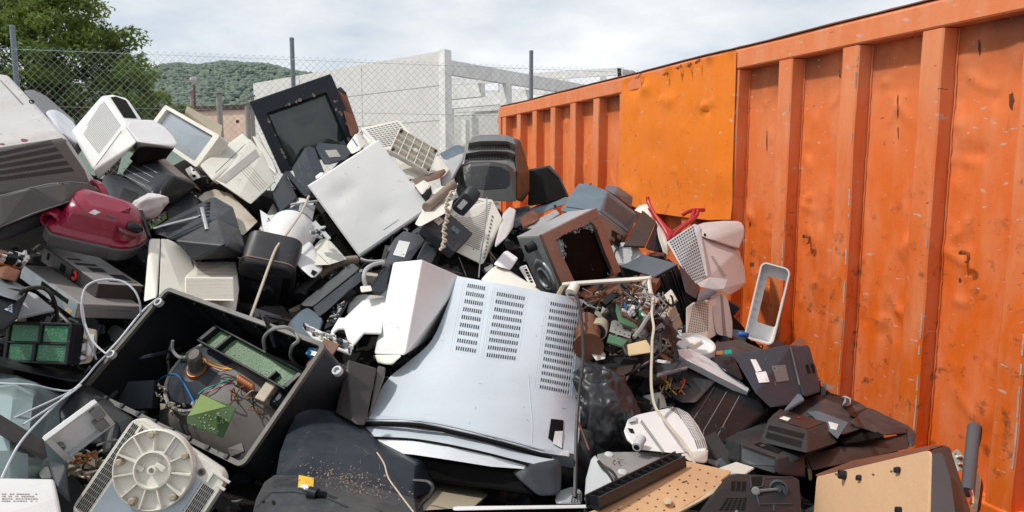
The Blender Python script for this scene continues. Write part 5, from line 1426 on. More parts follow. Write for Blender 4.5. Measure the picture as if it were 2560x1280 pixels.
# add true corners
def with_corners(outr,inr):
 o2,i2 = [],[]
 n = len(outr)
 for k in range(n):
  o2.append(outr[k]); i2.append(inr[k])
  a,b = outr[k],outr[(k + 1) % n]
  for c_ in ((0,0),(a_,0),(a_,b_),(0,b_)):
   on_a = (abs(a[0] - c_[0]) < 1e-4 and abs(b[1] - c_[1]) < 1e-4) or (abs(a[1] - c_[1]) < 1e-4 and abs(b[0] - c_[0]) < 1e-4)
   if on_a and not (abs(a[0] - b[0]) < 1e-4 or abs(a[1] - b[1]) < 1e-4):
    o2.append(c_); i2.append(((inr[k][0] + inr[(k + 1) % n][0]) / 2,(inr[k][1] + inr[(k + 1) % n][1]) / 2))
 return o2,i2
o2,i2 = with_corners(outr,inr)
t.part('door',frame_prism(fr,o2,i2,-.018,.012),'steel_brown')
bb = bmesh.new(); bb.faces.new([bb.verts.new(fr.M(p[0],p[1],.012)) for p in i2]); bb2 = t.part('cavity_glass',bb,'oven_glass')
# crumbled tempered glass still hanging in the frame
crumb = bmesh.new(); rg = random.Random(31)
for (x0,y0,x1,y1,n_,s_) in ((765,640,815,770,190,1),(960,515,1050,530,90,1),(1040,500,1065,560,40,1),(1190,930,1265,1060,230,1),(1050,1075,1180,1140,230,1),(820,590,960,545,25,1)):
 for _ in range(n_):
  u = rg.random(); x = x0 + (x1 - x0) * u + rg.gauss(0,12); y = y0 + (y1 - y0) * rg.random() + rg.gauss(0,9)
  P = plan(cG(x,y),.009); r_ = rg.uniform(.003,.0065)
  hull_into(crumb,[P + Vector((rg.gauss(0,r_),rg.gauss(0,r_),rg.gauss(0,r_))) for _ in range(5)],0,1,1)
cm = plastic('glass_crumbs',(.42,.50,.50),.15,dirt=.2,spec=.9); t.part('shattered_glass',crumb,cm)
kb = bmesh.new(); kc = body.hit(cG(600,680),0) or plan(cG(600,680),.02)
kd = -fr.x
cyl(kb,kc,kc + kd * .045,.024,.022,18); cyl(kb,kc + kd * .0455,kc + kd * .047,.012,.012,14,mi=1); t.part('knob',kb,['black','slot'])
pr = bmesh.new()
for (u,v,r) in ((.45,.62,.085),(.5,.66,.055)):
 P = fr.P(0,v,u); ring_loft(pr,[[P + kd * z + (fr.z * math.cos(q) * 1.0 + fr.y * math.sin(q)) * rr for q in [k * math.pi / 12 for k in range(24)]] for rr,z in ((r,-.001),(r * .92,.010),(r * .8,.012),(r * .7,.004))],cap0=False)
t.part('pressed_ring',pr,'galv')
t.part('side_sheet',fr.box(-.012,-.004,.02,.98,.04,.96,.002),'galv')
t = Thing('oven','black oven body with louvred slate top leaning right of the stainless microwave','oven')
fr = fit3(cH(757,138),cH(945,35),cH(490,55),cH(925,628),3.25)
t.part('top_panel',fr.box(-.01,1.0,-.0,1,-.015,.012,.004),'slate_d' if 'slate_d' in M else 'slate')
tp = t.parts[-1]
bo = t.part('cabinet',fr.box(0,.995,0.01,.99,.013,1,.005),'black')
t.part('louvre',slots(tp,cq(cG,(1322,782),(1408,735),(1432,768),(1348,808)),9,2,.5,.75),'slot')
bb = bmesh.new()
for u in (.12,.26,.34,.62,.74): fr.box(u,u + .05,-.03,.008,.03,.98,.003,bb)
t.part('door_rib',bb,'black_brown')
bb = bmesh.new(); rg = random.Random(6)
for k in range(26):
 w0 = rg.uniform(.5,.95); fr.box(.96,1.0 + rg.uniform(.01,.04),rg.uniform(-.02,.1),.2,w0,w0 + .02,.001,bb)
t.part('torn_edge',bb,'black_brown')
t = Thing('black_tray','open black plastic tray at the foot of the louvred oven','tray')
t.part('frame',hp(cG,[(1380,1000,3.15),(1500,940,3.2),(1530,990,3.15),(1420,1080,3.05),(1385,1075,3.05),(1450,1010,3.4)],.006,2),'black')
t = Thing('round_cover','pale grey disc cover half hidden above the louvred oven','cover')
bm = bmesh.new(); p0 = U(cG(1310,752),3.62); nn_ = (EYE - p0).normalized() * .6 + Vector((0,0,.8)); nn_.normalize(); e1 = nn_.orthogonal().normalized(); e2 = nn_.cross(e1)
ring_loft(bm,[[p0 + (e1 * math.cos(q) + e2 * math.sin(q)) * r + nn_ * z for q in [k * math.pi / 14 for k in range(28)]] for r,z in ((.09,-.02),(.09,0),(.083,.008),(.05,.010),(.045,0),(.02,0))]); t.part('disc',bm,'light_grey')
# ridged beige monitor + telephone
t = Thing('monitor','beige monitor with a finely ridged face under the dark telephone','monitor')
h = t.part('housing',hull([U(x,y_) if False else U((x,y_),d) for x,y_,d in ((1190,493,3.55),(1232,500,3.6),(1257,547,3.52),(1206,664,3.2),(1195,657,3.18),(1063,592,3.1),(1058,575,3.12),(1180,560,4.0),(1240,600,3.7),(1120,520,3.5))],.012,3,8),'cream')
h.bvh()
t.part('ridges',slots(h,[(1192,499),(1230,506),(1200,628),(1080,578)],1,26,.96,.38),'slot_soft')
t.part('side_seam',slots(h,cq(cE,(2170,110),(2195,130),(2120,470),(2098,480)),1,12,.6,.5),'slot_soft')
t = Thing('louvred_casing','pale pinkish panel with shallow louvres right of the ridged beige monitor','panel')
t.part('panel',hp(cG,[(340,430,3.62),(395,372,3.7),(450,398,3.68),(428,540,3.5),(372,625,3.35),(290,700,3.25),(270,690,3.24),(330,560,3.45),(400,500,3.8)],.008,2),'pinkish')
t.part('torn_flap',slab(cG,[(340,452,3.58),(385,455,3.6),(418,475,3.58),(345,486,3.54)],.003,.001),'wood_rust')
t = Thing('telephone','dark grey desk telephone lying face down with its handset on the ridged beige monitor','telephone')
fr = fit2(cE(1630,200),cE(1790,62),cE(1882,418),cE(2025,270),3.02,.05,(.04,-.06))
ph = t.part('base',fr.box(0,1,0,1,0,1,.006,seg=3),'charcoal')
bb = bmesh.new(); rg = random.Random(12)
for _ in range(16):
 u,v = rg.uniform(.06,.92),rg.uniform(.06,.92); fr.box(u,u + .03,v,v + .022,-.035,.01,.0,bb)
t.part('hole',bb,'slot')
bb = fr.box(.35,.62,.08,.25,-.03,.0,.0); t.part('label',bb,'label'); t.part('rating_label',fr.box(.55,.72,.5,.72,-.02,0,0),'blue_dim' if 'blue_dim' in M else 'slate')
bm = bmesh.new(); hs = fit2(cD(1635,1060),cD(1735,940),cD(1722,1125),cD(1828,1010),2.99,.05,(.03,-.03))
ring = lambda z,k: [hs.M(hs.L[0] / 2 + (p[0] - hs.L[0] / 2) * k,hs.L[1] / 2 + (p[1] - hs.L[1] / 2) * k,z) for p in rrect(hs.L[0],hs.L[1],.025,5)]
ring_loft(bm,[ring(.05,.9),ring(.02,1),ring(.004,.98),ring(0,.9)]); hd = t.part('handset',bm,'charcoal')
t.part('handset_label',hs.box(.3,.75,.25,.6,-.03,-.001,0),'label',parent=hd)
cable('phone_cord','cream twisted telephone cord hanging over the dark telephone',cD,[(1648,932,2.97),(1620,985,2.95),(1608,1050,2.94),(1612,1120,2.93),(1590,1200,2.92),(1592,1280,2.9),(1570,1350,2.88)],.0055,'cable_beige')
bm = bmesh.new(); pth = smooth_path([U(cD(x,y),d) for x,y,d in [(1655,930,2.96),(1628,985,2.945),(1612,1050,2.93),(1618,1120,2.92),(1596,1200,2.91),(1598,1280,2.89),(1576,1350,2.87)]],14)
tube(bm,[p + Vector((math.cos(i * .8) * .009,math.sin(i * .8) * .006,0)) for i,p in enumerate(pth)],.004,5); solo('phone_cord',bm,'cable_beige','coiled second strand of cream cord wound round the twisted telephone cord','cord')
cable('thin_wire','grey wire hanging straight down in front of the ridged beige monitor',cE,[(2135,-20,3.2),(2130,120,3.1),(2110,300,3.05),(2085,450,3.0),(2070,620,2.9)],.0025,'cable_grey')
# dark monitor with label below white panel
t = Thing('monitor','navy grey monitor with toothed edges and a white label below the flat white panel','monitor')
h = t.part('housing',hp(cE,[(1400,300,3.05),(1470,248,3.15),(1600,278,3.15),(1640,322,3.1),(1530,475,2.9),(1370,505,2.8),(1290,545,2.75),(1330,420,2.9),(1450,400,3.4)],.016,3,10),'navy_l' if 'navy_l' in M else 'charcoal')
t.part('label',decal(h,cq(cE,(1432,325),(1520,340),(1475,462),(1383,442)),.002,2),'label')
t.part('vent_teeth',slots(h,cq(cE,(1330,400),(1360,405),(1335,470),(1310,465)),1,7,.9,.5),'slot')
t.part('rear_box',hp(cE,[(1640,325,3.09),(1765,352,3.15),(1740,430,3.0),(1700,510,2.9),(1560,478,2.86),(1650,420,3.3)],.01,3),'charcoal')
t.part('bezel',hp(cE,[(1290,560,2.74),(1372,508,2.78),(1340,660,2.68),(1320,745,2.62),(1235,745,2.6),(1190,690,2.62),(1290,690,3.0)],.012,3),'navy')
# white wedge box
t = Thing('white_box','tall smooth white case with a shaded pinkish side beside the big silver television','case')
t.part('case',hp(cE,[(1390,500,2.72),(1612,470,2.62),(1960,625,2.86),(1480,1248,2.33),(1228,1232,2.42),(1700,1100,2.8),(1350,900,3.0)],.006,3,6),'white')
t.part('lower_lip',hp(cF,[(668,104,2.41),(872,106,2.33),(800,178,2.33),(740,178,2.34),(690,165,2.38),(780,130,2.6)],.01,3),'cream')
t = Thing('torn_panel','torn white plastic panel with pointed flaps left of the tall white case','panel')
t.part('panel',slab(cE,[(1140,802,2.62),(1332,770,2.68),(1290,1065,2.45),(1150,1062,2.44),(1062,1165,2.40),(1020,1115,2.42),(995,1030,2.46),(945,1030,2.47),(893,1072,2.47),(885,1050,2.48),(950,940,2.53),(995,940,2.53)],.008,.002),'white')
t = Thing('cream_shell','rounded cream shell with rust specks behind the torn white panel','shell')
t.part('shell',hp(cE,[(1000,900,2.72),(1020,830,2.8),(1085,765,2.88),(1140,748,2.9),(1330,765,2.9),(1300,850,2.8),(1100,950,2.7),(1150,900,3.1)],.03,4,14),'white_dirty')
t = Thing('plug','beige monitor plug hanging on a curved grey cable','plug')
pg = t.part('plug_body',hp(cE,[(1118,690,2.6),(1205,682,2.62),(1222,728,2.6),(1128,742,2.58),(1140,700,2.66),(1200,700,2.67)],.004,2),'cream')
bm = bmesh.new(); tube(bm,smooth_path([U(cE(x,y),d) for x,y,d in ((1165,690,2.62),(1150,620,2.62),(1170,555,2.65),(1230,515,2.7),(1310,498,2.75))],6),.008,8); t.part('cable',bm,'cable_grey' if 0 else 'light_grey')
cable('grey_cable','grey cable curving from under the white panel to the labelled monitor',cE,[(1130,470,2.85),(1170,485,2.82),(1240,490,2.8),(1310,485,2.78)],.006,'cable_grey')
# white drum, covers
def drum(c,top,bot,rt,rb,n=30):
 a,b = U(c(*top[:2]),top[2]),U(c(*bot[:2]),bot[2]); ax = (a - b).normalized(); e1 = ax.orthogonal().normalized(); e2 = ax.cross(e1)
 return a,b,ax,lambda p,r: [p + (e1 * math.cos(k * 2 * math.pi / n) + e2 * math.sin(k * 2 * math.pi / n)) * r for k in range(n)]
t = Thing('coffee_machine','white tapered plastic drum with a grey perforated collar in the middle left of the heap','appliance')
a,b,ax,rg_ = drum(cE,(580,250,3.18),(455,480,2.95),.105,.085)
bm = bmesh.new(); ring_loft(bm,[rg_(b,.088),rg_(b + (a - b) * .5,.098),rg_(a,.107),rg_(a + ax * .006,.104),rg_(a - ax * .01,.099)]); t.part('drum',bm,'white')
bm = bmesh.new(); ring_loft(bm,[rg_(b - ax * .045,.080),rg_(b - ax * .03,.092),rg_(b - ax * .002,.093),rg_(b + ax * .004,.0885)]); cp = t.part('collar',bm,'mid_grey')
t.part('perforation',slots(cp,cq(cE,(370,405),(520,430),(520,470),(350,440)),14,3,.6,.6),'slot')
t.part('rim',ring_loft(bmesh.new(),[rg_(a + ax * .004,.108),rg_(a + ax * .009,.107),rg_(a + ax * .009,.10),rg_(a + ax * .004,.10)]),'slate')
t = Thing('white_housing','rounded white plastic housing with a small square window beside the white drum','housing')
h = t.part('housing',hp(cE,[(640,320,3.05),(700,312,3.08),(750,350,3.05),(765,430,3.0),(835,560,2.9),(760,640,2.78),(690,600,2.78),(590,500,2.85),(600,430,2.92),(720,480,3.3)],.03,4,12),'white')
t.part('window',decal(h,cq(cE,(738,560),(778,578),(750,612),(724,590)),.002,1),'slot')
t = Thing('white_cover','rounded cream cover split by a seam right of the white drum','cover')
h = t.part('cover',hp(cE,[(758,362,3.12),(800,315,3.2),(850,308,3.2),(892,335,3.2),(1015,470,3.05),(880,520,2.9),(760,520,2.88),(722,485,2.92),(745,420,3.0),(880,420,3.4)],.02,4,12),'cream')
t.part('seam',line_on(h,[cE(785,435),cE(880,525)],.0015),'slot_soft')
t = Thing('dark_flap','dark slate flap and grey metal bracket standing inside the white drum','bracket')
t.part('flap',slab(cE,[(488,92,3.3),(650,20,3.4),(615,222,3.15),(466,202,3.12)],.006,.002),'charcoal')
t.part('bracket',slab(cE,[(652,18,3.36),(768,42,3.42),(718,265,3.18),(612,228,3.12)],.02,.003),'light_grey')
t.part('cup',hp(cD,[(505,1010,3.5),(560,980,3.55),(625,982,3.52),(680,1025,3.45),(600,1060,3.4),(480,1060,3.4),(600,1020,3.7)],.01,3),'white')
t = Thing('paper','torn white printed paper beside the white drum','paper')
pp_ = slab(cD,[(284,1065,3.2),(345,1105,3.18),(420,1095,3.2),(410,1160,3.15),(350,1185,3.1),(320,1245,3.05),(298,1160,3.12)],.002,0)
h = t.part('sheet',pp_,'label'); rg = random.Random(77)
bb = bmesh.new()
for k in range(7):
 x,y = rg.uniform(330,400),rg.uniform(1105,1145); decal(h,cq(cD,(x,y),(x + 14,y + 2),(x + 12,y + 7),(x - 1,y + 6)),.001,1,bb)
t.part('print',bb,'ink')
t = Thing('connector_bracket','small pale metal connector bracket between the drum and the flat white panel','bracket')
for q in ([(733,182,3.05),(765,160,3.08),(890,300,2.95),(870,318,2.92)],[(715,245,3.0),(838,215,3.05),(820,300,2.96),(740,285,2.95)]):
 t.part('plate',slab(cE,q,.008,.002),'light_grey')
bm,mm = components(t.parts[-1],cq(cE,(725,245),(835,220),(815,295),(745,280)),12,random.Random(5),.008,.02,.02,['light_grey','galv','charcoal']); t.part('connector',bm,mm)
cable('beige_rod','pale beige cord stretched diagonally over the white drum',cE,[(710,-30,3.3),(650,100,3.1),(590,190,2.98),(520,290,2.88),(450,385,2.8),(395,520,2.72),(330,700,2.62),(240,950,2.5)],.0055,'cable_beige',cat='cord')
# beige quarter round monitor
t = Thing('monitor','cream monitor standing on edge with curved housing and a fine grid vented rear box','monitor')
t.part('bezel',hp(cB,[(1362,530,2.62),(1470,532,2.66),(1448,800,2.54),(1440,1075,2.42),(1310,1120,2.40),(1325,800,2.52),(1420,900,2.7)],.006,3),'cream')
t.part('housing',hp(cB,[(1472,533,2.665),(1530,538,2.7),(1590,562,2.72),(1650,605,2.74),(1700,655,2.74),(1745,720,2.73),(1775,800,2.7),(1790,1000,2.6),(1700,1110,2.5),(1450,1075,2.43),(1600,900,3.0)],.004,2,4),'cream')
h = t.part('rear_box',hp(cB,[(1700,745,2.74),(1775,740,2.76),(2165,740,2.86),(2192,1000,2.70),(2160,1215,2.55),(2060,1240,2.5),(1700,1140,2.48),(1690,890,2.6),(2000,1000,3.1)],.008,3),'cream')
h2 = t.part('vent_box',hp(cB,[(1690,886,2.52),(2135,886,2.60),(2146,1105,2.46),(1695,1100,2.40),(1700,1000,2.7),(2130,1000,2.75)],.004,2),'cream')
h.bvh(); h2.bvh()
bb = slots(h,cq(cB,(1800,755),(2160,755),(2165,875),(1800,875)),38,9,.62,.5); slots(h2,cq(cB,(1700,900),(2130,900),(2140,1090),(1702,1085)),46,15,.62,.5,bm=bb)
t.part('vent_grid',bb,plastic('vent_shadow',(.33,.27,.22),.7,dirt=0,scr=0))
# dark heater with knob
t = Thing('heater','dark slate heater with rounded corners a round knob and a recessed handle','heater')
fr = fit2(cE(150,470),cE(600,560),cE(135,905),cE(545,975),2.72,.16,(0.03,-.06))
a_,b_ = fr.L[0],fr.L[1]
rr_f = lambda z,k: [fr.M(a_ / 2 + (p[0] - a_ / 2) * k,b_ / 2 + (p[1] - b_ / 2) * k,z) for p in rrect(a_,b_,.045,6)]
bm = bmesh.new(); ring_loft(bm,[rr_f(.0,.93),rr_f(.003,.96),rr_f(.012,.99),rr_f(.02,1),rr_f(.16,1)])
h = t.part('housing',bm,'charcoal_h' if 'charcoal_h' in M else 'charcoal')
bb = bmesh.new(); tube(bb,[p for p in rr_f(.022,1.008)] + [rr_f(.022,1.008)[0]],.003,6); t.part('rust_rim',bb,'steel_brown')
kc = h.hit(cE(358,722),0); bm = bmesh.new()
ring_loft(bm,[[kc - fr.z * z + (fr.x * math.cos(q) + fr.y * math.sin(q)) * r for q in [k * math.pi / 12 for k in range(24)]] for r,z in ((.040,0),(.040,.008),(.034,.014))],cap0=False); kn = t.part('knob',bm,'charcoal')
bm = bmesh.new(); hull_into(bm,[kc - fr.z * z + fr.x * x + fr.y * y for x in (-.008,.008) for y in (-.036,.036) for z in (.012,.026)],.003,2); t.part('knob_grip',bm,'charcoal',parent=kn)
t.part('handle_recess',decal(h,cq(cE,(505,622),(572,630),(532,880),(465,868)),.002,3),'void')
t.part('recess_rust',decal(h,cq(cE,(512,850),(535,852),(532,880),(465,868)),.0035,2),'copper')
t.part('latch',decal(h,cq(cE,(190,605),(320,640),(318,656),(192,632)),.003,2),'slot')
# long grey device, slate dome, dark board, connector strip
t = Thing('scanner','long dark grey flat device lying diagonally under the brown hose','scanner')
t.part('top_cover',hp(cE,[(640,835,2.72),(690,790,2.8),(1060,500,3.02),(1120,545,3.0),(1095,575,2.95),(740,852,2.66),(660,850,2.68),(900,720,3.1)],.008,3),'mid_grey_b' if 'mid_grey_b' in M else 'slate')
t.part('body',hp(cE,[(742,858,2.66),(1100,580,2.94),(1130,575,2.96),(1130,650,2.88),(1010,740,2.76),(860,890,2.62),(780,940,2.58),(900,800,3.0)],.01,2),'charcoal')
t = Thing('slate_dome','slate grey curved monitor shell with fine grooves behind the open black cabinet','shell')
h = t.part('shell',hp(cE,[(500,1060,2.42),(560,960,2.52),(640,880,2.6),(700,850,2.64),(770,890,2.62),(835,965,2.58),(825,1040,2.5),(790,1130,2.4),(680,1150,2.36),(560,1110,2.36),(700,1000,2.9)],.05,5,16),'slate')
t.part('groove',slots(h,cq(cE,(490,1030),(560,950),(600,1010),(540,1080)),1,9,.9,.3),'slot_soft')
t = Thing('circuit_board','dark circuit board standing behind the connector strip','circuit board')
h = t.part('board',slab(cE,[(832,1035,2.55),(900,830,2.72),(1025,812,2.74),(925,990,2.56)],.006,.001),'black')
bm,mm = components(h,cq(cE,(850,1020),(910,840),(1010,820),(920,980)),30,random.Random(8),.004,.016,.01,['charcoal','label_grey','light_grey']); t.part('component',bm,mm)
t = Thing('connector_strip','broken white and metal connector strip lying on the rim of the open black cabinet','connector strip')
h = t.part('strip',slab(cE,[(660,1008,2.36),(720,1005,2.38),(1060,1160,2.28),(1045,1228,2.24),(840,1150,2.28),(740,1100,2.31)],.01,.002),'white')
bm,mm = components(h,cq(cE,(665,1010),(1045,1165),(1040,1220),(700,1070)),46,random.Random(18),.006,.022,.025,['white','galv','charcoal','light_grey','cream']); t.part('connector',bm,mm)
# foreground and right side
# open black television cabinet with its picture tube
t = Thing('television','open black television cabinet showing the rear of its picture tube and green circuit boards','television')
fr = fit2((200,972),(417,716),(604,1170),(862,893),2.14,.40,(0.14,-.04))
a_,b_ = fr.L[0],fr.L[1]
W_ = .013
outer = rrect(a_,b_,.022,4); inner = [(W_ + p[0],W_ + p[1]) for p in rrect(a_ - 2 * W_,b_ - 2 * W_,.014,4)]
inner2 = [(W_ * .6 + p[0],W_ * .6 + p[1]) for p in rrect(a_ - 1.2 * W_,b_ - 1.2 * W_,.014,4)]
t.part('rim',frame_prism(fr,outer,inner,0,.012),plastic('rim_grey',(.10,.095,.085),.5,dirt=.5,dust=.3))
t.part('cabinet',frame_prism(fr,[(.003 + p[0],.003 + p[1]) for p in rrect(a_ - .006,b_ - .006,.02,4)],inner2,.0125,.40),'black')
t.part('front_bezel',fr.mbox(-.01,a_ + .01,-.01,b_ + .01,.401,.43,.006),'black')
# picture tube
cx,cy = a_ * .50,b_ * .52
def tr(w,h,r,z,dx=0,dy=0,n=7): return [fr.M(cx - w / 2 + p[0] + dx,cy - h / 2 + p[1] + dy,z) for p in rrect(w,h,r,n)]
tw,th_ = a_ * .93,b_ * .93
bm = bmesh.new(); ring_loft(bm,[tr(tw,th_,.06,.395),tr(tw,th_,.06,.28),tr(tw * .99,th_ * .99,.08,.255),tr(tw * .93,th_ * .92,.10,.225),tr(tw * .80,th_ * .78,.12,.195),tr(tw * .62,th_ * .60,.12,.17),tr(tw * .42,th_ * .42,.10,.15),tr(.16,.16,.08,.135),tr(.12,.12,.06,.13)],cap1=True); tb_ = t.part('picture_tube',bm,'tube_grey')
nk = Vector((0,0,0)); ncx,ncy = cx,cy
def circ(x,y,r,z,n=24): return [fr.M(x + r * math.cos(k * 2 * math.pi / n),y + r * math.sin(k * 2 * math.pi / n),z) for k in range(n)]
# place the yoke so that the neck tip is where the photo has it
tip = plan_tip = None
def planef(p,w):
 r = ray(p); P0 = fr.o + fr.z * w; q = EYE + r * ((P0 - EYE).dot(fr.z) / r.dot(fr.z)); return (q - fr.o).dot(fr.x),(q - fr.o).dot(fr.y)
nx,ny = planef(cC(1185,455),.145); tx,ty = planef(cC(1150,335),.045)
bm = bmesh.new(); ring_loft(bm,[circ(nx,ny,.115,.17),circ(nx,ny,.105,.145),circ(nx,ny,.070,.130),circ(nx,ny,.045,.122),circ(nx,ny,.040,.12)]); t.part('deflection_yoke',bm,'charcoal')
lp = lambda k,r,n=24: [fr.M(nx + (tx - nx) * k + r * math.cos(q * 2 * math.pi / n),ny + (ty - ny) * k + r * math.sin(q * 2 * math.pi / n),.14 + (.045 - .14) * k) for q in range(n)]
bm = bmesh.new(); ring_loft(bm,[lp(0,.032),lp(.35,.031),lp(.36,.026),lp(.9,.025),lp(1,.018)]); nkp = t.part('tube_neck',bm,plastic('neck_glass',(.10,.09,.08),.15,dirt=.5,dcol=(.25,.2,.15)))
bm = bmesh.new(); ring_loft(bm,[lp(.02,.034),lp(.04,.036),lp(.30,.036),lp(.33,.034)]); t.part('copper_coil',bm,'copper')
bm = bmesh.new()
x1,y1 = planef(cC(1040,380),.135); 
tube(bm,[fr.M(nx + math.cos(q) * .125,ny + math.sin(q) * .118,.155) for q in [R(120 + 9 * k) for k in range(24)]],.006,6); t.part('yoke_clamp',bm,'label_grey')
bm = bmesh.new(); rg = random.Random(4)
for k in range(30):
 q = R(rg.uniform(100,230)); r_ = rg.uniform(.108,.14); P = fr.M(nx + math.cos(q) * r_,ny + math.sin(q) * r_,.15 - rg.uniform(0,.02)); s_ = rg.uniform(.005,.012)
 hull_into(bm,[P + Vector((rg.uniform(-s_,s_),rg.uniform(-s_,s_),rg.uniform(-s_,s_))) for _ in range(7)],0)
t.part('yoke_terminals',bm,'tan')
# chassis board
qd = [cC(1185,262),cC(1310,165),cC(1800,480),cC(1700,585)]
pts = []
f3 = []
z_b = .10
for p in qd:
 x,y = planef(p,z_b); f3.append(fr.M(x,y,z_b))
bf = Frame(f3[0],f3[1] - f3[0],f3[3] - f3[0],fr.z * .02)
bf = Frame(f3[0],f3[3] - f3[0],((f3[1] - f3[0]) + (f3[2] - f3[3])) / 2,fr.z * .02)
fb = t.part('chassis_frame',bf.box(0,1,0,1,.6,1.2,.003),'black')
bb = bmesh.new()
for u0,u1,v0,v1 in ((0,1,0,.09),(0,1,.91,1),(0,.04,.1,.9),(.96,1,.1,.9),(.2,.225,.1,.9),(.8,.82,.1,.5)): bf.box(u0,u1,v0,v1,-.9,.58,.002,bb)
t.part('frame_rib',bb,'black')
gb = t.part('circuit_board',bf.box(.042,.958,.1,.9,.2,.58,0),'pcb_chassis' if 'pcb_chassis' in M else 'pcb_green')
bb = bmesh.new(); rg = random.Random(17)
for _ in range(420):
 u,v = rg.uniform(.05,.94),rg.uniform(.12,.87); s_ = rg.uniform(.003,.010); bf.box(u,u + s_,v,v + s_ * 2.4,.12,.19,0,bb)
t.part('solder_dots',bb,'label_grey',parent=gb)
t.part('folded_board',slab(cC,[(1213,570,1.98),(1425,650,1.96),(1345,830,1.92),(1130,745,1.92),(1128,705,1.93)],.004,0),'pcb_dark' if 'pcb_dark' in M else 'pcb_green')
fo = t.parts[-1]
bb = bmesh.new(); rg = random.Random(3)
for _ in range(36): 
 x,y = bil(cq(cC,(1180,700),(1390,660),(1340,800),(1150,760)),rg.random(),rg.random()); decal(fo,[(x,y),(x + 3,y),(x + 3,y + 3),(x,y + 3)],.002,1,bb)
t.part('solder_dots',bb,'label_grey',parent=fo)
t.part('lime_board',slab(cC,[(1213,568,1.93),(1370,642,1.90),(1135,702,1.86)],.003,0),'pcb_lime')
bm = bmesh.new(); 
for k in range(7):
 x,y = planef(cC(1415 + 13 * k,470 + 9 * k),.10); x2,y2 = planef(cC(1440 + 13 * k - 18,530 + 8 * k),.12); tube(bm,[fr.M(x,y,.10),fr.M(x2,y2,.12)],.0075,8)
t.part('winding',bm,'copper')
def wire(name,pts,r,mat,cr=cC,z=None): 
 bm = bmesh.new(); P = []
 for p in pts:
  if len(p) == 3:
   x,y = planef(cr(p[0],p[1]),p[2]); x = min(max(x,.02),a_ - .022); y = min(max(y,.02),b_ - .022); P.append(fr.M(x,y,p[2]))
 tube(bm,smooth_path(P,6),r,6); t.part(name,bm,mat)
wire('wire',[(1160,305,.06),(1230,370,.08),(1290,400,.1),(1360,425,.1)],.0022,'orange_wire')
wire('wire',[(1165,312,.06),(1225,385,.08),(1300,420,.1),(1375,432,.1)],.0022,'yellow')
wire('wire',[(1180,330,.06),(1235,400,.09),(1310,440,.1),(1360,435,.1)],.0022,'maroon')
wire('wire',[(880,490,.2),(940,492,.19),(1000,455,.15),(1060,460,.13),(1110,540,.12),(1160,640,.11),(1190,655,.1)],.0026,'blue')
wire('wire',[(1180,580,.12),(1230,545,.12),(1300,520,.13),(1370,490,.12)],.0022,'teal')
wire('wire',[(1190,590,.12),(1260,560,.12),(1330,530,.13),(1380,500,.12)],.0022,'maroon')
wire('cable',[(1030,245,.09),(1030,300,.11),(1065,345,.12),(1110,350,.11)],.0055,'cable_grey')
wire('cable',[(1030,245,.1),(930,320,.18),(850,420,.26),(790,540,.3),(790,620,.3),(820,660,.3)],.005,'cable_grey')
wire('cable',[(850,400,.3),(940,450,.24),(1010,520,.2),(1080,600,.22),(1160,690,.22),(1300,730,.25)],.0035,'cable_black')
wire('cable',[(900,360,.2),(990,350,.18),(1050,345,.15),(1100,330,.12)],.0045,'cable_black')
wire('cable',[(910,690,.3),(980,678,.28),(1040,700,.26),(1060,730,.25)],.005,'cable_grey')
wire('cable',[(1500,750,.18),(1550,810,.2),(1555,880,.22),(1530,950,.24),(1490,985,.25)],.007,'cable_black')
wire('cable',[(1500,590,.15),(1560,640,.2),(1640,660,.2),(1730,600,.2),(1700,560,.2)],.003,'cable_black')
for k,mt in enumerate(('orange_wire','maroon','label_grey','copper','maroon','cable_grey','orange_wire')):
 wire('wire',[(1810 + 5 * k,470,.06),(1800 + 9 * k,530,.07),(1840 + 4 * k,590 - 3 * k,.09),(1880 - 6 * k,640 - 4 * k,.12)],.0022,mt)
rg = random.Random(99)
for k in range(10):
 x,y = rg.uniform(1380,1600),rg.uniform(560,660); mt = rg.choice(('maroon','copper','orange_wire','cable_black','cable_black','cable_beige'))
 wire('wire',[(x,y,.14),(x + rg.uniform(-60,60),y + rg.uniform(-50,30),.1),(x + rg.uniform(-90,90),y + rg.uniform(-20,60),.14),(x + rg.uniform(-120,120),y + rg.uniform(-30,60),.16)],.0019,mt)
for k in range(12):
 x,y = rg.uniform(1770,1890),rg.uniform(570,630); wire('wire',[(x,y,.12),(x + rg.uniform(-60,60),y - 30,.1),(x + rg.uniform(-70,70),y + 15,.13)],.0018,rg.choice(('maroon','copper','orange_wire')))
bm = bmesh.new()
for k in range(10):
 x,y = planef(cC(rg.uniform(1380,1480),rg.uniform(570,670)),.16); s_ = rg.uniform(.008,.022); P = fr.M(x,y,.16)
 hull_into(bm,[P + Vector((rg.uniform(-s_,s_),rg.uniform(-s_,s_),rg.uniform(-s_,s_))) for _ in range(7)],0)
t.part('copper_scrap',bm,'copper')
bb = bmesh.new(); x,y = planef(cC(1610,610),.14); fr.mbox(x - .03,x + .03,y - .02,y + .02,.10,.15,.003,bb); t.part('flyback_core',bb,'tan')
x,y = planef(cC(1670,640),.16); bm = bmesh.new(); ring_loft(bm,[circ(x,y,.03,.2),circ(x,y,.03,.13),circ(x,y,.02,.12)]); t.part('flyback_transformer',bm,'black')
x,y = planef(cC(1068,735),.30); bm = bmesh.new(); ring_loft(bm,[circ(x,y,.034,.31),circ(x,y,.030,.285),circ(x,y,.014,.27),circ(x,y,.012,.25)]); t.part('anode_cap',bm,'black')
t.part('rating_label',decal(tb_,cq(cC,(1380,893),(1463,862),(1478,912),(1400,942)),.003,2),'label_grey')
bb = bmesh.new()
for q in (((1500,700),(1500,760)),): pass
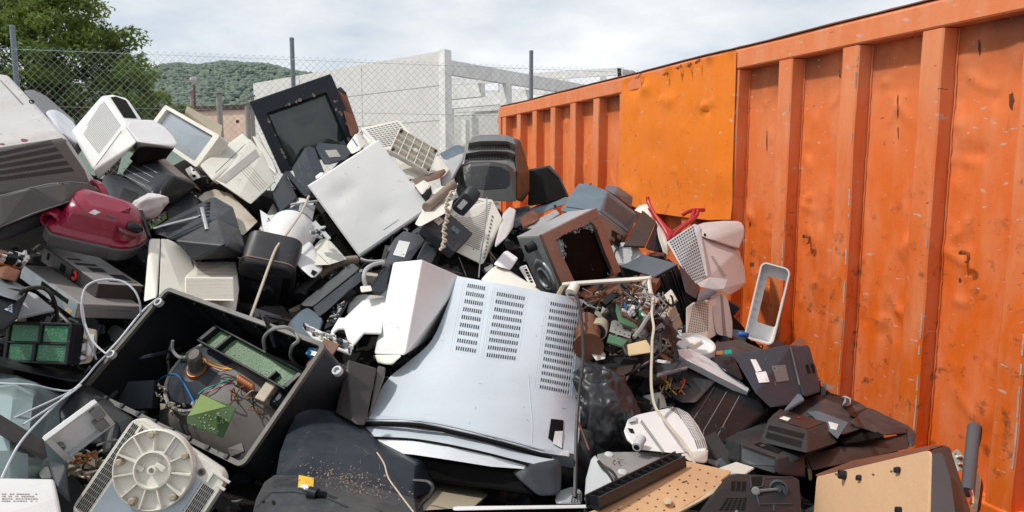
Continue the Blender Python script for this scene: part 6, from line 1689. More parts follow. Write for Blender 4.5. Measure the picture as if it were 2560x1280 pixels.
x,y = planef(cC(1455,715),.22); x2,y2 = planef(cC(1500,750),.22); tube(bb,[fr.M(*planef(cC(1410,680),.2),.2),fr.M(*planef(cC(1500,752),.2),.2)],.011,4); t.part('dark_clip',bb,'slate')
# control block with blue parts inside right wall
bb = bmesh.new(); x0,y0 = planef(cC(1900,360),.05)
for i,(px,py,mt) in enumerate(((1928,375,'blue'),(1952,395,'galv'),(1985,415,'blue'))):
 x,y = planef(cC(px,py),.05); y = min(y,b_ - .035 - .012 * i); t.part('coil_can',fr.mbox(x - .012,x + .012,y - .013,y + .013,.03,.07,.002),mt)
x,y = planef(cC(1945,380),.08); y = min(y,b_ - .05); t.part('control_board',fr.mbox(x - .05,x + .05,y - .03,y + .03,.075,.08,0),'pcb_brown')
# screw posts on the rim
for p in ((660,323),(1985,462),(938,5)):
 x,y = planef(cC(*p),-.004); bm = bmesh.new(); ring_loft(bm,[circ(x,y,.014,.01,16),circ(x,y,.014,-.004,16),circ(x,y,.009,-.005,16),circ(x,y,.008,.003,16)]); t.part('screw_post',bm,'light_grey')
bb = bmesh.new()
for k in range(9):
 u = .06 + k * .105; x,y = W_ * .5,b_ * u
 fr.mbox(.003,.003 + .012,b_ * u,b_ * u + .012,-.006,-.001,.001,bb)
t.part('rim_lug',bb,'charcoal')
t.part('standing_bar',hp(cC,[(1585,98,2.05),(1615,96,2.06),(1672,285,2.12),(1650,290,2.11),(1600,110,2.12),(1665,280,2.16)],.003),'charcoal')
bb = bmesh.new()
for k,(px,py) in enumerate(((1480,330),(1545,365),(1770,500))): pass
for k in range(4):
 fr.mbox(a_ - W_ * .6 - .012,a_ - W_ * .6,b_ * (.18 + .2 * k),b_ * (.18 + .2 * k) + .01,.02,.3,.002,bb)
t.part('wall_rib',bb,'black')
cable('cabinet_cable','dark cable looping over the right rim of the open black cabinet',cC,[(1600,300,2.16),(1595,230,2.1),(1640,180,2.05),(1720,165,2.04),(1780,195,2.05),(1800,245,2.04),(1765,280,2.06),(1755,340,2.14),(1800,400,2.2),(1850,420,2.25)],.0055,'cable_grey')
t = Thing('black_case','dark glossy case corner under the left rim of the open black cabinet','case')
t.part('case',hp(cC,[(500,490,2.15),(470,545,2.08),(240,790,1.98),(400,860,1.95),(700,900,1.98),(850,690,2.06),(760,640,2.3),(500,900,2.2)],.015,3),'black')
# lower left: picture tube, bars, wires, bracket
t = Thing('picture_tube','large pale green glass picture tube at the lower left edge','picture tube')
rows = [[(-260,470,2.1),(-60,435,2.06),(100,455,2.04),(220,500,2.04),(330,565,2.06)],
  [(-300,600,1.95),(-60,560,1.88),(80,570,1.87),(200,600,1.90),(285,680,1.96)],
  [(-320,760,1.86),(-60,740,1.76),(60,745,1.75),(180,770,1.79),(258,830,1.87)],
  [(-320,920,1.80),(-60,910,1.69),(60,910,1.68),(170,930,1.72),(262,960,1.81)],
  [(-320,1120,1.80),(-60,1110,1.70),(60,1110,1.70),(170,1100,1.74),(240,1080,1.80)]]
bm,V,G = curved(cC,rows,0,n=24,m=24); skirt(bm,V,Vector((0,.2,-.12))); t.part('glass',bm,'tube_glass')
t = Thing('long_frame_bars','long black television front frame lying above the glass picture tube','frame')
t.part('upper_bar',hp(cC,[(-120,310,2.08),(0,325,2.1),(300,385,2.14),(530,455,2.16),(505,490,2.12),(440,500,2.1),(200,440,2.04),(0,395,2.0),(-120,385,1.98),(300,420,2.3)],.008,3),'black')
t.part('lower_bar',hp(cC,[(-100,640,1.72),(0,690,1.72),(120,765,1.74),(265,850,1.76),(285,950,1.73),(262,968,1.72),(230,915,1.72),(110,885,1.69),(0,810,1.67),(-100,750,1.66),(150,850,1.85)],.008,3),'black_brown')
t = Thing('metal_tray','shallow lilac grey metal tray with a raised lip lying over a dark broken housing','tray')
fr = fit2(cC(395,975),cC(695,745),cC(268,850),cC(600,635),1.74,.03,(.02,.02)); a_,b_ = fr.L[0],fr.L[1]
t.part('tray_plate',fr.mbox(.004,a_ - .004,.004,b_ - .004,.014,.018,0),'cool_white')
bb = bmesh.new(); fr.mbox(0,a_,0,.006,-.002,.0135,.001,bb); fr.mbox(0,a_,b_ - .006,b_,-.002,.0135,.001,bb); fr.mbox(0,.014,.0065,b_ - .0065,-.003,.013,.001,bb); fr.mbox(a_ - .012,a_,.0065,b_ - .0065,-.002,.013,.001,bb)
t.part('lip',bb,'light_grey')
bb = bmesh.new(); fr.mbox(a_ * .72,a_ * .9,b_ * .1,b_ * .45,-.006,.013,.002,bb); fr.mbox(a_ * .8,a_ * .98,b_ * .5,b_ * .9,-.008,.013,.002,bb); t.part('latch_block',bb,'mid_grey')
bm = bmesh.new(); ring_loft(bm,[[fr.M(a_ * .1 + r * math.cos(q),b_ * .45 + r * math.sin(q),z) for q in [k * math.pi / 8 for k in range(16)]] for r,z in ((.011,.012),(.010,-.002),(.006,-.003),(.005,.01))]); t.part('screw_post',bm,'mid_grey')
t = Thing('metal_housing','dark metal housing with loose wires below the lilac grey tray','housing')
t.part('side_plate',hp(cC,[(285,960,1.72),(330,980,1.70),(400,990,1.68),(425,1230,1.62),(340,1150,1.62),(300,1010,1.68),(400,1100,1.8)],.004),'charcoal')
rgw = random.Random(44); bbw = []
for k in range(15):
 x,y = rgw.uniform(420,700),rgw.uniform(870,1060)
 bm = bmesh.new(); tube(bm,smooth_path([U(cC(x + rgw.uniform(-70,70),y + rgw.uniform(-40,40)),1.8 + rgw.uniform(-.05,.05)) for _ in range(4)],5),.003,5); t.part('wire',bm,rgw.choice(('cable_beige','cable_grey','copper','orange_wire','cable_black')))
bm = bmesh.new()
for k in range(14):
 P = U(cC(rgw.uniform(420,640),rgw.uniform(900,1040)),1.86); s_ = rgw.uniform(.01,.03); hull_into(bm,[P + Vector((rgw.uniform(-s_,s_),rgw.uniform(-s_,s_),rgw.uniform(-s_,s_))) for _ in range(8)],0)
t.part('broken_bits',bm,'tan')
t.part('curved_back',hp(cC,[(640,760,1.9),(700,700,1.95),(740,760,1.92),(730,900,1.86),(600,960,1.84),(660,900,2.1)],.02,3),'black')
for k,(pts,lb) in enumerate((([(-60,500,1.95),(60,505,1.96),(200,512,1.98),(330,540,2.0),(430,545,2.02),(510,478,2.06),(580,395,2.08),(650,325,2.07)],'white wire crossing over the glass tube towards the cabinet corner post'),
    ([(75,718,1.78),(200,660,1.84),(330,600,1.9),(430,550,1.98),(480,510,2.0)],'upper of two pale wires slanting over the glass picture tube'),
    ([(140,752,1.76),(300,650,1.84),(420,570,1.94),(490,515,2.0)],'lower of two pale wires slanting over the glass picture tube'),
    ([(10,1075,1.62),(55,980,1.64),(110,880,1.66),(190,780,1.74),(330,640,1.86),(440,540,1.98)],'pale wire running down the glass picture tube to the lower left corner'),
    ([(640,325,2.06),(720,240,2.1),(850,80,2.2),(935,5,2.3),(1000,-40,2.35),(1040,-20,2.36)],'pale wire lying along the top left rim of the open cabinet'),
    ([(495,-20,2.14),(500,60,2.12),(520,160,2.1),(570,260,2.08),(640,325,2.06)],'thin pale wire hanging to the screw post on the cabinet rim'))):
 cable('pale_wire',lb,cC,pts,.0028 if k != 4 else .0035,'cable_white',cat='wire',group='pale wires over the open black cabinet')
# white monitor rear with the round swivel plate
t = Thing('monitor','cream monitor lying face down with a round spoked swivel plate on its underside','monitor')
fr = fit2(cC(815,688),cC(1385,1062),cC(405,1290),cC(985,1680),1.70,.26,(-.015,-.07)); a_,b_ = fr.L[0],fr.L[1]
out = rrect(a_,b_,.03,4)
bm = bmesh.new(); ring_loft(bm,[[fr.M(a_ / 2 + (p[0] - a_ / 2) * k,b_ / 2 + (p[1] - b_ / 2) * k,z) for p in out] for k,z in ((.985,0),(1.0,.006),(1.0,.025),(.82,.045),(.6,.2))])
h = t.part('housing',bm,'cream'); h.bvh()
def pf(p,w=0.0):
 r = ray(p); P0 = fr.o + fr.z * w; q = EYE + r * ((P0 - EYE).dot(fr.z) / r.dot(fr.z)); return (q - fr.o).dot(fr.x),(q - fr.o).dot(fr.y)
t.part('metal_plate',fr.mbox(a_ * .17,a_ * .83,b_ * .16,b_ * 1.0,-.003,-.0005,.001),plastic('blue_steel',(.40,.46,.52),.35,metal=.3,dirt=.4,dcol=(.2,.2,.2)))
dcx,dcy = pf(cC(930,1025),-.015)
def ck(r,z,n=48): return [fr.M(dcx + r * math.cos(k * 2 * math.pi / n),dcy + r * math.sin(k * 2 * math.pi / n),z) for k in range(n)]
ex = pf(cC(1168,1060),-.015); RD = math.hypot(ex[0] - dcx,ex[1] - dcy)
bm = bmesh.new(); ring_loft(bm,[ck(RD,-.002),ck(RD,-.022),ck(RD * .965,-.024),ck(RD * .955,-.010),ck(RD * .48,-.008),ck(RD * .47,-.026),ck(RD * .43,-.027),ck(RD * .42,-.011),ck(RD * .02,-.011)],cap0=True); dp = t.part('swivel_plate',bm,'cream')
bb = bmesh.new()
for k in range(11):
 q = 2 * math.pi * k / 11 + .15; c_,s_ = math.cos(q),math.sin(q)
 hull_into(bb,[fr.M(dcx + c_ * r + -s_ * w_,dcy + s_ * r + c_ * w_,z) for r in (RD * .475,RD * .955) for w_ in (-.0018,.0018) for z in (-.0245,-.008)],0)
t.part('spoke',bb,'cream',parent=dp)
for k in range(5):
 q = 2 * math.pi * k / 5 + .3; bm = bmesh.new(); x,y = dcx + math.cos(q) * RD * .86,dcy + math.sin(q) * RD * .86
 ring_loft(bm,[[fr.M(x + r * math.cos(m_ * math.pi / 7),y + r * math.sin(m_ * math.pi / 7),z) for m_ in range(14)] for r,z in ((.0085,-.009),(.0085,-.027),(.006,-.029))]); t.part('foot_pad',bm,'tan',parent=dp)
bm = bmesh.new(); ring_loft(bm,[ck(.012,-.01,16),ck(.011,-.028,16),ck(.0065,-.029,16),ck(.006,-.015,16)]); tube(bm,[fr.M(dcx + .028 * math.cos(q),dcy + .028 * math.sin(q),-.013) for q in [R(150 + 14 * k) for k in range(10)]],.0025,5); fr.mbox(dcx - .045,dcx - .02,dcy + .008,dcy + .02,-.02,-.0115,.002,bm); fr.mbox(dcx - .004,dcx + .022,dcy - .02,dcy - .006,-.02,-.0115,.002,bm); t.part('pivot',bm,'cream',parent=dp)
x,y = dcx + .005,dcy - RD * .70
bb = bmesh.new(); fr.mbox(x - .008,x + .008,y - .022,y + .022,-.0125,-.0105,0,bb); lb = t.part('label',bb,'label',parent=dp)
bb = bmesh.new(); rg = random.Random(1)
for side in (0,1):
 for i in range(17):
  for k in range(7):
   u0 = (.035 + k * .0165) if side == 0 else (.85 + k * .0165); v = .07 + i * .05
   if .07 + i * .05 > .98 or (side == 1 and i < 2): continue
   fr.mbox(a_ * u0,a_ * u0 + .0022,b_ * v,b_ * v + .012,-.0016,-.0002,0,bb)
t.part('vent_slots',bb,'slot')
bb = bmesh.new()
for u,v in ((.10,.02),(.86,.03)):
 for x0,x1,y0,y1 in ((0,.05,0,.006),(0,.006,.007,.03),(.03,.05,.02,.026)): fr.mbox(a_ * u + x0,a_ * u + x1,b_ * v + y0,b_ * v + y1,-.006,-.0005,.001,bb)
t.part('hook',bb,'cream')
for u,v in ((.24,.035),(.78,.055)):
 bm = bmesh.new(); ring_loft(bm,[[fr.M(a_ * u + r * math.cos(m_ * math.pi / 7),b_ * v + .012 + r * math.sin(m_ * math.pi / 7),z) for m_ in range(14)] for r,z in ((.009,0),(.009,-.004),(.006,-.005),(.005,.0))]); bm2 = t.part('screw_boss',bm,'slot_soft')
t = Thing('white_box','white box corner at the bottom left edge with faint print','box')
h = t.part('top',hp(cC,[(-120,1072,1.55),(330,1078,1.62),(352,1200,1.52),(380,1330,1.45),(-120,1330,1.35),(300,1250,1.8),(0,1300,1.8)],.012,3),'white')
bb = bmesh.new(); rg = random.Random(10)
for j in range(4):
 x = 10
 while x < 215:
  w_ = rg.uniform(4,16)
  if rg.random() < .75: decal(h,cq(cC,(x,1172 + 14 * j),(x + w_,1171 + 14 * j),(x + w_,1177 + 14 * j),(x,1178 + 14 * j)),.0012,1,bb)
  x += w_ + 4
t.part('print',bb,'label_grey')
t = Thing('grille_piece','small pale ribbed grille piece above the white box at the lower left','grille')
t.part('grille',hp(cC,[(230,1050,1.78),(255,1015,1.8),(290,1000,1.8),(320,1075,1.72),(240,1078,1.72),(280,1050,1.9)],.004),'cream')
# dark curved television back at the bottom
t = Thing('television','dusty dark blue black television back with a yellow sticker at the bottom','television')
rows = [[(152,462,2.02),(260,490,2.06),(390,520,2.08),(520,558,2.08),(548,600,2.06)],
  [(60,640,1.94),(220,640,1.93),(390,660,1.93),(540,700,1.95),(700,730,1.98)],
  [(0,800,1.86),(180,790,1.82),(400,800,1.82),(620,810,1.84),(850,820,1.92)],
  [(-20,915,1.78),(180,905,1.74),(400,930,1.74),(660,940,1.78),(955,880,1.88)],
  [(-30,985,1.72),(180,970,1.69),(400,1000,1.68),(660,1060,1.70),(950,1130,1.74)]]
bm,V,G = curved(cF,rows,0,n=30,m=30); skirt(bm,V,Vector((0.05,.32,-.1))); up_ = t.part('upper_back',bm,'navy')
rows = [[(-110,1010,1.74),(-40,960,1.72),(180,965,1.66),(420,1000,1.65),(700,1060,1.66),(950,1125,1.72)],
  [(-170,1130,1.62),(-60,1050,1.61),(160,1050,1.58),(420,1090,1.56),(700,1140,1.58),(960,1190,1.64)],
  [(-210,1300,1.52),(-60,1250,1.50),(160,1240,1.49),(420,1250,1.48),(700,1270,1.50),(980,1300,1.56)]]
bm,V,G = curved(cF,rows,0,n=30,m=20); skirt(bm,V,Vector((0.0,.3,-.15))); lw_ = t.part('lower_back',bm,'black_dusty')
up_.bvh(); lw_.bvh()
st = t.part('yellow_sticker',decal(lw_,cq(cF,(136,968),(240,990),(236,1070),(130,1055)),.003,4),'yellow')
t.part('sticker_patch',decal(lw_,cq(cF,(152,1040),(200,1046),(205,1068),(150,1064)),.005,2),'label',parent=st)
bb = bmesh.new()
for x,y,r in ((-118 + 0,1150,12),(-45,1160,14),(-35,1050,3)):
 vs = [lw_.hit(cF(x + r * math.cos(k * .7),y + r * math.sin(k * .7)),.002) for k in range(9)]
 if all(vs): bb.faces.new([bb.verts.new(v) for v in vs])
t.part('screw_hole',bb,'slot')
t.part('seam',line_on(lw_,[cF(-165,1190),cF(-60,1085),cF(100,1080),cF(330,1120),cF(500,1200)],.003,8),'charcoal')
crm = bmesh.new(); rg = random.Random(55)
for k in range(420):
 x = rg.gauss(560,190); y = 1000 + (x - 400) * .22 + rg.gauss(0,45)
 P = lw_.hit(cF(x,y),.001) if rg.random() < .8 else up_.hit(cF(x - 150,y - 90),.001)
 if not P: continue
 s_ = rg.uniform(.0012,.0035); hull_into(crm,[P + Vector((rg.uniform(-s_,s_),rg.uniform(-s_,s_),rg.uniform(-s_,s_) + s_)) for _ in range(5)],0)
solo('earth_crumbs',crm,plastic('crumb',(.30,.22,.15),.9,dirt=.3,scr=0),'loose earth crumbs scattered on the dusty dark television back','dirt',kind='stuff')
t = Thing('power_plug','black power plug with ribbed collar and cable lying on the dusty dark television back','plug')
p_ = [U(cF(x,y),d) for x,y,d in ((148,1072,1.565),(200,1082,1.555),(265,1098,1.55),(330,1108,1.55),(420,1140,1.545),(540,1175,1.55),(700,1215,1.54),(800,1240,1.53))]
bm = bmesh.new(); tube(bm,[p_[1],p_[1].lerp(p_[2],.1),p_[2]] ,[.008,.014,.013],12); t.part('plug_body',bm,'black')
bm = bmesh.new(); tube(bm,[p_[2].lerp(p_[3],k / 12) for k in range(13)],[.010 if k % 2 else .0075 for k in range(13)],10); t.part('strain_relief',bm,'black')
bm = bmesh.new(); tube(bm,smooth_path(p_[3:],6),.0058,8); t.part('cable',bm,'cable_black')
for s_ in (-1,1):
 bm = bmesh.new(); off = Vector((0,0,.006 * s_)); tube(bm,[p_[0] + off,p_[1] + off],.0022,6); t.part('prong',bm,'chrome')
cable('thin_twig','dry thin twig hanging down across the dark television back',cF,[(690,800,1.80),(740,880,1.74),(770,980,1.68),(840,1080,1.62),(900,1160,1.58),(950,1225,1.54)],.0018,'cable_beige',cat='twig')
t = Thing('box','long dark brown box standing between the open cabinet and the big silver television','box')
t.part('box',hp(cF,[(480,140,2.20),(690,200,2.22),(680,240,2.2),(605,610,2.03),(545,610,2.02),(520,560,2.03),(390,520,2.06),(440,300,2.14),(600,350,2.6)],.008,3,12),'black_brown')
t.part('side',hp(cF,[(695,178,2.26),(752,195,2.28),(745,250,2.24),(650,480,2.12),(620,590,2.06),(690,300,2.2),(740,300,2.5)],.006,2),'warm_grey')
t = Thing('wood_strip','narrow raw wooden strip beside the open cabinet and the dusty dark back','wood strip')
t.part('strip',slab(cC,[(1760,672,2.08),(1770,690,2.08),(1700,800,2.0),(1676,802,2.0),(1690,760,2.02)],.02,.002),'chipboard_edge')
# the big silver television
t = Thing('television','big silver television lying face down with three columns of vent slots on its back','television')
rows = [[(1143,690,2.80),(1220,704,2.68),(1300,718,2.66),(1390,735,2.68),(1462,750,2.82)],
  [(1118,765,2.66),(1200,772,2.56),(1300,782,2.53),(1390,795,2.55),(1461,810,2.70)],
  [(1078,852,2.54),(1170,842,2.43),(1290,852,2.40),(1390,868,2.43),(1458,880,2.56)],
  [(1020,905,2.44),(1130,905,2.31),(1270,918,2.28),(1390,940,2.32),(1455,950,2.44)],
  [(972,945,2.36),(1100,962,2.22),(1260,985,2.18),(1380,1010,2.22),(1451,1020,2.33)],
  [(942,992,2.26),(1080,1005,2.13),(1240,1032,2.09),(1370,1070,2.12),(1448,1085,2.22)],
  [(912,1046,2.12),(1050,1051,2.04),(1220,1082,2.00),(1340,1114,2.01),(1440,1136,2.06)]]
def curv2(rows,n,m):   # catmull-rom in both directions
 def cr(a,b,c_,d,t_): return tuple(0.5 * ((2 * b[i]) + (c_[i] - a[i]) * t_ + (2 * a[i] - 5 * b[i] + 4 * c_[i] - d[i]) * t_ * t_ + (3 * b[i] - a[i] - 3 * c_[i] + d[i]) * t_ ** 3) for i in range(3))
 def samp(L,t_):
  x = t_ * (len(L) - 1); i = min(int(x),len(L) - 2); k = x - i
  return cr(L[max(i - 1,0)],L[i],L[i + 1],L[min(i + 2,len(L) - 1)],k)
 return [[samp([samp(r,a / n) for r in rows],j / m) for a in range(n + 1)] for j in range(m + 1)]
bm = bmesh.new(); S = curv2(rows,40,60); V = [[bm.verts.new(U(p)) for p in r] for r in S]
for j in range(60):
 for a in range(40):
  f = bm.faces.new((V[j][a],V[j][a + 1],V[j + 1][a + 1],V[j + 1][a])); f.smooth = True
skirt(bm,V,Vector((0.02,.17,-.16)))
h = t.part('housing',bm,'silver'); h.bvh()
bb = bmesh.new(); ridge = bmesh.new()
for (q,nu,nv) in (([(1170,704),(1215,712),(1189,888),(1137,880)],9,9),([(1243,725),(1314,738),(1288,906),(1214,897)],13,9),([(1376,750),(1446,762),(1422,990),(1347,975)],13,13)):
 slots(h,q,nu,nv,.40,.50,.0016,bb)
 for k in range(nu + 4):
  u = (k - 2) / nu; line_on(h,[bil(q,u,-.02),bil(q,u,1.12)],.0006,10,ridge)
t.part('vent_slots',bb,'slot'); t.part('vent_ribs',ridge,'silver')
t.part('cable_recess',decal(h,cq(cF,(1925,562),(2014,572),(2006,780),(1905,700)),.0018,3),'void')
t.part('recess_block',decal(h,cq(cF,(1950,655),(2005,652),(2000,778),(1935,742)),.004,2),'white')
t.part('groove',line_on(h,[cF(1765,240),cF(1778,420),cF(1795,600),cF(1790,745)],.0012,10),'silver')
for nm,r_,L_ in (('dark_gap',.0065,[(615,604,2.075),(640,600,2.07),(1000,611,2.005),(1500,722,1.965),(1800,806,1.975),(1930,838,1.985)]),('bezel_seam',.0035,[(500,694,2.045),(700,695,2.008),(950,709,1.975),(1200,749,1.94),(1500,815,1.92),(1765,888,1.925)]),('lip_seam',.0016,[(600,566,2.085),(1000,577,2.012),(1500,686,1.968),(1880,788,1.985)])):
 bm = bmesh.new(); tube(bm,smooth_path([U(cF(x,y),d) for x,y,d in L_],6),r_,6); t.part(nm,bm,'void' if nm != 'lip_seam' else 'mid_grey')
def band(c,top,bot,dt,th,n=30):
 """curved band between two pixel polylines"""
 bm,V,G = curved(c,[top,bot],0,n=n,m=2); skirt(bm,V,Vector((0.0,th,-th * .2))); return bm
t.part('rear_lip',band(cF,[(565,572,2.09),(620,548,2.09),(1000,566,2.02),(1500,672,1.975),(1900,780,1.99),(2060,812,2.02)],[(590,580,2.085),(640,578,2.08),(1000,588,2.01),(1500,700,1.965),(1860,800,1.98),(2056,830,2.01)],.0,.05),'silver')
t.part('inner_band',band(cF,[(612,580,2.10),(640,580,2.10),(1000,590,2.03),(1500,702,1.985),(1850,800,2.0),(1945,822,2.01)],[(600,612,2.11),(640,605,2.11),(1000,622,2.04),(1500,740,2.0),(1800,812,2.01),(1935,850,2.02)],0,.03),'light_grey')
fb = t.part('front_bezel',band(cF,[(485,625,2.10),(620,614,2.08),(900,622,2.04),(1200,655,2.0),(1500,718,1.98),(1950,850,1.98)],[(490,686,2.06),(700,690,2.02),(900,705,1.99),(1200,745,1.95),(1500,808,1.93),(1928,912,1.94)],0,.06),'silver')
t.part('bezel_edge',band(cF,[(512,700,2.05),(700,700,2.01),(950,712,1.975),(1200,752,1.94),(1500,822,1.92),(1762,892,1.93)],[(575,748,2.03),(700,790,1.985),(950,815,1.95),(1200,852,1.92),(1500,900,1.91),(1756,918,1.92)],0,.07),'cool_white')
t.part('bezel_end',hp(cF,[(1765,880,1.93),(1930,912,1.935),(1990,835,1.98),(2005,900,1.99),(2005,1085,1.92),(1960,1112,1.90),(1840,1110,1.88),(1700,1010,1.9),(1640,930,1.93),(1750,920,1.915),(1900,1000,2.1)],.01,3,12),'charcoal')  # charcoal carries the shade on this end of the silver bezel
t.part('front_underside',hp(cF,[(950,838,1.97),(1500,905,1.94),(1700,930,1.94),(1840,1100,1.91),(1500,1075,1.92),(1000,990,1.96),(1400,1000,2.3)],.01,2),'void')  # near-black block stands in for the shade below the bezel
t.part('corner_clip',hp(cF,[(2010,788,2.0),(2060,790,2.01),(2056,830,2.0),(1985,822,1.99),(2030,800,2.05)],.003),'cream')
cable('black_cable','black cable running down the right edge of the big silver television',cG,[(870,1075,2.66),(930,1090,2.64),(955,1180,2.58),(975,1320,2.48),(985,1600,2.3),(950,1900,2.16),(930,2200,2.08),(920,2700,1.95)],.006,'cable_black')
# things in the shade under it
t = Thing('rail','long narrow white plastic rail lying along the bottom below the silver television','rail')
t.part('rail',hp(cF,[(1230,1182,1.72),(2245,1170,1.86),(2258,1195,1.85),(1215,1215,1.70),(1700,1190,1.9)],.004),'white')
t = Thing('small_vented_box','light grey vented box corner right under the end of the silver television','box')
h = t.part('box',hp(cF,[(1960,1075,1.98),(2075,1040,2.02),(2148,1075,2.0),(2152,1165,1.94),(1930,1172,1.88),(2060,1100,1.95),(2100,1100,2.2)],.008,2),'light_grey')
t.part('vent_slots',slots(h,cq(cF,(2075,1095),(2140,1095),(2142,1155),(2060,1160)),4,5,.6,.5),'slot')
t = Thing('beige_shell','dim beige shell lying in the shadow below the silver television','shell')
t.part('shell',hp(cF,[(960,1100,1.95),(1100,1010,2.05),(1400,1030,2.1),(1500,1100,2.0),(1400,1180,1.85),(1250,1210,1.8),(950,1220,1.75),(1200,1100,2.3)],.02,3),'tan')
cable('black_cable','black cable looping in the shadow at the bottom beside the dark television back',cF,[(950,1000,1.8),(1050,1010,1.78),(1085,1050,1.76),(1060,1110,1.72),(1000,1170,1.7),(970,1230,1.68)],.005,'cable_black')
# rubbish bag
t = Thing('rubbish_bag','crumpled shiny black rubbish bag wedged right of the big silver television','bag')
bm = bmesh.new(); bmesh.ops.create_icosphere(bm,subdivisions=6,radius=1); c0 = U((1508,1045),2.42)
for v in bm.verts:
 q = v.co.copy(); w1 = noise.noise(q * 1.2 + Vector((3,1,7))); 
 r1 = 1 - abs(noise.noise(q * 2.2 + Vector((w1 * 2,0,0)))) * 2; r2 = 1 - abs(noise.noise(q * 5.0 + Vector((0,w1 * 3,2)))) * 2; r3 = 1 - abs(noise.noise(q * 11))
 k = 1 + .25 * w1 + .14 * r1 + .035 * r2
 v.co = c0 + Vector((q.x * .120,q.y * .12,q.z * .155)) * k + Vector((.03 * -q.z * .6,0,0))
for f in bm.faces: f.smooth = True
t.part('bag',bm,plastic('bin_bag',(.013,.015,.019),.36,dirt=.05,dcol=(.03,.03,.03),spec=.8,bump=.0,scr=.1))
bm = bmesh.new()
tube(bm,smooth_path([U(cI(x,y),d) for x,y,d in ((150,520,2.2),(190,610,2.18),(245,760,2.12))],4),[.004] * 4 + [.003] * 5,5); t.part('tie_string',bm,'wood_rust')
bm = bmesh.new(); bmesh.ops.create_icosphere(bm,subdivisions=4,radius=1); c1 = U(cI(90,860),2.25)
for v in bm.verts:
 q = v.co.copy(); k = 1 + .3 * noise.noise(q * 2) + .1 * (1 - abs(noise.noise(q * 6)) * 2); v.co = c1 + Vector((q.x * .10,q.y * .1,q.z * .10)) * k
for f in bm.faces: f.smooth = True
t.part('bag_bottom',bm,'black')
t = Thing('cardboard_tube','short brown cardboard roll with a yellow green flap lying above the rubbish bag','tube')
bm = bmesh.new(); a,b = U(cH(340,935),2.6),U(cH(460,950),2.58); cyl(bm,a,b,.042,.042,20); t.part('roll',bm,'fibreboard')
t.part('flap',slab(cH,[(185,945,2.55),(200,890,2.6),(290,880,2.62),(360,925,2.56),(330,945,2.53)],.006,.001),plastic('yellow_green',(.50,.46,.16),.5,dirt=.6,dcol=(.45,.2,.12)))
# electronic clutter right of the silver television
t = Thing('angle_bars','thin beige angle bar frame standing over the clutter of circuit boards','frame')
t.part('top_bar',slab(cH,[(20,178,2.78),(120,168,2.8),(720,127,2.9),(722,145,2.89),(620,160,2.87),(120,192,2.79),(22,200,2.77)],.012,.001),'cream')
t.part('right_bar',slab(cH,[(708,145,2.89),(724,145,2.9),(748,290,2.84),(732,295,2.83)],.012,.001),'cream')
t.part('left_bar',slab(cH,[(20,200,2.77),(45,205,2.78),(5,285,2.72),(-25,280,2.7)],.012,.001),'tan')
t = Thing('capacitor','beige cylinder capacitor leaning under the thin beige angle bar','capacitor')
bm = bmesh.new(); cyl(bm,U(cH(85,270),2.72),U(cH(120,205),2.76),.022,.020,16); t.part('can',bm,'cream')
t = Thing('circuit_module','upright circuit module with blue and green parts in the middle of the clutter','circuit module')
h = t.part('board',slab(cH,[(492,262,2.74),(560,285,2.76),(728,350,2.78),(655,515,2.62),(500,440,2.6)],.008,.001),'pcb_brown')
rg = random.Random(41); bm,mm = components(h,cq(cH,(500,280),(710,350),(650,500),(505,430)),60,rg,.006,.026,.035,['black','label_grey','steel','copper','cream','pcb_green','label']); t.part('component',bm,mm)
t.part('blue_coil',hp(cH,[(505,325,2.66),(535,318,2.68),(548,365,2.64),(520,395,2.62),(508,380,2.62),(530,350,2.7)],.003),'blue')
t.part('green_coil',hp(cH,[(628,400,2.64),(655,398,2.65),(656,450,2.62),(630,455,2.61),(645,425,2.7)],.003),plastic('green_part',(.02,.35,.12),.4,dirt=.2))
t.part('metal_cover',slab(cH,[(430,250,2.8),(470,243,2.82),(575,275,2.8),(700,330,2.82),(720,360,2.78),(560,290,2.74)],.004,.001),'wood_rust')
t.part('solder_side',slab(cH,[(455,330,2.68),(490,440,2.62),(620,530,2.6),(600,545,2.58),(480,500,2.58),(450,400,2.62)],.006,0),'pcb_green')
t = Thing('tuner_box','shiny perforated metal tuner box below the upright circuit module','tuner')
h = t.part('case',hp(cH,[(412,490,2.62),(440,480,2.64),(580,540,2.62),(560,630,2.54),(400,575,2.54),(395,570,2.54),(500,560,2.8)],.003,2),'steel')
bb = bmesh.new()
for x,y in ((440,555),(475,570),(510,590),(545,600),(560,560),(520,545),(455,515)):
 decal(h,cq(cH,(x,y),(x + 9,y + 2),(x + 8,y + 10),(x - 1,y + 8)),.0015,1,bb)
t.part('hole',bb,'slot')
t.part('board',slab(cH,[(395,590,2.52),(540,640,2.5),(500,690,2.44),(375,650,2.44)],.006,0),'pcb_green')
t = Thing('cardboard_wedge','flat beige foam wedge below the shiny tuner box','foam piece')
t.part('wedge',hp(cH,[(535,672,2.48),(690,640,2.54),(725,690,2.5),(728,740,2.46),(550,772,2.42),(545,760,2.42),(640,700,2.7)],.006,2),plastic('foam_beige',(.58,.44,.26),.9,dirt=.3,spec=.1))
t = Thing('black_sleeve','rolled black rubber sheet lying below the beige foam wedge','sheet')
t.part('roll',hp(cH,[(280,835,2.5),(330,760,2.58),(540,730,2.6),(760,750,2.62),(800,800,2.55),(600,840,2.45),(330,870,2.42),(500,800,2.8)],.03,4,14),'black')
t = Thing('yoke_core','brown copper deflection coil with beige clamp right beside the silver television','coil')
bm = bmesh.new(); a,b = U(cH(215,470),2.66),U(cH(225,640),2.52); ax = (b - a).normalized(); e1 = ax.orthogonal().normalized(); e2 = ax.cross(e1)
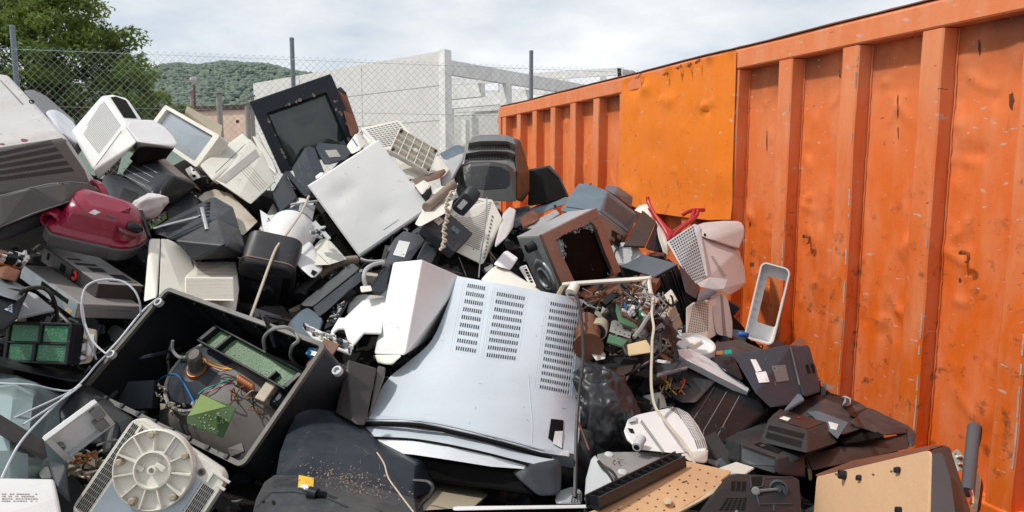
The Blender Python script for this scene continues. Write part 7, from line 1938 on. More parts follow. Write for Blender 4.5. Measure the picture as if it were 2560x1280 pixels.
ring_loft(bm,[[a + ax * z + (e1 * math.cos(k * .39) + e2 * math.sin(k * .39)) * r for k in range(16)] for r,z in ((.03,0),(.034,.02),(.034,.09),(.05,.11),(.045,.13),(.04,.14),(.055,.2))]); t.part('coil',bm,'pcb_brown')
t.part('clamp',hp(cH,[(240,740,2.5),(330,715,2.53),(368,750,2.5),(365,790,2.47),(290,808,2.45),(300,760,2.6)],.004),'cream')
t.part('funnel',hp(cH,[(200,650,2.55),(300,640,2.58),(320,690,2.54),(280,740,2.5),(215,720,2.5),(260,690,2.7)],.012,3),'beige')
t = Thing('round_capacitor','dark round capacitor can lying left of the shiny tuner box','capacitor')
bm = bmesh.new(); a,b = U(cH(305,575),2.55),U(cH(325,520),2.64); cyl(bm,a,b,.033,.031,20); cyl(bm,a + (a - b).normalized() * .0005,a + (a - b).normalized() * .002,.027,.027,20,1); t.part('can',bm,['tan','black'])
t = Thing('disc_drive','grey disc drive hanging with torn yellow and brown wires','disc drive')
t.part('case',hp(cH,[(745,850,2.58),(960,800,2.66),(1022,840,2.58),(1022,880,2.56),(785,935,2.44),(782,905,2.46),(900,860,2.8)],.004,2),'charcoal')
t.part('front_strip',slab(cH,[(782,902,2.45),(1022,845,2.57),(1022,868,2.56),(786,930,2.43)],.01,.002),'mid_grey')
rgw = random.Random(70)
for k in range(16):
 x,y = rgw.uniform(830,1010),rgw.uniform(930,1010); bm = bmesh.new(); tube(bm,smooth_path([U(cH(x,y),2.6),U(cH(x + rgw.uniform(-40,40),y + 30),2.56),U(cH(x + rgw.uniform(-60,60),y + rgw.uniform(30,110)),2.55)],5),.0032,5)
 t.part('wire',bm,rgw.choice(('yellow','copper','maroon','cable_grey','cable_black','wood_rust')))
t.part('yellow_clip',hp(cH,[(835,960,2.54),(850,962,2.54),(888,1010,2.52),(880,1018,2.52),(860,990,2.58)],.002),'yellow')
t.part('drive_motor',hp(cH,[(880,985,2.56),(940,970,2.6),(1010,985,2.6),(1000,1030,2.55),(900,1040,2.53),(950,1000,2.7)],.006),'warm_grey')
# tangle: uncountable small scrap in this pocket
rgw = random.Random(123); t = Thing('scrap_tangle','tangle of brown broken electronic scrap and loose wires right of the silver television','electronic scrap',kind='stuff')
bm = bmesh.new(); mats = ['pcb_brown','black_brown','tan','black','label_grey','wood_rust','steel','cable_grey','black_brown','beige_rusty']
for k in range(190):
 x,y = rgw.uniform(180,900),rgw.uniform(190,880)
 if x < 320 and y < 300: continue
 if y < 300 and x > 740: continue
 if 400 < x < 560 and y < 260: y += 200
 d = 2.66 + (500 - y) * .0004 + rgw.uniform(.06,.25); s_ = rgw.uniform(.012,.05); P = U(cH(x,y),d); a3 = Vector((rgw.gauss(0,1),rgw.gauss(0,1),rgw.gauss(0,1))).normalized(); b3 = a3.orthogonal().normalized(); c3 = a3.cross(b3)
 la,lb_,lc = s_,s_ * rgw.uniform(.2,.9),s_ * rgw.uniform(.08,.5)
 hull_into(bm,[P + a3 * la * i + b3 * lb_ * j + c3 * lc * l for i in (-1,1) for j in (-1,1) for l in (-1,1)],0,1,1,rgw.randrange(len(mats)))
for k in range(110):
 x,y = rgw.uniform(200,900),rgw.uniform(230,860); d = 2.66 + rgw.uniform(-.05,.12)
 tube(bm,smooth_path([U(cH(x + rgw.uniform(-70,70) * (i > 0),y + rgw.uniform(-60,60) * (i > 0)),d + rgw.uniform(-.03,.03)) for i in range(4)],4),rgw.choice((.0022,.003,.004)),5,rgw.choice((1,2,3,3,5,7,7,0)))
t.part('scrap',bm,mats)
cable('thick_cable','dark grey cable hanging from the beige angle bar through the clutter',cH,[(590,268,2.8),(660,275,2.72),(735,300,2.68),(740,400,2.62),(690,480,2.58),(640,560,2.56),(590,620,2.54)],.008,'cable_grey')
cable('beige_cable','long pale cord hanging over the clutter and the white vented monitor',cH,[(745,300,2.64),(735,430,2.58),(750,540,2.52),(738,640,2.46),(735,760,2.42),(730,900,2.38),(735,1050,2.33),(765,1180,2.28),(830,1270,2.18),(900,1360,2.10),(985,1460,2.06),(1050,1560,2.02),(1080,1650,2.0)],.005,'cable_beige',cat='cord')
cable('brown_cord','dark cable from the clutter down across the rolled black sheet',cH,[(800,590,2.5),(805,680,2.48),(790,760,2.46),(700,820,2.44),(600,880,2.46),(500,940,2.5)],.005,'cable_black')
# small parts by the container
t = Thing('monitor','beige monitor with oblong perforations below the latticed monitor','monitor')
h = t.part('housing',hp(cH,[(1010,370,3.2),(1060,335,3.3),(1180,325,3.4),(1250,300,3.5),(1262,600,3.3),(1180,650,3.15),(1000,600,3.05),(1200,500,3.8)],.02,3,10),'cream')
h.bvh(); t.part('perforation',slots(h,cq(cH,(1060,355),(1190,335),(1185,570),(1010,600)),9,18,.6,.45),'slot')
b = t.part('bezel',hp(cH,[(1185,250,3.5),(1260,238,3.6),(1345,300,3.6),(1385,500,3.5),(1375,640,3.4),(1250,600,3.25),(1215,420,3.35),(1330,500,3.9)],.014,3,10),'pinkish')
t.part('ribbed_edge',slots(b,cq(cH,(1280,270),(1300,285),(1335,620),(1300,610)),1,26,.9,.5),'slot_soft')
t = Thing('bezel_frame','white plastic frame leaning open against the orange container','frame')
fr = fit3(cH(1848,72),cH(1612,8),cH(1700,690),cH(1905,110),3.45); a_,b_ = fr.L[0],fr.L[1]; dz = max(.05,min(.10,fr.L[2]))
fr = Frame(fr.o,fr.x * a_,fr.y * b_,fr.z * dz)
th = .007
outer = rrect(a_,b_,.03,4); inner = [(th + p[0],th + p[1]) for p in rrect(a_ - 2 * th,b_ - 2 * th,.024,4)]
t.part('side_wall',frame_prism(fr,outer,inner,0,dz),'white')
hole = [(a_ * .09 + p[0],b_ * .16 + p[1]) for p in rrect(a_ * .64,b_ * .62,.01,4)]
t.part('front_plate',frame_prism(fr,[(.0005 + p[0] * .998,.0005 + p[1] * .998) for p in inner],hole,dz - .008,dz - .001),'white')
bb = bmesh.new()
for k in range(8): fr.mbox(a_ * .76,a_ - th,b_ * (.1 + k * .1),b_ * (.1 + k * .1) + .003,dz * .45,dz - .0085,0,bb)
t.part('stiffening_rib',bb,'white')
bm = bmesh.new(); cyl(bm,U(cH(1425,590),3.02),U(cH(1505,602),3.02),.011,sides=10); t.part('blue_tab',bm,plastic('deep_blue',(.01,.09,.36),.4))
t = Thing('pot_lid','round white plastic cap lying beside the teal lighter on the dark monitor','cap')
p0 = U(cH(1078,665),2.92); nn_ = Vector((.08,-.28,.95)).normalized(); e1 = nn_.orthogonal().normalized(); e2 = nn_.cross(e1)
bm = bmesh.new(); ring_loft(bm,[[p0 + (e1 * math.cos(q) + e2 * math.sin(q)) * r + nn_ * z for q in [k * math.pi / 18 for k in range(36)]] for r,z in ((.094,-.07),(.086,.0),(.080,.003),(.078,-.012),(.02,-.015))]); t.part('cap',bm,'white')
t.part('inner_ridge',hull([p0 + e1 * (a) + e2 * (b) + nn_ * c_ for a in (-.05,.05) for b in (-.008,.008) for c_ in (-.018,.002)],.003),'cream')
t = Thing('lighter','teal and amber plastic connector lying on the dark monitor top','connector')
bm = bmesh.new(); t.part('teal_part',hp(cH,[(1312,718,2.80),(1378,713,2.82),(1380,750,2.80),(1315,762,2.78),(1340,740,2.84)],.004),'teal')
t.part('amber_part',hp(cH,[(1245,728,2.78),(1310,720,2.80),(1312,758,2.78),(1250,762,2.76),(1280,745,2.82)],.004),'orange_wire')
t = Thing('lid','long curved white lid lying across the corner of the grooved black television','lid')
rows = [[(940,715,2.72),(1040,712,2.78),(1160,770,2.80),(1300,862,2.80),(1420,950,2.78),(1512,1030,2.74)],[(955,760,2.66),(1010,800,2.66),(1120,855,2.66),(1280,940,2.66),(1400,1000,2.68),(1500,1055,2.70)]]
bm,V,G = curved(cH,rows,0,n=30,m=6); skirt(bm,V,Vector((.004,.02,-.03))); t.part('lid',bm,'cool_white')
t = Thing('television','black television box with three long grooves on its dark side','television')
h = t.part('housing',hull([U((x,y_),d) for x,y_,d in ((1795,948,2.72),(1850,975,2.73),(1917,1017,2.70),(1908,1043,2.66),(1815,1112,2.46),(1783,1150,2.38),(1700,1120,2.36),(1722,1040,2.48),(1720,905,2.85),(1680,985,2.6),(1850,1100,3.0))],.010,3,6),'black')
h.bvh(); bb = bmesh.new()
for k in range(3): line_on(h,[cI(1300 + 105 * k,225 + 40 * k),cI(1110 + 100 * k,520 + 75 * k),cI(1120 + 88 * k,560 + 75 * k)],.0016,10,bb)
t.part('groove',bb,'mid_grey')
t.part('dusty_top',hull([U((x,y_),d) for x,y_,d in ((1712,905,2.78),(1800,948,2.70),(1790,962,2.66),(1745,1010,2.5),(1700,1010,2.48),(1670,990,2.55),(1740,960,2.9))],.02,3),'black_dusty')
t = Thing('monitor','large dark grey monitor with white stickers wedged against the container','monitor')
h = t.part('housing',hp(cH,[(1385,760,2.88),(1450,740,2.98),(1640,890,2.86),(1705,810,2.98),(1830,680,3.1),(1845,700,3.08),(1950,1110,2.86),(1860,1160,2.78),(1690,1185,2.66),(1560,1070,2.66),(1450,900,2.78),(1800,900,3.5)],.03,4,9),'charcoal_blue')
t.part('top_case',hp(cH,[(1155,700,3.02),(1240,660,3.12),(1430,632,3.2),(1560,690,3.2),(1735,765,3.1),(1645,888,2.9),(1530,790,2.92),(1390,755,2.93),(1180,770,2.9),(1450,750,3.6)],.014,3,10),'black_dusty')
gp = t.part('grille_side',hp(cH,[(1180,778,2.87),(1385,758,2.87),(1440,860,2.78),(1480,980,2.72),(1300,880,2.74),(1350,850,3.0)],.012,2),'black')
h.bvh(); gp.bvh(); t.part('grille',slots(gp,cq(cH,(1195,785),(1375,768),(1430,900),(1320,860)),20,10,.5,.5),'charcoal')
rb = t.part('rear_box',hp(cH,[(1832,682,3.08),(1975,668,3.2),(2000,700,3.18),(2092,1062,2.98),(1945,1112,2.84),(2000,900,3.5)],.012,3),'charcoal_blue')
h.bvh()
for q in (((1520,798),(1565,800),(1612,890),(1566,902)),((1560,905),(1645,895),(1672,978),(1590,988))): t.part('sticker',decal(h,cq(cH,*q),.003,3),'label')
t.part('engraved_plate',decal(h,cq(cH,(1690,850),(1800,840),(1830,965),(1730,980)),.002,3),'mid_grey')
rb.bvh(); t.part('square_hole',slots(rb,cq(cH,(1950,835),(2035,825),(2050,905),(1975,915)),2,1,.6,.9),'slot')
t.part('antenna_slot',line_on(rb,[cH(1845,700),cH(1945,1105)],.006,8),'black_brown')
t = Thing('comb_grille','black rubble of a broken comb grille behind the white plastic frame','grille')
h = t.part('grille',hp(cH,[(1700,660,3.15),(1760,640,3.22),(1830,690,3.15),(1770,750,3.05),(1710,720,3.08),(1760,700,3.3)],.004),'black')
t.part('spike',hp(cH,[(1918,612,3.3),(1945,640,3.28),(1990,670,3.2),(1830,690,3.15),(1900,660,3.4)],.002),'wood_rust')
t = Thing('thin_plate','thin slanted black plate edge between the stickered monitor and the domed television','plate')
t.part('plate',slab(cI,[(1890,412,2.62),(2000,282,2.75),(2030,290,2.75),(2060,330,2.7),(1910,420,2.6)],.01,.002),'slate')
# white vented monitor
t = Thing('monitor','white monitor rear with curved rows of vents and a power socket below the rubbish bag','monitor')
h = t.part('housing',hp(cI,[(565,495,2.26),(640,460,2.32),(960,380,2.44),(1000,395,2.44),(1090,455,2.42),(1170,560,2.36),(1225,660,2.28),(1250,745,2.20),(1235,770,2.16),(1000,782,2.08),(700,778,2.08),(640,762,2.08),(560,680,2.14),(528,620,2.17),(900,600,2.8)],.012,3,14),'white_mon' if 'white_mon' in M else 'white')
t.part('bezel_side',hp(cI,[(1005,790,2.07),(1235,775,2.155),(1252,750,2.19),(1245,860,2.12),(1215,875,2.10),(1100,860,2.05),(1200,820,2.4)],.01,3),'cream')
h.bvh(); bb = bmesh.new()
cvp = [(965,385),(1075,460),(1150,570),(1205,670),(1230,745)]
for row in range(5):
 off = row * -17
 P = [(x + off * 1.0,y + 5 * row * .4) for x,y in cvp]
 for a,b2 in zip(P[:-1],P[1:]):
  for k in range(9):
   x = a[0] + (b2[0] - a[0]) * k / 9; y = a[1] + (b2[1] - a[1]) * k / 9; decal(h,cq(cI,(x - 6,y - 2),(x + 6,y - 2),(x + 6,y + 3),(x - 6,y + 3)),.0015,1,bb)
for k in range(24):
 x = 680 + 8 * k; y = 505 + 11.2 * k; decal(h,cq(cI,(x - 4,y + 26),(x + 8,y),(x + 12,y + 3),(x,y + 30)),.0015,1,bb)
t.part('vent_slots',bb,'slot_soft')
t.part('power_socket',decal(h,cq(cI,(567,578),(612,583),(628,622),(590,615)),.002,2),'slot')
bm = bmesh.new(); a,b = U(cI(645,735),2.06),U(cI(685,662),2.10); cyl(bm,a,b,.014,.016,12); cyl(bm,a + (a - b) * .02,a + (a - b) * .04,.009,.009,10,1); t.part('cable_sleeve',bm,['light_grey','slot'])
t.part('edge_step',hp(cI,[(565,498,2.25),(655,478,2.28),(650,510,2.24),(570,530,2.21),(610,500,2.4)],.006),'light_grey')
t = Thing('metal_appliance','brushed metal appliance base with round feet and a rounded white side','appliance')
h = t.part('metal_plate',hp(cI,[(300,795,2.04),(380,778,2.08),(560,768,2.10),(1070,782,2.18),(1075,800,2.16),(940,850,2.06),(720,960,1.94),(500,1010,1.88),(440,990,1.88),(330,870,1.98),(700,900,2.3)],.006,2,12),'steel')
t.part('side_shell',hp(cI,[(258,830,2.02),(295,792,2.05),(340,880,1.96),(440,1000,1.87),(475,1020,1.87),(460,1120,1.84),(300,1190,1.84),(200,1190,1.88),(215,1000,1.96),(350,1050,2.2)],.02,4,12),'light_grey')
for x,y in ((410,800),(525,948),(1015,805)):
 P = h.hit(cI(x,y),0)
 if P:
  bm = bmesh.new(); u3 = Vector((0,-.25,.97)).normalized(); e1 = u3.orthogonal().normalized(); e2 = u3.cross(e1)
  ring_loft(bm,[[P + (e1 * math.cos(q) + e2 * math.sin(q)) * r + u3 * z for q in [k * math.pi / 10 for k in range(20)]] for r,z in ((.013,0),(.013,.003),(.009,.005),(.004,.006))],cap0=False); t.part('foot',bm,'light_grey')
bb = bmesh.new(); rg = random.Random(3)
for k in range(26):
 q = rg.uniform(0,6.28); r_ = rg.choice((12,26,40,50)); x,y = 495 + r_ * math.cos(q),862 + r_ * .6 * math.sin(q); decal(h,cq(cI,(x,y),(x + 6,y),(x + 6,y + 5),(x,y + 5)),.0015,1,bb)
t.part('vent_holes',bb,'slot')
for pts in ([(320,855),(350,900),(400,950),(440,1010)],[(325,850),(360,885),(430,930),(470,980),(490,1040)],[(700,950),(715,905),(750,890),(790,895)],[(700,955),(720,920),(770,910),(800,930)]):
 bm = bmesh.new(); tube(bm,smooth_path([U(cI(x,y),1.90 + (1000 - y) * .0006 - .03) for x,y in pts],5),.0035,6); t.part('wire',bm,'cable_black')
# chipboard panel
t = Thing('chipboard_panel','perforated tan chipboard panel with broken edge and a black ribbed rail','board')
pnl = slab(cI,[(1065,848,1.98),(1445,932,2.02),(1432,960,1.99),(1360,1015,1.94),(1385,1040,1.92),(1200,1150,1.82),(960,1290,1.71),(200,1290,1.62),(340,1240,1.66)],.016,.002)
h = t.part('panel',pnl,'fibreboard'); h.bvh()
t.part('raw_edge',slab(cI,[(1360,1030,1.925),(1386,1042,1.915),(1384,1072,1.905),(1180,1190,1.80),(950,1310,1.70),(945,1290,1.705),(1180,1160,1.81)],.008,.001),'chipboard_edge')
bb = bmesh.new()
for r_ in range(4):
 for k in range(12):
  x,y = 1175 - 85 * k + r_ * 70,925 + 42 * k + r_ * 30 + (k % 2) * 10
  if 350 < x < 1380 and y < 1275 and (y - 848) < (x * -.48 + 1560) * .9: decal(h,cq(cI,(x - 11,y),(x,y - 6),(x + 12,y),(x,y + 6)),.0012,1,bb)
t.part('peg_hole',bb,'wood_rust')
t.part('long_slot',slots(h,cq(cI,(1020,1030),(1075,1015),(1070,1025),(1025,1040)),1,1,.9,.9),'wood_rust')
t.part('wood_block',hp(cI,[(862,1165,1.75),(905,1152,1.77),(952,1165,1.75),(945,1215,1.73),(870,1220,1.72),(905,1180,1.8)],.004),'chipboard_edge')
fr = fit3(cI(340,1245),cI(1066,882),cI(215,1222),cI(345,1275),1.63)
t.part('rail_base',slab(cI,[(215,1222,1.66),(975,840,2.00),(1066,880,1.955),(340,1248,1.62)],.006,.001),'black')
def wedge(pts,hgt=.02): pass
A0,A1,B0,B1 = U(cI(215,1222),1.655),U(cI(975,838),1.995),U(cI(340,1246),1.615),U(cI(1066,880),1.95)
nu_ = (A1 - A0).cross(B0 - A0).normalized()
if nu_.dot(EYE - A0) < 0: nu_ = -nu_
for a,b,nm in ((A0,A1,'rail_wall'),(B0,B1,'rail_wall')):
 sd = (B0 - A0).normalized() * .005 * (1 if a is A0 else -1)
 t.part(nm,hull([a + nu_ * z + s2 for z in (.0,.024) for s2 in (Vector((0,0,0)),sd)] + [b + nu_ * z + s2 for z in (.0,.024) for s2 in (Vector((0,0,0)),sd)],.001),'black_brown')
for k in range(13):
 u = (k + .3) / 13; a = A0.lerp(A1,u) + (B0 - A0).normalized() * .0052; b = B0.lerp(B1,u + .012) - (B0 - A0).normalized() * .0052; dd_ = (A1 - A0).normalized() * .003
 t.part('rail_rib',hull([p + nu_ * z + s2 for p in (a,b) for z in (.001,.021) for s2 in (Vector((0,0,0)),dd_)],0),'black')
t = Thing('white_card','cream plastic card sticking out behind the broken chipboard corner','card')
t.part('card',slab(cI,[(1340,905,2.12),(1480,855,2.18),(1640,905,2.18),(1560,962,2.1),(1450,955,2.06)],.006,.002),'cream')
t.part('blue_grey_edge',hp(cI,[(1240,825,2.2),(1350,855,2.24),(1340,898,2.18),(1245,870,2.14),(1300,860,2.3)],.004),'slate')
# black television with round knob
t = Thing('television','black television back with a round knob arm and square vents right of the chipboard','television')
h = t.part('housing',hp(cI,[(1385,990,1.95),(1480,962,2.0),(1700,968,2.02),(1990,985,2.0),(2020,1010,1.98),(2035,1300,1.82),(1140,1310,1.72),(1250,1180,1.8),(1380,1060,1.88),(1800,1150,2.3)],.008,2,8),'black'); h.bvh()
t.part('vent_slots',slots(h,cq(cI,(1440,1020),(1575,1025),(1565,1110),(1430,1105)),3,7,.8,.45),'void')
bb = slots(h,cq(cI,(1400,1160),(1580,1160),(1560,1270),(1330,1270)),5,6,.75,.45); t.part('lower_vent',bb,'void')
bb = bmesh.new()
for q in ([(1605,985),(1610,1080),(1700,1070),(1720,1000),(1995,990)],[(1650,1120),(1680,1220),(1990,1215)],[(1800,1225),(1802,1290)]): line_on(h,[cI(*p) for p in q],.003,8,bb)
t.part('moulded_edge',bb,'charcoal')
kc = h.hit(cI(1840,1088),0)
if kc:
 n3 = (EYE - kc).normalized(); e1 = n3.orthogonal().normalized(); e2 = n3.cross(e1)
 bm = bmesh.new(); ring_loft(bm,[[kc + n3 * z + (e1 * math.cos(k * .314) + e2 * math.sin(k * .314)) * r for k in range(20)] for r,z in ((.026,-.01),(.025,.012),(.020,.014),(.018,.006),(.010,.006),(.008,.012))],cap0=False); t.part('round_knob',bm,'charcoal')
 k2 = h.hit(cI(1650,1105),0); bm = bmesh.new(); tube(bm,[kc + n3 * .006,k2 + n3 * .012],.0045,8); ring_loft(bm,[[k2 + n3 * z + (e1 * math.cos(k * .4488) + e2 * math.sin(k * .4488)) * r for k in range(14)] for r,z in ((.012,0),(.011,.018),(.008,.02))],cap0=False); t.part('knob_arm',bm,'mid_grey')
t.part('notch',decal(h,cq(cI,(1610,990),(1700,985),(1705,1060),(1612,1075)),.002,2),'void')
t.part('small_lever',hp(cI,[(1470,1275,1.70),(1485,1255,1.71),(1505,1270,1.71),(1505,1300,1.69),(1468,1300,1.69),(1488,1280,1.75)],.003),'mid_grey')
# black television combination with hump
t = Thing('television','black television lying face down with a louvred brown topped hump and control panel','television')
h = t.part('housing',hp(cJ,[(190,682,2.44),(330,610,2.58),(520,530,2.72),(1085,715,2.58),(745,808,2.34),(610,838,2.26),(322,728,2.33),(600,965,2.20),(200,850,2.36),(330,880,2.27),(820,820,2.3),(900,900,2.9)],.008,2,8),'black_soft' if 'black_soft' in M else 'black_brown'); h.bvh()
t.part('front_panel',hp(cJ,[(598,838,2.24),(740,812,2.32),(825,820,2.33),(835,870,2.31),(850,1000,2.26),(780,990,2.24),(600,968,2.17),(700,900,2.5)],.008,2),'black')
hm = t.part('hump',hull([U(cJ(x,y),d) for x,y,d in ((540,528,2.55),(628,448,2.70),(1005,555,2.66),(850,618,2.40),(470,692,2.42),(480,712,2.40),(850,800,2.24),(1085,718,2.50),(600,600,2.8),(900,700,2.9))],.008,3,6),'black_soft' if 'black_soft' in M else 'black_brown'); hm.bvh()
t.part('hump_top',decal(hm,cq(cJ,(548,524),(632,456),(992,556),(850,610)),.002,4),'black_brown')
bb = slots(hm,cq(cJ,(545,575),(830,645),(815,690),(530,618)),30,1,.55,.9); slots(hm,cq(cJ,(530,628),(812,702),(800,765),(515,680)),30,1,.55,.9,bm=bb); t.part('louvre',bb,'slot')
t.part('label',decal(hm,cq(cJ,(625,532),(662,515),(718,532),(690,554)),.004,2),'cream')
t.part('red_seal',decal(hm,cq(cJ,(762,524),(778,516),(796,524),(780,534)),.004,1),'red')
bb = slots(h,cq(cJ,(335,735),(600,835),(590,850),(335,758)),24,1,.55,.9); t.part('vent_teeth',bb,'slot')
bb = decal(h,cq(cJ,(425,735),(470,715),(655,775),(620,805)),.002,3); t.part('socket_panel',bb,'slot')
t.part('control_recess',decal(h,cq(cJ,(465,742),(500,735),(520,750),(480,760)),.004,1),'charcoal')
t.part('panel_seam',line_on(h,[cJ(318,726),cJ(316,880)],.0022,8),'slot')
t.part('grey_panel',decal(h,cq(cJ,(335,762),(585,862),(590,905),(330,885)),.002,4),'charcoal')
t.part('small_knob',hp(cJ,[(300,655,2.5),(330,648,2.52),(372,672,2.50),(365,690,2.47),(340,690,2.46),(340,665,2.6)],.004),'black')
t = Thing('television','domed dark television with a broken hole and grilled top behind the louvred hump','television')
h = t.part('housing',hp(cJ,[(650,470,2.90),(720,420,2.96),(800,375,3.02),(930,332,3.08),(1030,328,3.1),(1130,350,3.1),(1250,395,3.06),(1320,432,3.0),(1400,560,2.74),(1180,560,2.66),(1090,690,2.5),(1000,560,2.64),(1200,600,3.3)],.03,5,9),'black_dusty'); h.bvh()
t.part('slate_strip',decal(h,cq(cJ,(845,475),(930,470),(1172,560),(1085,685)),.002,5),'slate')
t.part('grille',slots(h,cq(cJ,(930,350),(1020,335),(1270,400),(1180,440)),26,10,.5,.5),'slot')
t.part('label',decal(h,cq(cJ,(1012,555),(1092,578),(1065,650),(1040,640)),.004,2),'label')
t.part('broken_rear',hp(cJ,[(1175,545,2.68),(1320,430,2.92),(1390,450,2.92),(1650,600,2.84),(1640,645,2.78),(1450,665,2.66),(1350,585,2.68),(1185,592,2.64),(1400,600,3.2)],.012,3,14),'black_dusty')
t.part('hole',slab(cJ,[(1100,690,2.60),(1185,592,2.70),(1260,600,2.70),(1350,588,2.72),(1455,665,2.64),(1300,700,2.56),(1130,725,2.52)],.01,0),'void')
t.part('recess_frame',hp(cJ,[(1165,488,2.78),(1320,435,2.92),(1345,455,2.9),(1225,520,2.76),(1280,480,3.0)],.004),'black')
t.part('side_rail',hp(cJ,[(1320,432,3.0),(1650,580,2.90),(1715,640,2.84),(1700,750,2.74),(1655,755,2.74),(1640,640,2.8),(1560,570,2.86),(1600,650,3.1)],.008,2),'slate_dark' if 'slate_dark' in M else 'charcoal')
bb = bmesh.new(); P = [h.hit(cJ(x,y),.006) for x,y in ((1120,352),(1180,370),(1180,400),(1120,435),(1165,440),(1190,420),(1190,365),(1150,345))]
if all(P): bb.faces.new([bb.verts.new(p) for p in P]); t.part('tape_hook',bb,'light_grey')
t.part('front_bezel',hp(cJ,[(840,815,2.40),(1100,745,2.54),(1600,650,2.78),(1630,655,2.78),(1648,760,2.70),(1400,815,2.55),(1100,890,2.4),(885,935,2.30),(860,870,2.35),(1300,800,2.9)],.01,3,8),'black_brown')
t.part('bezel_corner',hp(cJ,[(830,820,2.38),(885,935,2.29),(890,1010,2.22),(860,1030,2.2),(845,930,2.28),(880,960,2.4)],.006),'black_brown')
# fibreboard back television
t = Thing('television','television with a large tan fibreboard back and dark grey side at the bottom right','television')
fr = fit2(cJ(922,985),cJ(1812,775),cJ(888,1400),cJ(1825,1400),1.98,.02,(.03,-.05)); a_,b_ = fr.L[0],fr.L[1]
o = [(p[0],p[1]) for p in rrect(a_,b_,.012,4)]
bm = bmesh.new(); ring_loft(bm,[[fr.M(p[0],p[1],z) for p in o] for z in (.0,.005)],smooth=False); pnl = t.part('back_panel',bm,'fibreboard_c' if 'fibreboard_c' in M else 'fibreboard')
t.part('top_edge',hp(cJ,[(905,975,2.01),(1205,890,2.06),(1215,855,2.10),(1815,735,2.20),(1970,728,2.25),(1815,775,2.14),(925,990,1.99),(1300,900,2.4)],.004,2),'wood_rust')
t.part('side_case',hp(cJ,[(1812,742,2.20),(1968,730,2.26),(2060,940,2.16),(2160,1290,2.0),(2050,1330,1.94),(1830,1330,1.94),(1812,780,2.13),(1950,1100,2.4)],.012,3,8),'warm_dark' if 'warm_dark' in M else 'black_brown')
t.part('grey_strip',slab(cJ,[(1782,812,2.03),(1900,788,2.07),(1925,810,2.06),(1985,1000,2.0),(2028,1290,1.88),(1830,1290,1.86),(1800,900,2.0)],.012,.003),'slate_grey' if 'slate_grey' in M else 'mid_grey')
pnl.bvh()
for i,(x,y) in enumerate(((1150,975),(1265,995),(1570,935),(1580,1250))):
 P = pnl.hit(cJ(x,y),0)
 if not P: continue
 n3 = -fr.z
 bm = bmesh.new()
 if i == 0: ring_loft(bm,[[P + n3 * z + (fr.x * math.cos(k * .39) + fr.y * math.sin(k * .39)) * r for k in range(16)] for r,z in ((.0115,-.004),(.0115,.016),(.008,.017),(.007,.013))],cap0=False)
 else: hull_into(bm,[P + n3 * z + fr.x * x_ + fr.y * y_ for x_ in (-.010,.012) for y_ in (-.006,.006) for z in (0,.008)],.003,2)
 t.part('clip',bm,'black')
bb = bmesh.new()
for x,y in ((1372,968),(1078,965),(1240,1005),(1515,942)):
 decal(pnl,cq(cJ,(x - 12,y),(x,y - 8),(x + 12,y),(x,y + 8)),.0015,1,bb)
t.part('hole',bb,'wood_rust')
# pole and circuit box by the container
t = Thing('foam_pole','dark grey foam covered pole standing in front of the container at the lower right','pole')
bm = bmesh.new(); a,b = U(cJ(2112,1110),2.42),U(cJ(2165,595),2.70); cyl(bm,a,b,.0215,.0225,24); t.part('pole',bm,'slate_grey' if 'slate_grey' in M else 'charcoal')
bm = bmesh.new(); d_ = (b - a).normalized(); cyl(bm,b + d_ * .0005,b + d_ * .003,.016,.014,16); t.part('hollow_end',bm,'light_grey')
bm = bmesh.new(); s3 = Vector((1,.1,0)); tube(bm,smooth_path([b + s3 * .015 + d_ * .01,b + s3 * .028,b + s3 * .031 - d_ * .05,b + s3 * .026 - d_ * .12],5),.004,6); t.part('cable_loop',bm,'cable_black')
t = Thing('circuit_box','pale green metal chassis with circuit boards behind the foam covered pole','chassis')
h = t.part('upper_board',slab(cJ,[(1992,800,2.62),(2035,765,2.66),(2090,830,2.64),(2085,930,2.58),(2050,935,2.56),(2010,860,2.58)],.006,0),plastic('pale_board',(.48,.54,.48),.5,dirt=.3))
bm,mm = components(h,cq(cJ,(2010,800),(2070,820),(2070,910),(2030,890)),14,random.Random(2),.004,.012,.01,['charcoal','cream','copper']); t.part('component',bm,mm)
t.part('chassis',hp(cJ,[(2150,960,2.50),(2195,955,2.54),(2225,1010,2.52),(2185,1270,2.36),(2150,1265,2.34),(2130,1100,2.42),(2190,1100,2.6)],.004),plastic('pale_green',(.36,.46,.42),.45,dirt=.35,metal=.2))
t.part('rear_black',hp(cJ,[(2225,990,2.56),(2240,1060,2.54),(2215,1260,2.42),(2185,1290,2.38),(2200,1100,2.5),(2230,1100,2.7)],.004),'black')
for k,mt in enumerate(('red','maroon','cable_grey','yellow')):
 bm = bmesh.new(); tube(bm,smooth_path([U(cJ(2130 + 6 * k,1090),2.38),U(cJ(2145 + 3 * k,1140),2.37),U(cJ(2138 + 6 * k,1200),2.35)],4),.0035,5); t.part('wire',bm,mt)
t = Thing('switch_strip','white strip with a row of black switches between the cream shell and the microwave','switch')
h = t.part('strip',slab(cG,[(478,852,2.95),(532,836,2.98),(612,1005,2.85),(590,1030,2.83)],.012,.002),'cream')
bb = slots(h,cq(cG,(512,870),(535,866),(588,985),(562,990)),1,5,.9,.7); t.part('switch',bb,'slot')
t.part('blue_print',slots(h,cq(cG,(500,855),(530,850),(532,862),(502,868)),3,1,.7,.8),'blue')
t = Thing('kettle_shell','cream appliance shell with a white square spout left of the microwave','shell')
t.part('body',hp(cG,[(155,950,2.80),(260,840,2.95),(330,830,2.98),(500,930,2.92),(640,1040,2.85),(700,1080,2.78),(500,1060,2.72),(200,980,2.75),(450,950,3.3)],.03,4,12),'cream')
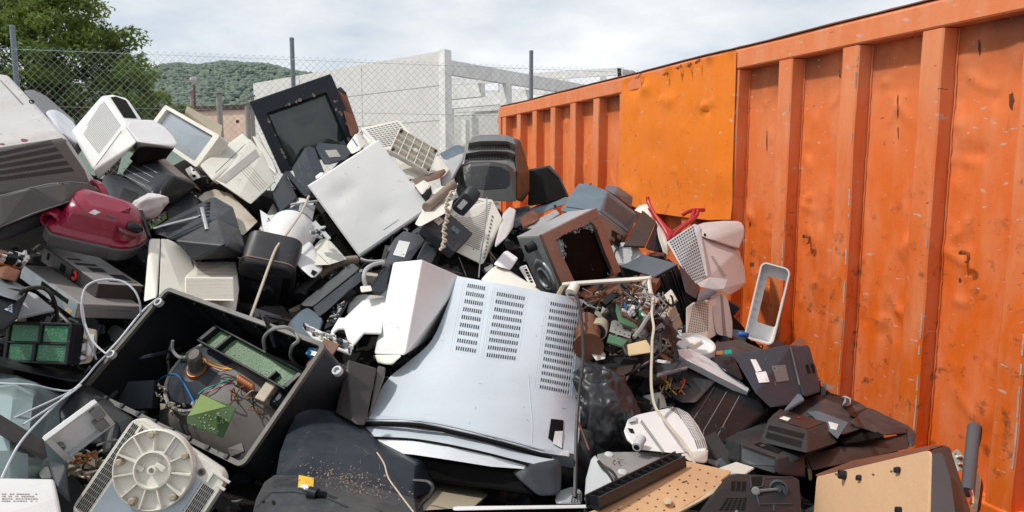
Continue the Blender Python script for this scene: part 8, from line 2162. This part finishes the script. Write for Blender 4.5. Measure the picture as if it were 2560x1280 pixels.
t.part('spout',hp(cG,[(262,838,2.92),(350,730,3.02),(378,722,3.04),(470,785,3.02),(405,885,2.92),(330,860,2.9),(400,800,3.3)],.012,3),'white')
# what the visible things rest on
# added filler mound, near black as shade in the gaps: height field under everything visible, plus loose small scrap on it
pts = []
for t_ in ALLTOP:
 if t_.name in ('ground','hills','hill_woodland','roll_off_container','chain_link_fence','fence_post','floodlight','concrete_hall','low_building','vent_stack','street_lamp') or 'tree' in t_.name: continue
 if t_.cat in ('cable','wire','cord','twig','dirt','bracket','paper'): continue
 lo = Vector((1e9,) * 3); hi = Vector((-1e9,) * 3)
 for p_ in t_.parts:
  for v in p_.bm.verts:
   for i in range(3): lo[i] = min(lo[i],v.co[i]); hi[i] = max(hi[i],v.co[i])
 c_ = (lo + hi) / 2; pts.append((c_.x,c_.y,lo.z,(hi - lo).length))
print('heap items',len(pts),'things',len(ALLTOP))
PA = np.array([(p[0],p[1]) for p in pts]); PZ = np.array([p[2] for p in pts])
def mound_z(x,y):
 d2_ = (PA[:,0] - x) ** 2 + (PA[:,1] - y) ** 2 + .012
 w_ = 1 / d2_ ** 1.6; z = float((w_ * PZ).sum() / w_.sum()) - .10
 dn = math.sqrt(float(d2_.min()))
 z -= max(0,dn - .28) * 1.5
 z += .04 * noise.noise(Vector((x * 5,y * 5,0)))
 # stay clear of the container wall
 e = (Vector((x,y,0)) - W0).dot(WN)
 z -= max(0,.55 - e) * 1.3
 if e < .04: z = min(z,-.2)
 return z
bm = bmesh.new(); nx_,ny_ = 110,100; X0,X1,Y0,Y1 = -4.2,4.0,.75,6.6; gr = []
for j in range(ny_ + 1):
 gr.append([bm.verts.new((X0 + (X1 - X0) * i / nx_,Y0 + (Y1 - Y0) * j / ny_,max(-.05,mound_z(X0 + (X1 - X0) * i / nx_,Y0 + (Y1 - Y0) * j / ny_)))) for i in range(nx_ + 1)])
for j in range(ny_):
 for i in range(nx_):
  vs = (gr[j][i],gr[j][i + 1],gr[j + 1][i + 1],gr[j + 1][i])
  if max(v.co.z for v in vs) > -.04:
   f = bm.faces.new(vs); f.smooth = True
for v in [v for v in bm.verts if not v.link_faces]: bm.verts.remove(v)
moundm = plastic('gap_shade_scrap',(.012,.011,.010),.9,dirt=.5,dcol=(.035,.028,.022),bump=1.0,spec=.1)
sc_ = Thing('scrap_heap','filler mass of packed scrap coloured near black for shade in the gaps','scrap heap',kind='stuff')
sc_.part('gap_shade_scrap',bm,moundm)
bm = bmesh.new(); rg = random.Random(2024); mats = ['black','charcoal','black_brown','warm_grey','tan','light_grey','mid_grey','beige_rusty','cream','pcb_brown','steel_brown','slate']
wts = [9,8,7,3,1.2,1.2,2,1,.8,1,1.2,2]
n_ = 0
while n_ < 1500:
 i = rg.randrange(len(pts)); x,y = pts[i][0] + rg.gauss(0,.25),pts[i][1] + rg.gauss(0,.22)
 if (Vector((x,y,0)) - W0).dot(WN) < .12 or y < .9: continue
 z = mound_z(x,y)
 if z < .1: continue
 n_ += 1
 s_ = rg.uniform(.02,.075); P = Vector((x,y,z + rg.uniform(-.02,.03)))
 a3 = Vector((rg.gauss(0,1),rg.gauss(0,1),rg.gauss(0,.5))).normalized(); b3 = a3.orthogonal().normalized(); b3 = Matrix.Rotation(rg.random() * 6,3,a3) @ b3; c3 = a3.cross(b3)
 la,lb_,lc = s_,s_ * rg.uniform(.3,.9),s_ * rg.uniform(.06,.6)
 k = rg.random()
 mi = rg.choices(range(len(mats)),wts)[0]
 if k < .75: hull_into(bm,[P + a3 * la * p + b3 * lb_ * q + c3 * lc * l for p in (-1,1) for q in (-1,1) for l in (-1,1)],0,1,1,mi)
 else:
  tube(bm,smooth_path([P,P + a3 * la * 1.5 + Vector((0,0,.02)),P + a3 * la * 2 + b3 * .05,P + b3 * .1],4),rg.choice((.003,.004,.006)),5,rg.choice((0,0,3,5,1)))
sc_.part('loose_scrap',bm,mats)
# scuffs and scratches on the larger casings
rgs = random.Random(404)
def scuffs(key,part,quad,n,mat='ink',L=(6,26),r=(.0005,.0011)):
 for t_ in ALLTOP:
  if key not in (t_.label or ''): continue
  P = [p for p in t_.parts if p.name == part]
  if not P: continue
  P = P[0]; P._b = None; bm = bmesh.new()
  for _ in range(n):
   x,y = bil(quad,rgs.random(),rgs.random()); a = rgs.uniform(-1,1) + (1.2 if rgs.random() < .5 else 0); l = rgs.uniform(*L)
   pts = [(x + l * k * math.cos(a) / 3 + rgs.uniform(-1,1),y + l * k * math.sin(a) / 3 + rgs.uniform(-1,1)) for k in range(4)]
   line_on(P,pts,rgs.uniform(*r),1,bm)
  if len(bm.faces): t_.part('scuff_marks',bm,mat)
scuffs('three columns','housing',[(1150,720),(1440,770),(1400,1100),(960,1030)],12,'mid_grey',(4,14),(.0003,.0006))
scuffs('flat white appliance top with two','top_panel',[(944,352),(1070,515),(897,640),(772,465)],4,'mid_grey',(4,12),(.0003,.0006))
scuffs('tall smooth white case','case',[(990,660),(1050,650),(1010,880),(940,880)],3,'mid_grey',(4,12),(.0003,.0006))
scuffs('spoked swivel','housing',[(345,1040),(560,1190),(480,1270),(200,1260)],5,'mid_grey',(4,12),(.0003,.0006))
scuffs('rounded corners a round knob','housing',[(600,660),(730,680),(715,790),(600,770)],9,'mid_grey',(8,26),(.0004,.0008))
scuffs('yellow sticker','upper_back',[(760,1060),(1000,1130),(1010,1220),(720,1160)],16,'mid_grey',(6,26),(.0003,.0007))
scuffs('white stickers','housing',[(1860,900),(1960,860),(1990,980),(1900,1000)],9,'mid_grey',(5,20),(.0005,.0009))
scuffs('grooves on its dark','housing',[(1780,960),(1900,1020),(1800,1100),(1730,1050)],8,'warm_grey',(5,20),(.0004,.0008))
scuffs('stripe and fine grooves','housing',[(600,380),(680,440),(620,520),(560,450)],4,'mid_grey',(4,12),(.0004,.0008))
scuffs('leaning back on top','bezel',[(640,260),(820,200),(830,225),(650,285)],10,'warm_grey')
scuffs('huge television','housing',[(0,200),(60,210),(130,310),(0,340)],10,'warm_grey',(3,10),(.0005,.001))
scuffs('navy black monitor','housing',[(740,390),(780,380),(790,470),(740,480)],10,'mid_grey')
scuffs('stainless steel','door',[(1370,600),(1480,540),(1500,560),(1380,620)],8,'black_brown')
# link everything
for t_ in ALLTOP: t_.build()
